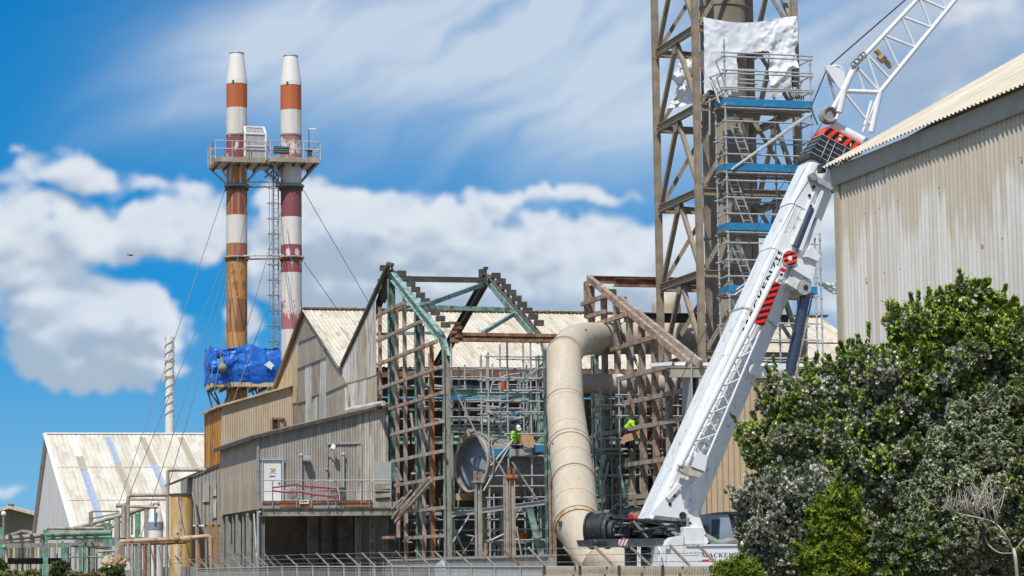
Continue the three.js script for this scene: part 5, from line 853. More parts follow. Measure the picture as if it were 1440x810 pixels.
// ---------------------------------------------------------------- white storage shed
{
  const x0 = 15.2, zr = -192.7, yr = 12.4, ze = -166.6, ye = 4.15, L = Math.hypot(ze - zr, yr - ye), sl = V3(0, ye - yr, ze - zr).normalize(), n = V3(0, sl.z, -sl.y), t = thing('storage_shed', 'large white storage shed whose steep roof has blue and tan skylight strips', 'shed', V3(28, 0, -186));
  part(t, 'gable_wall', M.gableShed, (m) => m.prism([V3(x0, 0, -206), V3(x0, 5.0, -205), V3(x0, yr - .15, zr), V3(x0, ye + .1, ze), V3(x0, 0, ze)], V3(.1, 0, 0)));
  part(t, 'roof', M.whiteShed, (m) => m.sheet(V3(x0 - .3, yr, zr), EX, 28, sl, 0, L + .2, n, .35, .025));
  part(t, 'roof', M.whiteShed, (m) => m.sheet(V3(x0 - .3, yr, zr), EX, 28, V3(0, -7.4, -12.3).normalize(), 0, 14.4, V3(0, 12.3, -7.4).normalize(), .35, .05));
  part(t, 'front_wall', M.gableShed, (m) => m.span(V3(x0 + .1, 0, ze - .3), V3(43, ye, ze - .1)));
  part(t, 'ridge_cap', M.whiteClean, (m) => m.box(x0 + 13.7, yr + .02, zr, 28, .12, .8));
  part(t, 'verge', M.whiteClean, (m) => { m.bar(V3(x0 - .28, yr, zr), V3(x0 - .28, ye, ze), .1, .3, EX); });
  part(t, 'lap_line', M.whiteClean, (m) => { for (const f of [.36, .68]) { const p = V3(x0, yr, zr).addScaledVector(sl, L * f).addScaledVector(n, .03); m.box(p.x + 13.7, p.y, p.z, 27.5, .012, .14); } });
  const onRoof = (x, y, k = .08) => { const r = ray(x, y), p0 = V3(x0, yr, zr).addScaledVector(n, k), d = p0.clone().sub(EYE).dot(n) / r.dot(n); return r.multiplyScalar(d).add(EYE); };
  for (const [xa, ya, w, segs] of [[98, 616, 9, [[616, 641, 2], [641, 660, 1], [660, 683, 0], [683, 732, 0]]], [147, 613, 8, [[613, 625, 0], [625, 651, 0], [651, 700, 1]]], [195, 614, 8, [[614, 652, 1], [652, 683, 0], [683, 694, 1]]], [250, 614, 8, [[614, 662, 1]]]])
    segs.forEach(([a, b, c]) => part(t, 'skylight_panel', [M.skyliteBlue, M.skyliteTan, M.whiteClean][c], (m) => { const p = onRoof(xa, ya), q0 = V3(p.x, yr, zr), fa = onRoof(xa + (a - ya) * .2, a), fb = onRoof(xa + (b - ya) * .2, b); const s0 = fa.z - zr, s1 = fb.z - zr, k = 1 / sl.z, wx = w / 17; m.sheet(V3(p.x, yr, zr).addScaledVector(n, .03), EX, wx, sl, s0 * k, s1 * k - .03, n, .35, .025); }));
}
// ---------------------------------------------------------------- far left buildings
{
  const D = 262, P = (x, y, d = D) => onD(x, y, d), t = thing('olive_shed', 'olive sheet shed with a low pale gable roof at the far left edge', 'shed', P(15, 790).setY(0));
  part(t, 'wall', M.olive, (m) => m.prism([P(-40, 735), P(16, 716), P(60, 728), P(60, 752), P(-40, 752)], V3(.5, 0, -2)));
  part(t, 'lower_wall', M.ductRust, (m) => m.prism([P(-40, 752.3), P(60, 752.3), P(60, 800), P(-40, 800)], V3(.5, 0, -2)));
  part(t, 'roof', M.roofCream, (m) => { m.bar(P(-40, 732), P(16, 713.5), 3, .3, UP); m.bar(P(16, 713.5), P(62, 725.5), 3, .3, UP); });
  part(t, 'ridge_vent', M.rust, (m) => m.box(...P(15.5, 711.5, D - 1).toArray(), .6, .4, .8));
  const k = thing('pale_lean_to', 'small pale gabled roof in front of the olive shed', 'roof', P(30, 790, 240).setY(0)), Q = (x, y) => P(x, y, 240);
  part(k, 'roof', M.concrete, (m) => { m.bar(Q(4, 757), Q(33, 746.5), 2, .22, UP); m.bar(Q(33, 746.5), Q(58, 752), 2, .22, UP); });
  part(k, 'wall', M.panelTan, (m) => m.prism([Q(4, 758), Q(33, 748), Q(58, 753), Q(58, 800), Q(4, 800)], V3(0, 0, -2)));
  const l = thing('yard_lamp', 'round white lamp on a thin pole at the far left edge', 'lamp', P(5, 800, 160).setY(0)); part(l, 'pole', M.galvDark, (m) => m.tube(P(5, 800, 160).setY(0), P(5, 726, 160), .07)); part(l, 'globe', M.whiteClean, (m) => m.ball(P(5, 722.5, 160), .17, 12, 8));
}
// ---------------------------------------------------------------- pipework in the yard at left
{
  const DP = 138, P = (x, y, d = DP) => onD(x, y, d), gnd = (x, d = DP) => P(x, 800, d).setY(0);
  const rack = thing('pipe_rack', 'green pipe rack with pale pipes before the white storage shed', 'pipe rack', gnd(90));
  for (const [x, y, w] of [[64, 745, .26], [113, 762, .16], [120, 763, .14], [91, 764, .3], [2, 742, .2], [1, 760, .3]]) part(rack, 'post', M.rackGreen, (m) => m.bar(gnd(x), P(x, y), w));
  for (const [a, b, c, d, r, mat] of [[63, 752, 157, 749, .15, M.rackGreen], [63, 757, 157, 755, .1, M.rackGreen], [66, 743, 146, 743, .09, M.timberGrey], [66, 747.5, 150, 747, .07, M.timberGrey], [8, 758, 66, 752, .14, M.concrete], [8, 762, 66, 757, .08, M.panelC], [0, 769, 8, 769, .16, M.rackGreen], [98, 783, 150, 783, .05, M.rackGreen], [100, 768, 155, 770, .05, M.darkSteel]]) part(rack, 'pipe', mat, (m) => m.tube(P(a, b), P(c, d), r, 8));
  for (let k = 0; k < 24; k++) { const x = 6 + k * 6.2 + (k * 7 % 3), mat = [M.galvDark, M.panelTan, M.darkSteel, M.concrete, M.rackGreen][k * 3 % 5]; part(rack, 'riser', mat, (m) => m.tube(gnd(x, DP + 1 + k % 3), P(x, 757 + (k % 4) * 4, DP + 1 + k % 3), .055 + .02 * (k % 3), 6)); }
  for (let k = 0; k < 9; k++) part(rack, 'bracket', M.darkSteel, (m) => m.box(...P(14 + k * 15, 755, DP - .2).toArray(), .16, .3, .16));
  part(rack, 'walkway', M.galvDark, (m) => { for (const y of [766, 769]) m.bar(P(6, y, DP + 2), P(150, y - 2, DP + 2), .1, .12); });
  part(rack, 'valve_row', M.black, (m) => { for (let k = 0; k < 12; k++) m.box(...P(14 + k * 7, 789, DP + 1).toArray(), .26, .34, .3); });
  part(rack, 'brace', M.steelDark, (m) => m.path([P(128, 762), P(134, 770), P(144, 771), P(158, 772)], .06));
  // sloping gallery
  const g = thing('pipe_gallery', 'sloping green pipe gallery rising to the brown pipe frame', 'pipe bridge', gnd(150, 146)), gp = (x, y) => P(x, y, 146);
  for (const [a, b, c, d, r, mat] of [[104, 743, 165, 726, .12, M.timberGrey], [165, 726, 224, 708, .14, M.timberGrey], [108, 746, 152, 737, .1, M.rackGreen], [128, 729.5, 168, 721, .05, M.greenGrey], [128, 719, 168, 719, .05, M.timberGrey], [150, 747, 195, 717, .06, M.rackGreen]]) part(g, 'chord', mat, (m) => m.tube(gp(a, b), gp(c, d), r));
  for (let k = 0; k < 10; k++) part(g, 'post', k % 3 ? M.rackGreen : M.concrete, (m) => { const x = 112 + k * 10.5, y = 741 - k * 3.1; m.bar(gp(x, y), gp(x, 752), .14); });
  for (const [x, y, mat] of [[148, 735, M.rackGreen], [155, 737, M.rackGreen], [193, 722, M.rackGreen], [128, 720, M.greenGrey], [206, 716, M.timberGrey]]) part(g, 'post', mat, (m) => m.bar(gp(x, y), gnd(x, 146), .24));
  // brown pipe frames
  const b = thing('pipe_trestle', 'rusty brown pipe frame with hoops in front of the rusted tank', 'pipe frame', gnd(225, 131)), bp = (x, y) => P(x, y, 131);
  part(b, 'main_pipe', M.ductRust, (m) => m.path([bp(164, 762), bp(200, 760), bp(250, 758), bp(292, 754), bp(296, 757), bp(297, 797), bp(297, 815)], .12, 9, .1, 60));
  part(b, 'main_pipe', M.rust, (m) => m.tube(bp(166, 765.5), bp(262, 762), .1));
  for (const [pts, r, mat] of [[[[180, 790], [180, 701], [181, 698], [184, 696.5], [236, 696]], .1, M.timberGrey], [[[236, 757], [236, 664], [237, 661.5], [241, 661], [290, 661]], .09, M.timberGrey], [[[180, 702.5], [236, 702.5]], .06, M.timberGrey], [[[163, 711], [176, 710.5]], .12, M.timberGrey], [[[175, 712], [222, 713.5]], .08, M.timberGrey], [[[174, 711], [174, 755]], .14, M.timberGrey]]) part(b, 'pipe_hoop', mat, (m) => m.poly(pts.map(([x, y]) => bp(x, y)), r, 8));
  for (const [x, y, r, mat] of [[165, 728, .16, M.concrete], [168, 762, .2, M.timberGrey], [173, 762, .1, M.galvDark], [186, 764, .1, M.concrete], [196, 764, .13, M.galvDark], [204, 764, .09, M.rust], [210, 764, .1, M.galvDark], [218, 764, .08, M.rust], [234, 764, .08, M.galvDark], [278, 758, .08, M.timber], [284, 766, .1, M.rustOrange], [279, 762, .06, M.rust]]) part(b, 'leg', mat, (m) => m.tube(P(x, 812, 131).setY(0), bp(x + (x > 280 ? -5 : 0), y), r, 8));
  for (let k = 0; k < 7; k++) part(b, 'brace', M.galvDark, (m) => { const x = 168 + k * 11; m.tube(bp(x, 768), bp(x + 5, 796), .035); });
  part(b, 'valve', M.ductRust, (m) => { const p = bp(249, 757); m.ball(p, .2); m.tube(p, p.clone().add(V3(0, .3, 0)), .1); const q = bp(262, 758); m.tube(q.clone().add(V3(-.2, 0, 0)), q.clone().add(V3(.2, 0, 0)), .18, 12); });
  for (const [x, y, mat] of [[150, 776, M.timberGrey], [163, 782, M.galvDark]]) part(b, 'low_pipe', mat, (m) => m.path([bp(x - 12, y), bp(x + 10, y - 1), bp(x + 18, y + 6)], .07));
  // white process vessel behind
  const d = 141, c = P(219, 760, d), v = thing('process_vessel', 'white upright process vessel with a blue-grey band behind the brown pipes', 'vessel', gnd(219, d)), H = (y) => P(219, y, d).y;
  const lathe = (pts) => new THREE.LatheGeometry(pts.map(([a, q]) => new THREE.Vector2(a, q)), 24).translate(c.x, 0, c.z);
  part(v, 'lower_shell', M.whiteClean, (m) => m.add(lathe([[.42, 0], [.42, H(745)]])));
  part(v, 'band', M.cabGrey, (m) => m.add(lathe([[.44, H(745)], [.44, H(734)]])));
  part(v, 'upper_shell', M.whiteClean, (m) => m.add(lathe([[.43, H(734)], [.32, H(722)], [.22, H(712)], [.01, H(710)]])));
  part(v, 'nozzle', M.rackGreen, (m) => m.tube(P(218, 736, d - .5), P(218, 714, d - .5), .06));
  const s = thing('brick_heap', 'low heap of pinkish rubble beside the brown pipe legs', 'rubble', gnd(158, 126)); const R = rng(9); for (let k = 0; k < 26; k++) part(s, 'lump', [M.panelTan, M.timber, M.ductRust][k % 3], (m) => { const p = P(146 + R() * 26, 797 - R() * 8, 126); m.box(p.x, p.y, p.z, .3 + R() * .3, .2 + R() * .2, .3, [R(), R(), R()]); });
}

// ---------------------------------------------------------------- round vessel opening in the stripped bay
{
  const c = onD(663, 652, 115), ax = V3(-.93, .06, .37).normalize(), r = 1.3;
  const t = thing('round_vessel', 'dark round vessel mouth with a pale rim in the stripped bay', 'vessel', V3(c.x, 0, c.z));
  const q = new THREE.Quaternion().setFromUnitVectors(EZ, ax), M4 = new THREE.Matrix4().compose(c, q, V3(1, 1, 1));
  part(t, 'shell', M.galvDark, (m) => m.add(new THREE.CylinderGeometry(r, r, 4, 40, 1, true).rotateX(Math.PI / 2).translate(0, 0, -2).applyMatrix4(M4)));
  part(t, 'rim', M.panelB, (m) => m.add(new THREE.TorusGeometry(r, .07, 8, 48).applyMatrix4(M4)));
  part(t, 'rim', M.galvDark, (m) => m.add(new THREE.TorusGeometry(r + .12, .05, 8, 48).applyMatrix4(new THREE.Matrix4().compose(c.clone().addScaledVector(ax, -.25), q, V3(1, 1, 1)))));
  part(t, 'back_plate', M.cabGrey, (m) => m.add(new THREE.CircleGeometry(r, 40).translate(0, 0, -.5).applyMatrix4(M4)));
  part(t, 'plate_patch', M.concrete, (m) => m.add(new THREE.BoxGeometry(.42, .36, .04).rotateZ(-.2).translate(.35, 1.0, -.45).applyMatrix4(M4)));
  part(t, 'hinge', M.timberGrey, (m) => { m.bar(onD(643, 618, 114.5), onD(667, 603, 114.5), .12); m.bar(onD(646, 622, 114.4), onD(660, 606, 114.4), .22); });
  part(t, 'cradle', M.ductRust, (m) => { m.box(c.x, c.y - r - .2, c.z - 1, 2.2, .3, .5); for (const s of [-1, 1]) m.box(c.x + s * .8, (c.y - r) / 2 - .1, c.z - 1, .3, c.y - r - .2, .3); });
}
// ---------------------------------------------------------------- scaffolds inside the stripped bay
{
  const R = rng(31);
  const make = (label, zf, dz, xs, ys, decks, braces, y0 = 0) => {
    const t = thing('scaffold', label, 'scaffold', V3(xs[0], 0, zf)), zr = zf - dz, top = ys[ys.length - 1] + 1.2;
    xs.forEach((x, i) => { for (const z of [zf, zr]) part(t, 'standard', M.galv, (m) => m.tube(V3(x, y0, z), V3(x, top + (i % 3) * .5, z), .045, 7)); });
    for (const y of ys) { for (const z of [zf, zr]) for (const f of [0, .52, 1.0]) { if (f && R() < .25) continue; const a = R() < .3 ? 1 : 0; part(t, 'ledger', R() < .2 ? M.galvDark : M.galv, (m) => m.tube(V3(xs[a] - .2, y + f, z + .05), V3(xs[xs.length - 1] + .2, y + f + (R() - .5) * .06, z + .05), .036)); } for (const x of xs) part(t, 'transom', M.galv, (m) => m.tube(V3(x + .06, y - .06, zf + .15), V3(x + .06, y - .06, zr - .15), .036)); }
    for (const [i, y, mat] of decks) { part(t, 'deck', M.deckTimber, (m) => { for (let k = 0; k < 4; k++) m.box((xs[i] + xs[i + 1]) / 2, y + .04, zf - .15 - k * dz / 4, xs[i + 1] - xs[i], .05, dz / 4 - .03); }); if (mat) part(t, 'toe_board', mat, (m) => m.box((xs[i] + xs[i + 1]) / 2, y + .16, zf + .07, xs[i + 1] - xs[i] - .02, .3, .04)); }
    for (const [a, b, c, d] of braces) part(t, 'brace', M.galv, (m) => m.tube(onZ(a, b, zf + .1), onZ(c, d, zf + .1), .045));
    return t;
  };
  const X = (px, z) => onZ(px, 650, z).x, Y = (py, z, px = 700) => onZ(px, py, z).y;
  const z1 = -110.5, xs1 = [688, 715, 748, 770].map((p) => X(p, z1));
  make('front scaffold with blue toe boards under the kneeling worker', z1, 1.3, xs1, [Y(760, z1), Y(700, z1), Y(641, z1), Y(580, z1), Y(532, z1)], [[0, Y(641, z1), M.deckBlue], [1, Y(641, z1), M.galv], [2, Y(636, z1), M.deckBlue]], [[630, 530, 690, 650], [690, 655, 722, 618], [680, 690, 722, 618], [700, 650, 722, 690], [720, 650, 755, 702], [632, 770, 662, 722], [635, 735, 655, 780], [690, 760, 728, 742], [726, 740, 735, 790]]);
  const z2 = -115, xs2 = [634, 655, 686, 712, 742].map((p) => X(p, z2));
  make('upper scaffold tangle under the cream roof edge', z2, 1.2, xs2, [Y(602, z2), Y(563, z2)], [[0, Y(563, z2), M.deckBlue], [1, Y(598, z2), null], [3, Y(598, z2), null]], [[690, 600, 742, 585], [690, 612, 735, 592], [686, 580, 712, 572], [712, 590, 760, 640]], Y(612, z2));
  const z3 = -121, xs3 = [560, 604, 636, 694, 765].map((p) => X(p, z3));
  make('rear scaffold standing in shadow behind the round vessel', z3, 1.2, xs3, [Y(745, z3), Y(590, z3), Y(545, z3)], [[1, Y(590, z3), null], [3, Y(590, z3), M.deckBlue]], [[570, 700, 600, 600], [650, 780, 690, 720], [700, 780, 740, 700]]);
  const z4 = -112, xs4 = [846, 872, 900, 932, 955].map((p) => X(p, z4));
  make('scaffold seen through the timber studs of the half gable', z4, 1.3, xs4, [Y(725, z4, 890), Y(668, z4, 890), Y(632, z4, 890), Y(585, z4, 890)], [[0, Y(632, z4, 890), null], [1, Y(632, z4, 890), null], [2, Y(632, z4, 890), null], [3, Y(632, z4, 890), null]], [[845, 700, 856, 650], [905, 640, 930, 700]]);
  // green floor beams, platform gates and clutter
  const b = thing('floor_steelwork', 'pale green floor beams and columns between the scaffolds in the stripped bay', 'steelwork', V3(30, 0, -114));
  const be = (name, mat, p, q, w, h) => part(b, name, mat, (m) => m.ibeam(p, q, w, h, UP));
  be('beam', M.paleGreen, onZ(630, 552, -114), onZ(744, 554, -114), .3, .36); be('beam', M.green, onZ(690, 664, -112), onZ(775, 652, -112), .4, .6); be('beam', M.green, onZ(630, 603, -118), onZ(760, 604, -118), .3, .4); be('beam', M.paleGreen, onZ(838, 641, -113), onZ(960, 636, -113), .3, .36); be('beam', M.greenGrey, onZ(838, 668, -114), onZ(960, 664, -114), .3, .5); be('beam', M.galv, onZ(632, 724, -109), onZ(770, 706, -109), .16, .22); be('beam', M.green, onZ(632, 760, -122), onZ(780, 758, -122), .3, .4);
  for (const [x, y, z, mat] of [[706, 655, -113.5, M.green], [742, 658, -113.5, M.green], [748, 556, -114.5, M.paleGreen], [760, 560, -113, M.paleGreen], [858, 645, -114, M.green], [915, 645, -114, M.darkSteel]]) part(b, 'column', mat, (m) => { const p = onZ(x, y, z); m.ibeam(V3(p.x, 0, z), p, .26, .3, EX); });
  for (const [a, c, d, e, w, mat] of [[742, 705, 766, 800, .3, M.paleGreen], [832, 710, 850, 640, .16, M.paleGreen], [728, 540, 776, 502, .1, M.paleGreen], [878, 700, 868, 655, .2, M.green], [765, 560, 776, 520, .14, M.paleGreen]]) part(b, 'brace', mat, (m) => m.bar(onZ(a, c, -110), onZ(d, e, -110), w, .1));
  part(b, 'plate', M.paleGreen, (m) => { m.prism([[712, 556], [736, 556], [732, 566], [714, 563]].map(([x, y]) => onZ(x, y, -113.6)), V3(0, 0, .06)); m.prism([[750, 574], [772, 572], [772, 588], [750, 590]].map(([x, y]) => onZ(x, y, -113.6)), V3(0, 0, .06)); });
  const gate = thing('platform_gate', 'rounded grey safety gate on the upper platform under the roof edge', 'gate', onZ(720, 553, -113)); const gz = (x, y) => onZ(x, y, -113);
  part(gate, 'frame', M.galv, (m) => { m.path([gz(690, 552), gz(693, 538), gz(712, 528), gz(735, 525), gz(741, 529), gz(742, 552)], .04, 6, .25, 40); m.tube(gz(692, 541), gz(742, 541), .03); }); for (const x of [704, 715, 728]) part(gate, 'bar', M.galv, (m) => m.tube(gz(x, 531), gz(x, 552), .025));
  const pipes = thing('pipe_bundle', 'jumble of grey process pipes low down between the scaffold standards', 'pipes', V3(30, 0, -117)); for (let k = 0; k < 46; k++) part(pipes, 'pipe', [M.galv, M.galvDark, M.concrete, M.darkSteel, M.timberGrey, M.paleGreen][Math.floor(R() * 6)], (m) => { const z = -112.5 - R() * 12, x = 633 + R() * 135, y = 560 + R() * 225, l = 8 + R() * 34, s = R(); m.tube(onZ(x, y, z), s < .6 ? onZ(Math.min(x + l, 775), y + (R() - .5) * 8, z) : onZ(x + (R() - .5) * 20, y + l, z), .03 + R() * .08, 7); });
  const p2 = thing('pipe_bundle', 'jumble of pipes and ducts behind the brown studs left of the grey eave column', 'pipes', V3(27, 0, -117)); for (let k = 0; k < 34; k++) part(p2, 'pipe', [M.galv, M.galvDark, M.concrete, M.darkSteel, M.panelC, M.green][Math.floor(R() * 6)], (m) => { const z = -112 - R() * 14, x = 552 + R() * 68, y = 520 + R() * 265, l = 8 + R() * 26, s = R(); m.tube(onZ(x, y, z), s < .5 ? onZ(x + l, y + (R() - .5) * 8, z) : onZ(x + (R() - .5) * 14, y + l, z), .03 + R() * .07, 7); });
  const p3 = thing('pipe_bundle', 'jumble of pipes and tanks behind the studs of the half gable', 'pipes', V3(37, 0, -115)); for (let k = 0; k < 40; k++) part(p3, 'pipe', [M.galv, M.galvDark, M.concrete, M.darkSteel, M.panelC, M.green][Math.floor(R() * 6)], (m) => { const z = -113 - R() * 10, x = 838 + R() * 110, y = 560 + R() * 170, l = 8 + R() * 30, s = R(); m.tube(onZ(x, y, z), s < .6 ? onZ(Math.min(x + l, 960), y + (R() - .5) * 8, z) : onZ(x + (R() - .5) * 10, y + l, z), .03 + R() * .09, 7); });
  for (const [x, y, z, mat, label] of [[707, 547, -113, M.orange, 'small red bucket on the pale green beam by the safety gate'], [735, 760, -111, M.orange, 'orange-red drum low in the scaffold right of the paired post'], [925, 618, -111, M.orange, 'bright orange-red tub behind the studs near the crane boom'], [912, 618, -111, M.redDark, 'dark red tub behind the studs left of the orange-red tub']]) { const p = onZ(x, y, z), t = thing('tub', label, 'tub', p); part(t, 'body', mat, (m) => m.add(new THREE.CylinderGeometry(.2, .16, .36, 16).translate(p.x, p.y + .18, p.z))); part(t, 'rim', mat, (m) => m.add(new THREE.TorusGeometry(.2, .02, 6, 18).rotateX(Math.PI / 2).translate(p.x, p.y + .36, p.z))); }
  { const p = onZ(742, 636, -110.0), t = thing('plywood_crate', 'tan plywood crate on the deck right of the kneeling worker', 'crate', p); part(t, 'board', M.ply, (m) => m.prism([[734, 611], [750, 612], [750, 627], [735, 624]].map(([x, y]) => onZ(x, y, -110.2)), V3(0, 0, -.5))); part(t, 'side_board', M.ply, (m) => m.prism([[733, 622], [752, 618], [750, 630], [736, 627]].map(([x, y]) => onZ(x, y, -110.1)), V3(0, 0, .06))); }
  { const p = onZ(886, 618, -111), t = thing('plywood_boards', 'stack of orange-tan plywood boards behind the half gable studs', 'boards', p); for (let k = 0; k < 3; k++) part(t, 'board', M.ply, (m) => m.prism([[872 + k * 2, 624 - k], [900 + k, 616 - k], [902 - k, 604 + k], [878, 612 + k]].map(([x, y]) => onZ(x, y, -111.2 - k * .12)), V3(0, 0, -.05))); }
}
// ---------------------------------------------------------------- people
function field(bones, cell, pad) {   // one continuous skin round tapered bones
  const lo = V3(1e9, 1e9, 1e9), hi = V3(-1e9, -1e9, -1e9);
  for (const [a, ra, b, rb] of bones) { lo.min(a.clone().subScalar(ra + pad)); lo.min(b.clone().subScalar(rb + pad)); hi.max(a.clone().addScalar(ra + pad)); hi.max(b.clone().addScalar(rb + pad)); }
  const size = Math.max(hi.x - lo.x, hi.y - lo.y, hi.z - lo.z), n = Math.ceil(size / cell), c = lo.clone().add(hi).multiplyScalar(.5), mc = new MarchingCubes(n, new THREE.MeshBasicMaterial(), false, false, 200000), p = V3(), ab = V3(), ap = V3();
  for (let k = 0; k < n; k++) for (let j = 0; j < n; j++) for (let i = 0; i < n; i++) {
    p.set((i - n / 2) / (n / 2), (j - n / 2) / (n / 2), (k - n / 2) / (n / 2)).multiplyScalar(size / 2).add(c);
    let s = 0; for (const [a, ra, b, rb] of bones) { ab.subVectors(b, a); ap.subVectors(p, a); const t = clamp(ap.dot(ab) / Math.max(ab.lengthSq(), 1e-9)); s += Math.exp(-(ap.addScaledVector(ab, -t).length() - lerp(ra, rb, t)) / .022); }
    mc.field[i + j * n + k * n * n] = s > 0 ? Math.log(s) * .022 : -1;
  }
  mc.isolation = 0; mc.update();
  const g = new THREE.BufferGeometry(); g.setAttribute('position', new THREE.BufferAttribute(mc.positionArray.slice(0, mc.count * 3), 3)); g.setAttribute('normal', new THREE.BufferAttribute(mc.normalArray.slice(0, mc.count * 3), 3));
  return g.scale(size / 2, size / 2, size / 2).translate(c.x, c.y, c.z);
}
function person(label, base, turn, J, hat) {
  const t = new THREE.Group(); t.name = numbered('person'); t.position.copy(base); t.rotation.y = turn; scene.add(t); tag(t, label, 'person');
  const add = (name, mat, g, par = t) => { const m = new THREE.Mesh(g, mat); m.name = name; m.castShadow = m.receiveShadow = true; par.add(m); return m; };
  const b = (a, ra, c, rb) => [V3(...J[a]), ra, V3(...J[c]), rb], v = (k) => V3(...J[k]);
  const sh = ['shoulderL', 'shoulderR'], body = [b('hip', .13, 'chest', .15), b('chest', .14, 'neck', .06), b('neck', .055, 'head', .06)];
  for (const s of ['L', 'R']) body.push(b('chest', .1, 'shoulder' + s, .065), b('shoulder' + s, .06, 'elbow' + s, .045), b('elbow' + s, .043, 'wrist' + s, .03), b('hip', .12, 'thigh' + s, .095), b('thigh' + s, .09, 'knee' + s, .06), b('knee' + s, .058, 'ankle' + s, .04), b('ankle' + s, .045, 'toe' + s, .035));
  const parts = [field(body, .02, .06)], H = v('head'), up = H.clone().sub(v('neck')).normalize(), look = V3(...J.look).normalize(), rt = look.clone().cross(up).normalize(), A = (f, r, u2) => H.clone().addScaledVector(look, f).addScaledVector(rt, r).addScaledVector(up, u2);
  parts.push(field([[A(-.015, 0, .05), .088, A(.0, 0, .02), .085], [A(.03, 0, -.06), .058, A(.045, 0, -.085), .042], [A(.085, 0, .0), .014, A(.105, 0, -.025), .016], [A(.075, -.02, -.062), .012, A(.075, .02, -.062), .012], [A(0, .083, -.01), .018, A(0, .086, .02), .02], [A(0, -.083, -.01), .018, A(0, -.086, .02), .02], [A(.068, .033, .03), .014, A(.068, .033, .03), .014], [A(.068, -.033, .03), .014, A(.068, -.033, .03), .014]], .008, .03));
  for (const s of ['L', 'R']) { const w = v('wrist' + s), d = w.clone().sub(v('elbow' + s)).normalize(), q = Math.abs(d.y) > .9 ? V3(1, 0, 0) : V3(0, 1, 0), sd = d.clone().cross(q).normalize(), dn = sd.clone().cross(d), K = (f, r, u2) => w.clone().addScaledVector(d, f).addScaledVector(sd, r).addScaledVector(dn, u2), hb = [[K(-.01, 0, 0), .028, K(.05, -.018, 0), .02], [K(.01, 0, 0), .026, K(.055, .02, 0), .02]];
    [[-.032, .075], [-.011, .088], [.011, .082], [.031, .062]].forEach(([r, l]) => hb.push([K(.06, r, 0), .011, K(.06 + l * .5, r * 1.1, -.012), .0095], [K(.06 + l * .5, r * 1.1, -.012), .0095, K(.06 + l * .8, r * 1.12, -.045), .008]));
    hb.push([K(.015, -.025, 0), .014, K(.045, -.06, -.015), .011], [K(.045, -.06, -.015), .011, K(.075, -.066, -.025), .009]); parts.push(field(hb, .006, .02)); }
  add('body', M.skin, mergeGeometries(parts.map((g) => g.index ? g.toNonIndexed() : g)));
  const cl = (bn, grow) => field(bn.map(([a, ra, c, rb]) => [a, ra + grow, c, rb + grow]), .02, .06);
  const vest = [b('hip', .12, 'chest', .15), b('chest', .14, 'chest', .14)]; for (const s of ['L', 'R']) vest.push(b('chest', .11, 'shoulder' + s, .07), b('shoulder' + s, .06, 'elbow' + s, .047));
  add('hi_vis_jacket', M.hivis, cl(vest, .022));
  const tr = []; for (const s of ['L', 'R']) tr.push(b('hip', .13, 'thigh' + s, .1), b('thigh' + s, .09, 'knee' + s, .062), b('knee' + s, .06, 'ankle' + s, .045)); add('trousers', M.navy, cl(tr, .016));
  const slv = []; add('sleeve', M.navy, cl(['L', 'R'].map((s) => b('elbow' + s, .044, 'wrist' + s, .03)), .012));
  for (const s of ['L', 'R']) add('boot', M.boots, cl([b('ankle' + s, .045, 'toe' + s, .036)], .02));
  const hg = new THREE.SphereGeometry(.125, 24, 12, 0, 2 * Math.PI, 0, Math.PI / 2).scale(1, 1.05, 1.12), q = new THREE.Quaternion().setFromRotationMatrix(new THREE.Matrix4().makeBasis(rt.clone().negate(), up, look)); const brim = new THREE.CylinderGeometry(.15, .155, .014, 24).scale(.92, 1, 1.15).translate(0, 0, .03);
  const hm = add('hard_hat', hat, mergeGeometries([hg.toNonIndexed(), brim.toNonIndexed()]).applyMatrix4(new THREE.Matrix4().compose(A(0, 0, .055), q, V3(1, 1, 1))));
  return t;
}
{
  const p = onZ(726, 640, -110.9), kneel = { hip: [0, .42, -.08], chest: [0, .82, .08], neck: [0, 1.02, .16], head: [0, 1.15, .25], look: [0, -.75, .7], shoulderL: [.2, .95, .1], shoulderR: [-.2, .95, .1], elbowL: [.3, .68, .16], elbowR: [-.3, .68, .16], wristL: [.2, .5, .34], wristR: [-.2, .5, .34], thighL: [.11, .38, -.02], thighR: [-.11, .38, -.02], kneeL: [.16, .1, .3], kneeR: [-.16, .1, .3], ankleL: [.13, .08, -.12], ankleR: [-.13, .08, -.12], toeL: [.14, .05, -.28], toeR: [-.14, .05, -.28] };
  person('kneeling worker in a hi-vis yellow-green jacket and white hard hat on the blue deck', V3(p.x, p.y + .06, -110.9), .1, kneel, M.helmet);
  const s = onZ(884, 632, -111.7), bend = { hip: [0, .88, -.14], chest: [0, 1.14, .16], neck: [0, 1.22, .36], head: [0, 1.24, .5], look: [0, -.6, .8], shoulderL: [.2, 1.16, .28], shoulderR: [-.2, 1.16, .28], elbowL: [.26, .92, .42], elbowR: [-.26, .92, .42], wristL: [.15, .74, .56], wristR: [-.15, .74, .56], thighL: [.11, .84, -.12], thighR: [-.11, .84, -.12], kneeL: [.13, .47, -.02], kneeR: [-.13, .47, -.02], ankleL: [.13, .09, -.08], ankleR: [-.13, .09, -.08], toeL: [.14, .05, .12], toeR: [-.14, .05, .12] };
  person('bent worker in hi-vis jacket and yellow hard hat half hidden behind the timber studs', V3(s.x, s.y + .06, -111.7), .9, bend, flat(.72, .6, .02, { roughness: .4 }));
}

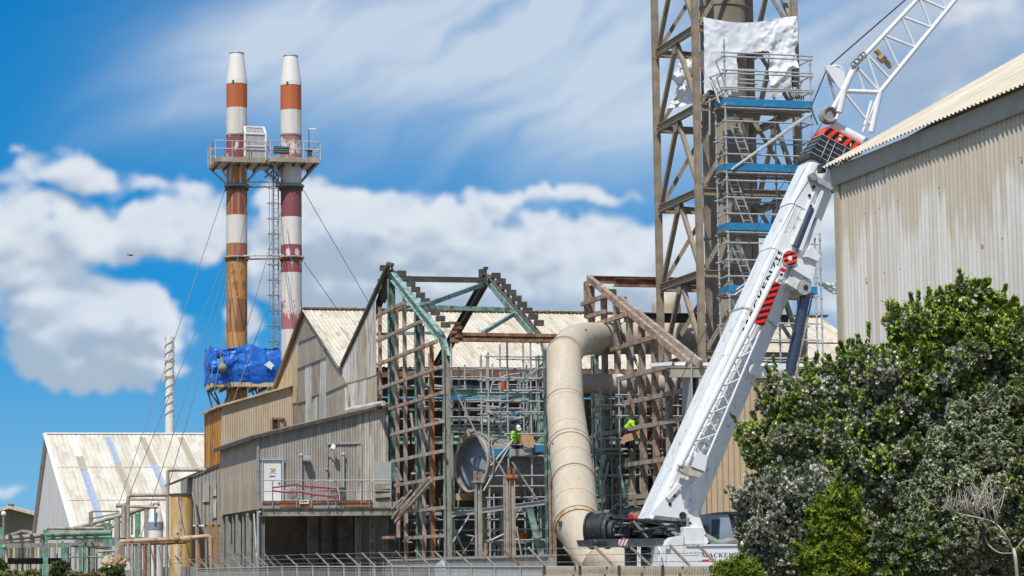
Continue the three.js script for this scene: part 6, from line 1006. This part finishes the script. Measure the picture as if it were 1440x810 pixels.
// ---------------------------------------------------------------- boundary fences
const XF = 16.02;
{
  const t = thing('security_fence', 'chain-link security fence with cranked barbed-wire arms along the yard', 'fence', V3(XF, 0, -75));
  const zs = [397, 418, 440, 462, 484, 505, 527, 552, 576, 604, 632, 663, 696, 732, 767].map((x) => onX(x, 793, XF).z), top = (z) => lerp(1.72, 1.92, clamp((-z - 46) / 45));
  for (let k = 1; k < 8; k++) zs.unshift(zs[0] - 3.3);
  for (const x of [818, 863, 915, 970, 1010]) zs.push(onX(x, 797, XF).z);
  const R = rng(3);
  zs.forEach((z, i) => { const y = top(z), rusty = i > 6 && R() < .22, jig = (R() - .5) * .08;
    part(t, 'post', M.galv, (m) => m.tube(V3(XF, 0, z), V3(XF, y, z), .035, 8));
    const ax = V3(XF - .42, y + .4 + jig, z + .03); part(t, 'arm', rusty ? M.rust : M.panelB, (m) => { m.bar(V3(XF, y, z), ax, .05, .045); }); });
  for (const f of [.2, .6, .97]) part(t, 'barbed_wire', M.galvDark, (m) => { for (let i = 0; i + 1 < zs.length; i++) { const a = zs[i], b = zs[i + 1], A = V3(XF - .42 * f, top(a) + .4 * f, a), B = V3(XF - .42 * f, top(b) + .4 * f, b); m.tube(A, B, .006, 5); for (let k = 1; k < 6; k++) { const p = A.clone().lerp(B, k / 6); m.box(p.x, p.y, p.z, .026, .026, .006, [k, k, 0]); } } });
  part(t, 'top_rail', M.galv, (m) => { for (let i = 0; i + 1 < zs.length; i++) m.tube(V3(XF, top(zs[i]) - .03, zs[i]), V3(XF, top(zs[i + 1]) - .03, zs[i + 1]), .022, 6); });
  part(t, 'chain_link', M.galvDark, (m) => {   // woven wire: two families of slanting wires
    const z0 = zs[0], z1 = -56.5, H = 1.85, ps = [], r = .0032, quad = (a, b) => { const d = b.clone().sub(a).normalize(), s = d.clone().cross(EX).normalize().multiplyScalar(r), n = V3(r, 0, 0); for (const w of [s, n]) { const A = a.clone().add(w), B = a.clone().sub(w), C = b.clone().sub(w), D = b.clone().add(w); ps.push(A, B, C, A, C, D); } };
    for (let z = z0 - H; z < z1; z += .085) { const c = (za, ya, zb, yb) => { const a = clamp((z0 - za) / (zb - za)), e = clamp((z1 - za) / (zb - za)); const lo = Math.min(a, e), hi = Math.max(a, e); if (hi - lo > .02) quad(V3(XF, lerp(ya, yb, lo), lerp(za, zb, lo)), V3(XF + .004, lerp(ya, yb, hi), lerp(za, zb, hi))); }; c(z, .05, z + H, H); c(z, H, z + H, .05); }
    const g = new THREE.BufferGeometry(); g.setAttribute('position', new THREE.Float32BufferAttribute(ps.flatMap((p) => [p.x, p.y, p.z]), 3)); m.add(g);
  }).userData.kind = 'stuff';
}
{
  const t = thing('sheet_fence', 'low beige ribbed-sheet fence along the bottom edge in front of the crane', 'fence', V3(XF - .12, 0, -50));
  const z0 = onX(768, 797, XF - .1).z, z1 = -38; for (let k = 0; z0 + k * 2.9 < z1; k++) { const a = z0 + k * 2.9; part(t, 'fence_sheet', M.fenceSheet, (m) => m.sheet(V3(XF - .1 - (k % 2) * .006, 0, a), EZ, 2.87, UP, 0, 1.74 - .012 * k, V3(-1, 0, 0), .16, .03, true)); part(t, 'clip', M.darkSteel, (m) => m.box(XF - .15, 1.66 - .012 * k, a + .02, .05, .22, .05)); }
}
{
  const t = thing('concrete_wall', 'stained low concrete wall behind the chain-link fence', 'wall', V3(17.4, 0, -66)), z0 = onX(545, 785, 17.4).z, z1 = onX(772, 785, 17.4).z, y = onX(660, 786, 17.4).y;
  const n = 6; for (let k = 0; k < n; k++) part(t, 'wall_panel', M.concrete, (m) => { const a = lerp(z0, z1, k / n), b = lerp(z0, z1, (k + 1) / n); m.span(V3(17.4, 0, a + .01), V3(17.55, y, b - .01)); });
  part(t, 'coping', M.timberGrey, (m) => m.span(V3(17.36, y, z0), V3(17.6, y + .06, z1)));
  solo('leaning_sheet', M.whiteClean, (m) => { m.prism([[610, 797], [622, 786], [625, 800], [760, 803], [760, 812], [612, 812]].map(([x, q]) => onX(x, q, 17.1)), V3(.03, 0, 0)); }, 'crumpled white sheet lying against the low concrete wall', 'sheet');
  const w = thing('rendered_wall', 'long pale rendered yard wall at the bottom left of the works', 'wall', V3(17.8, 0, -120)); const za = onX(4, 797, 17.8).z, zb = onX(356, 797, 17.8).z; for (let k = 0; k < 9; k++) part(w, 'wall_panel', M.concrete, (m) => m.span(V3(17.8, 0, lerp(za, zb, k / 9) + .02), V3(18, 1.95 + .12 * Math.sin(k * 2.1), lerp(za, zb, (k + 1) / 9))));
  const s = thing('arm_fence', 'row of slanted fence arms before the rusted tank', 'fence', V3(17.5, 0, -105)); for (let k = 0; k < 9; k++) part(s, 'arm', M.galvDark, (m) => { const p = onX(258 + k * 16, 796, 17.5); m.bar(p, p.clone().add(V3(-.45, .55, 0)), .05); });
  part(s, 'wire', M.galvDark, (m) => { for (const q of [786, 791]) m.tube(onX(225, q + 1, 17.3), onX(380, q, 17.3), .012, 5); });
}
// ---------------------------------------------------------------- foliage
const leafGeo = (l, w, fold) => { const g = new THREE.BufferGeometry(); g.setAttribute('position', new THREE.Float32BufferAttribute([0, 0, 0, w, fold, l * .45, 0, -fold * .3, l * .5, -w, fold, l * .45, 0, fold * .2, l], 3)); g.setIndex([0, 1, 2, 0, 2, 3, 1, 4, 2, 2, 4, 3]); const h = g.toNonIndexed(); h.computeVertexNormals(); return h; };
function sprig(n, l, w, spread, seed, long = 0) {
  const R = rng(seed), gs = []; for (let k = 0; k < n; k++) { const g = leafGeo(l * (.75 + .5 * R()), w * (.8 + .4 * R()), w * .35); g.rotateX(-(spread * (.35 + .8 * R()))); g.rotateZ((R() - .5) * .6); g.rotateY(k * 2.4 + R()); g.translate(0, long * k / n, 0); gs.push(g); }
  return mergeGeometries(gs);
}
const leafMat = (o = {}) => new THREE.MeshPhysicalMaterial({ color: 0xffffff, roughness: .42, side: THREE.DoubleSide, specularIntensity: .9, ...o });
function crown(parent, name, geo, mat, count, place, tint, seed) {
  const R = rng(seed), b = originOf(parent), im = new THREE.InstancedMesh(geo, mat, count), m = new THREE.Matrix4(), q = new THREE.Quaternion(), q2 = new THREE.Quaternion(), col = new THREE.Color();
  for (let i = 0; i < count; i++) { const { p, n, t } = place(R); q.setFromUnitVectors(UP, n.addScaledVector(SUN, .7).add(V3((R() - .5) * 1.4, (R() - .4) * 1.0, (R() - .5) * 1.4)).normalize()); q2.setFromAxisAngle(UP, R() * 6.28); q.multiply(q2); const s = .7 + .6 * R(); m.compose(p.clone().sub(b), q, V3(s, s, s)); im.setMatrixAt(i, m); const c0 = tint(p, R, t ?? R()), tv = .7 + .75 * (((t ?? .5) * 7.31) % 1), c = c0.map((z) => z * tv); col.setRGB(c[0], c[1], c[2]); im.setColorAt(i, col); }
  im.name = name; im.userData.kind = 'stuff'; im.castShadow = im.receiveShadow = true; parent.add(im); return im;
}
// lobes: centre and radii; each lobe carries many leafy clumps that stand out from it by different amounts, with gaps between them
function lobePlace(lobes, seed, per = 16, size = .24, reach = .3, spike = .12) {
  const R0 = rng(seed), cl = [];
  for (const l of lobes) { const n = Math.round(per * (l.r.x * l.r.y) / (size * size) * .3) + 6; for (let k = 0; k < n; k++) { const d = V3(R0() * 2 - 1, R0() * 2 - 1, R0() * 2 - 1).normalize(); if (d.z < -.35) d.z *= -1; const f = .68 + reach * R0() + (R0() < .14 ? .16 * R0() : 0), r = size * (.35 + 1.25 * R0() * R0()); cl.push({ c: l.c.clone().add(V3(d.x * l.r.x * f, d.y * l.r.y * f, d.z * l.r.z * f)), d, r, t: R0() }); } }
  const w = cl.map((c) => c.r * c.r), tot = w.reduce((q, c) => q + c, 0), cum = []; w.reduce((q, c, i) => (cum[i] = q + c), 0);
  const vol = lobes.map((l) => l.r.x * l.r.y * l.r.z), vt = vol.reduce((q, c) => q + c, 0);
  return (R) => { for (;;) { if (R() < .14) { let k = R() * vt, i = 0; while (k > vol[i] && i < lobes.length - 1) k -= vol[i++]; const d = V3(R() * 2 - 1, R() * 2 - 1, R() * 2 - 1); if (d.lengthSq() > 1) continue; const l = lobes[i], p = l.c.clone().add(V3(d.x * l.r.x * .85, d.y * l.r.y * .85, d.z * l.r.z * .85)); if (p.y < .05) continue; return { p, n: d.normalize(), t: R() }; } if (R() < spike) { const c = cl[Math.floor(R() * cl.length)], f = Math.sqrt(R()), g = c.d.clone().multiplyScalar(.7).add(V3((c.t - .5) * .9, .55 + c.t * .5, .1)).normalize(), p = c.c.clone().addScaledVector(g, c.r * (.7 + 1.3 * f)).add(V3(R() - .5, R() - .5, R() - .5).multiplyScalar(.07 * (1.2 - f))); return { p, n: g.clone().multiplyScalar(1.2), t: c.t * .4 }; } const k = R() * tot; let lo = 0, hi = cl.length - 1; while (lo < hi) { const m = (lo + hi) >> 1; if (cum[m] < k) lo = m + 1; else hi = m; } const c = cl[lo], d = V3(R() * 2 - 1, R() * 2 - 1, R() * 2 - 1); if (d.lengthSq() > 1 || d.lengthSq() < .02) continue; d.normalize(); if (d.dot(c.d) < -.45) continue;
    const f = c.r * (1 - .55 * R() * R()), p = c.c.clone().add(V3(d.x * f, d.y * f * .8, d.z * f)); if (p.y < .05) continue; return { p, n: d.clone().multiplyScalar(.7).addScaledVector(c.d, .5), t: c.t }; } };
}
const lobe = (x, y, D, rx, ry, rz) => ({ c: onD(x, y, D), r: V3(rx, ry, rz) });
function branches(parent, root, lobes, mat, r0) { part(parent, 'trunk', mat, (m) => { m.path([root, root.clone().add(V3(.1, .5, .05)), root.clone().add(V3(.05, 1.1, -.1))], r0, 8); }); for (const l of lobes) part(parent, 'limb', mat, (m) => m.path([root.clone().add(V3(.05, 1.0, -.1)), root.clone().add(V3(0, 1.1, 0)).lerp(l.c, .5).add(V3(0, .15, 0)), l.c.clone().add(V3(0, l.r.y * .5, 0))], r0 * .35, 6)); }
const GREEN = [[.23, .3, .07], [.12, .17, .045], [.36, .44, .085]], SILV = [[.34, .35, .27], [.17, .195, .12], [.6, .6, .52]];
{
  const PX = 33.2, S = PX / 3500, L = (x, y, rx, ry, rz, dd = 0) => lobe(x, y, PX + dd, rx * S, ry * S, rz * S);
  const lobes = [L(1340, 520, 95, 90, 80), L(1352, 445, 48, 44, 40), L(1290, 470, 42, 34, 36, .3), L(1400, 470, 46, 36, 40, .2), L(1265, 560, 85, 75, 70, .1), L(1150, 600, 80, 74, 70, .4), L(1105, 640, 56, 50, 50, .3), L(1212, 545, 54, 46, 50, .4), L(1200, 660, 110, 80, 80), L(1320, 640, 110, 80, 80, .2), L(1420, 560, 80, 80, 60, .4)];
  const root = onD(1260, 830, PX + .6).setY(0), t = thing('broadleaf_tree', 'large dense broadleaf tree with glossy silver and green leaves before the corrugated shed', 'tree', root);
  branches(t, root, lobes, M.bark, .16);
  crown(t, 'crown', sprig(8, .046, .0115, 1.15, 11, .035), leafMat({ roughness: .5, specularIntensity: .45 }), 120000, lobePlace(lobes, 71, 16, .15, .4), (p, R, tt) => { const q = p.clone().project(camera), x = (q.x + 1) * 720, y = (1 - q.y) * 405, k = tt < .42 ? 1 : 0, hi = sstep(560, 430, y) * .5 + .18; const pool = R() < hi + k * .5 ? GREEN : SILV, c = pool[Math.floor(R() * 3)], j = .75 + .5 * R(); return R() < .02 + .16 * k * (.3 + hi) ? [.46 * j, .54 * j, .06 * j] : c.map((z) => z * j); }, 81);
  part(t, 'top_twig', M.bark, (m) => { for (const [a, b, c, d] of [[1352, 440, 1356, 398], [1330, 460, 1318, 428], [1380, 470, 1408, 424], [1270, 480, 1254, 432], [1290, 470, 1284, 436], [1420, 480, 1445, 458]]) m.path([onD(a, b, PX), onD((a + c) / 2, (b + d) / 2 - 3, PX), onD(c, d, PX)], .012, 5); });
  crown(t, 'twig_leaves', sprig(8, .055, .013, .9, 14, .06), leafMat({ roughness: .42 }), 520, (R) => { const tw = [[1352, 440, 1357, 396], [1330, 460, 1316, 426], [1380, 470, 1409, 422], [1270, 480, 1252, 430], [1290, 470, 1284, 434], [1420, 480, 1447, 456], [1365, 430, 1378, 412], [1340, 440, 1332, 420]], [a, b, c, d] = tw[Math.floor(R() * tw.length)], f = Math.sqrt(R()); const p = onD(lerp(a, c, f), lerp(b, d, f), PX + (R() - .5) * .3).add(V3((R() - .5) * .14, (R() - .5) * .12, (R() - .5) * .2)); return { p, n: V3(R() - .5, 1, R() - .5) }; }, (p, R) => GREEN[Math.floor(R() * 3)].map((z) => z * (.7 + .5 * R())), 83);
}
{
  const PX = 31, S = PX / 3500, L = (x, y, rx, ry, rz, dd = 0) => lobe(x, y, PX + dd, rx * S, ry * S, rz * S);
  const lobes = [L(1118, 745, 70, 76, 60), L(1088, 704, 38, 38, 40, .2), L(1142, 720, 50, 50, 40, .2), L(1092, 800, 44, 40, 40), L(1150, 800, 60, 50, 50, .2)], root = onD(1110, 830, PX + .3).setY(0);
  const t = thing('silver_shrub', 'silvery grey-leaved shrub at the left end of the trees by the crane cab', 'shrub', root); branches(t, root, lobes, M.bark, .07);
  crown(t, 'foliage', sprig(9, .044, .0115, 1.2, 21, .03), leafMat({ roughness: .55, specularIntensity: .35 }), 34000, lobePlace(lobes, 171, 16, .12, .36, .06), (p, R) => { const c = SILV[Math.floor(R() * 3)], j = .8 + .6 * R(); return R() < .12 ? [.1 * j, .13 * j, .04 * j] : c.map((z) => z * j); }, 181);
}
{
  const PX = 30.5, S = PX / 3500, L = (x, y, rx, ry, rz, dd = 0) => lobe(x, y, PX + dd, rx * S, ry * S, rz * S);
  const lobes = [L(1395, 700, 90, 90, 60), L(1330, 745, 76, 66, 50), L(1420, 610, 66, 66, 50, .3), L(1370, 630, 60, 54, 50, .3), L(1300, 790, 70, 44, 50, .2), L(1425, 790, 50, 50, 40, .4)], root = onD(1385, 835, PX + .3).setY(0);
  const t = thing('olive_shrub', 'dull grey-green small-leaved shrub at the lower right edge behind the dead branch', 'shrub', root); branches(t, root, lobes, M.bark, .08);
  crown(t, 'foliage', sprig(10, .034, .009, 1.2, 41, .04), leafMat({ roughness: .55, specularIntensity: .6 }), 60000, lobePlace(lobes, 271, 16, .12, .36), (p, R) => { const c = [[.24, .265, .15], [.14, .17, .09], [.34, .37, .25]][Math.floor(R() * 3)], j = .8 + .5 * R(); const k = sstep(1405, 1440, (p.clone().project(camera).x + 1) * 720); return R() < .05 + .5 * k ? [.16 * j, .2 * j, .035 * j] : c.map((z) => z * j); }, 281);
}
{
  const PX = 29.5, S = PX / 3500, L = (x, y, rx, ry, rz, dd = 0) => lobe(x, y, PX + dd, rx * S, ry * S, rz * S);
  const lobes = [L(1174, 760, 32, 52, 32), L(1184, 712, 16, 22, 18), L(1164, 805, 36, 46, 36)], root = onD(1175, 840, PX).setY(0);
  const t = thing('yellow_green_shrub', 'bright yellow-green feathery shrub at the bottom in front of the broadleaf tree', 'shrub', root); branches(t, root, lobes, M.bark, .05);
  crown(t, 'foliage', sprig(12, .034, .006, .8, 51, .07), leafMat({ roughness: .6, specularIntensity: .4 }), 13000, lobePlace(lobes, 371, 16, .11, .3), (p, R) => { const j = .7 + .6 * R(); return [[.15, .22, .012], [.07, .12, .012], [.27, .33, .025], [.09, .13, .02]][Math.floor(R() * 4)].map((z) => z * j); }, 381);
  const l2 = [L(1022, 815, 14, 18, 16, .4), L(1040, 812, 14, 22, 16, .4), L(1050, 815, 12, 16, 16, .5)], r2 = onD(1035, 840, PX + .4).setY(0), t2 = thing('low_weed', 'low yellow-green weed at the right end of the beige sheet fence', 'weed', r2); branches(t2, r2, l2, M.bark, .02);
  crown(t2, 'foliage', sprig(12, .05, .008, .9, 55, .08), leafMat({ roughness: .6, specularIntensity: .4 }), 1600, lobePlace(l2, 391, 16, .06, .3, .03), (p, R) => { const j = .7 + .6 * R(); return [[.15, .2, .015], [.1, .14, .02]][Math.floor(R() * 2)].map((z) => z * j); }, 395);
  const l3 = [L(1245, 790, 46, 34, 34, .3), L(1290, 775, 30, 24, 24, .4), L(1215, 770, 24, 20, 20, .4)], r3 = onD(1250, 840, PX + .5).setY(0), t3 = thing('glossy_sapling', 'light green broad-leaved sapling at the bottom right of the yellow-green shrub', 'shrub', r3); branches(t3, r3, l3, M.bark, .03);
  crown(t3, 'foliage', sprig(8, .08, .02, 1.0, 61, .03), leafMat({ roughness: .4 }), 1700, lobePlace(l3, 401, 16, .12, .3), (p, R) => { const j = .7 + .6 * R(); return [[.15, .2, .04], [.1, .14, .05], [.2, .22, .16]][Math.floor(R() * 3)].map((z) => z * j); }, 405);
}
{
  const D = 29.2, P = (x, y, dd = 0) => onD(x, y, D + dd), t = thing('dead_branch', 'bare pale dead branch sticking out at the lower right edge', 'branch', P(1432, 812).setY(0)), R = rng(15);
  const limb = (pts, r, n) => part(t, n, M.deadWood, (m) => m.path(pts.map(([x, y], i) => P(x, y, -.1 * (i % 2))), r * .5, 6));
  limb([[1432, 830], [1428, 785], [1425, 772]], .045, 'stem'); limb([[1426, 776], [1412, 750], [1398, 735], [1375, 728], [1348, 722], [1336, 713]], .02, 'limb'); limb([[1426, 776], [1440, 758], [1450, 745]], .022, 'limb'); limb([[1424, 778], [1405, 777], [1390, 766], [1386, 757]], .014, 'limb'); limb([[1404, 742], [1398, 720], [1396, 700], [1400, 680]], .016, 'limb'); limb([[1376, 728], [1380, 715], [1392, 705]], .012, 'limb'); limb([[1398, 730], [1408, 712], [1413, 690]], .012, 'limb');
  for (let k = 0; k < 34; k++) { const x = 1368 + R() * 34, y = 734 - R() * 26; limb([[x, y], [x + (R() - .5) * 16, y - 8 - R() * 10], [x + (R() - .5) * 40, y - 18 - R() * 34]], .004 + R() * .004, 'twig'); }
  for (let k = 0; k < 40; k++) { const x = 1338 + R() * 40, y = 728 - R() * 6; limb([[x, y], [x - R() * 8, y - 8 - R() * 10], [x - 6 - R() * 14 + 8, y - 16 - R() * 22]], .0035, 'twig'); }
}
// weeds and bushes at the lower left
{
  const B = (label, name, x, y, D, rx, ry, n, cols, seed) => { const S = D / 3500, lobes = [lobe(x, y, D, rx * S, ry * S, rx * S * .8), lobe(x + rx * .5, y + 5, D, rx * .6 * S, ry * .7 * S, rx * .5 * S)], root = onD(x, 820, D).setY(0), t = thing(name, label, 'bush', root); branches(t, root.clone(), lobes, M.bark, .03); crown(t, 'foliage', sprig(10, .09, .02, 1.0, seed, .04), leafMat({ roughness: .55 }), n, lobePlace(lobes, seed + 1, 14, .09, .3, .04), (p, R) => cols[Math.floor(R() * cols.length)].map((z) => z * (.6 + .7 * R())), seed + 2); };
  const G = [[.06, .1, .03], [.1, .14, .04]], Y = [[.22, .2, .06], [.12, .13, .04], [.3, .25, .1]];
  B('dark green bush in front of the pale yard wall below the pipe rack', 'yard_bush', 84, 802, 92, 13, 12, 900, G, 611);
  B('dark green bush right of the rubble at the foot of the yard wall', 'yard_bush', 156, 808, 92, 17, 9, 900, G, 621);
  B('dark green bush at the extreme bottom left corner', 'yard_bush', 0, 800, 92, 8, 11, 500, G, 631);
  B('straw-coloured dry weeds along the bottom left edge', 'dry_weed', 26, 812, 90, 34, 8, 1300, Y, 641);
  B('straw-coloured dry weeds between the two dark green bushes', 'dry_weed', 118, 814, 90, 26, 7, 800, Y, 651);
}
{ const p = onD(183.5, 359, 210), t = thing('bird', 'small dark bird flying left of the banded stacks', 'bird', p); part(t, 'body', M.black, (m) => { m.add(new THREE.SphereGeometry(.1, 10, 8).scale(1.6, .7, .7).translate(p.x, p.y, p.z)); m.ball(p.clone().add(V3(-.2, .04, 0)), .06); m.tube(p.clone().add(V3(-.24, .04, 0)), p.clone().add(V3(-.34, .03, 0)), .02, 5, .005); m.prism([V3(p.x + .12, p.y, p.z - .05), V3(p.x + .32, p.y, p.z - .09), V3(p.x + .32, p.y, p.z + .09), V3(p.x + .12, p.y, p.z + .05)], V3(0, .015, 0)); }); for (const s of [-1, 1]) part(t, 'wing', M.black, (m) => m.prism([V3(p.x - .1, p.y, p.z), V3(p.x + .12, p.y, p.z), V3(p.x + .2, p.y + .16, p.z + s * .4), V3(p.x + .02, p.y + .14, p.z + s * .36)], V3(0, .02, 0))); }

renderer.render(scene, camera);
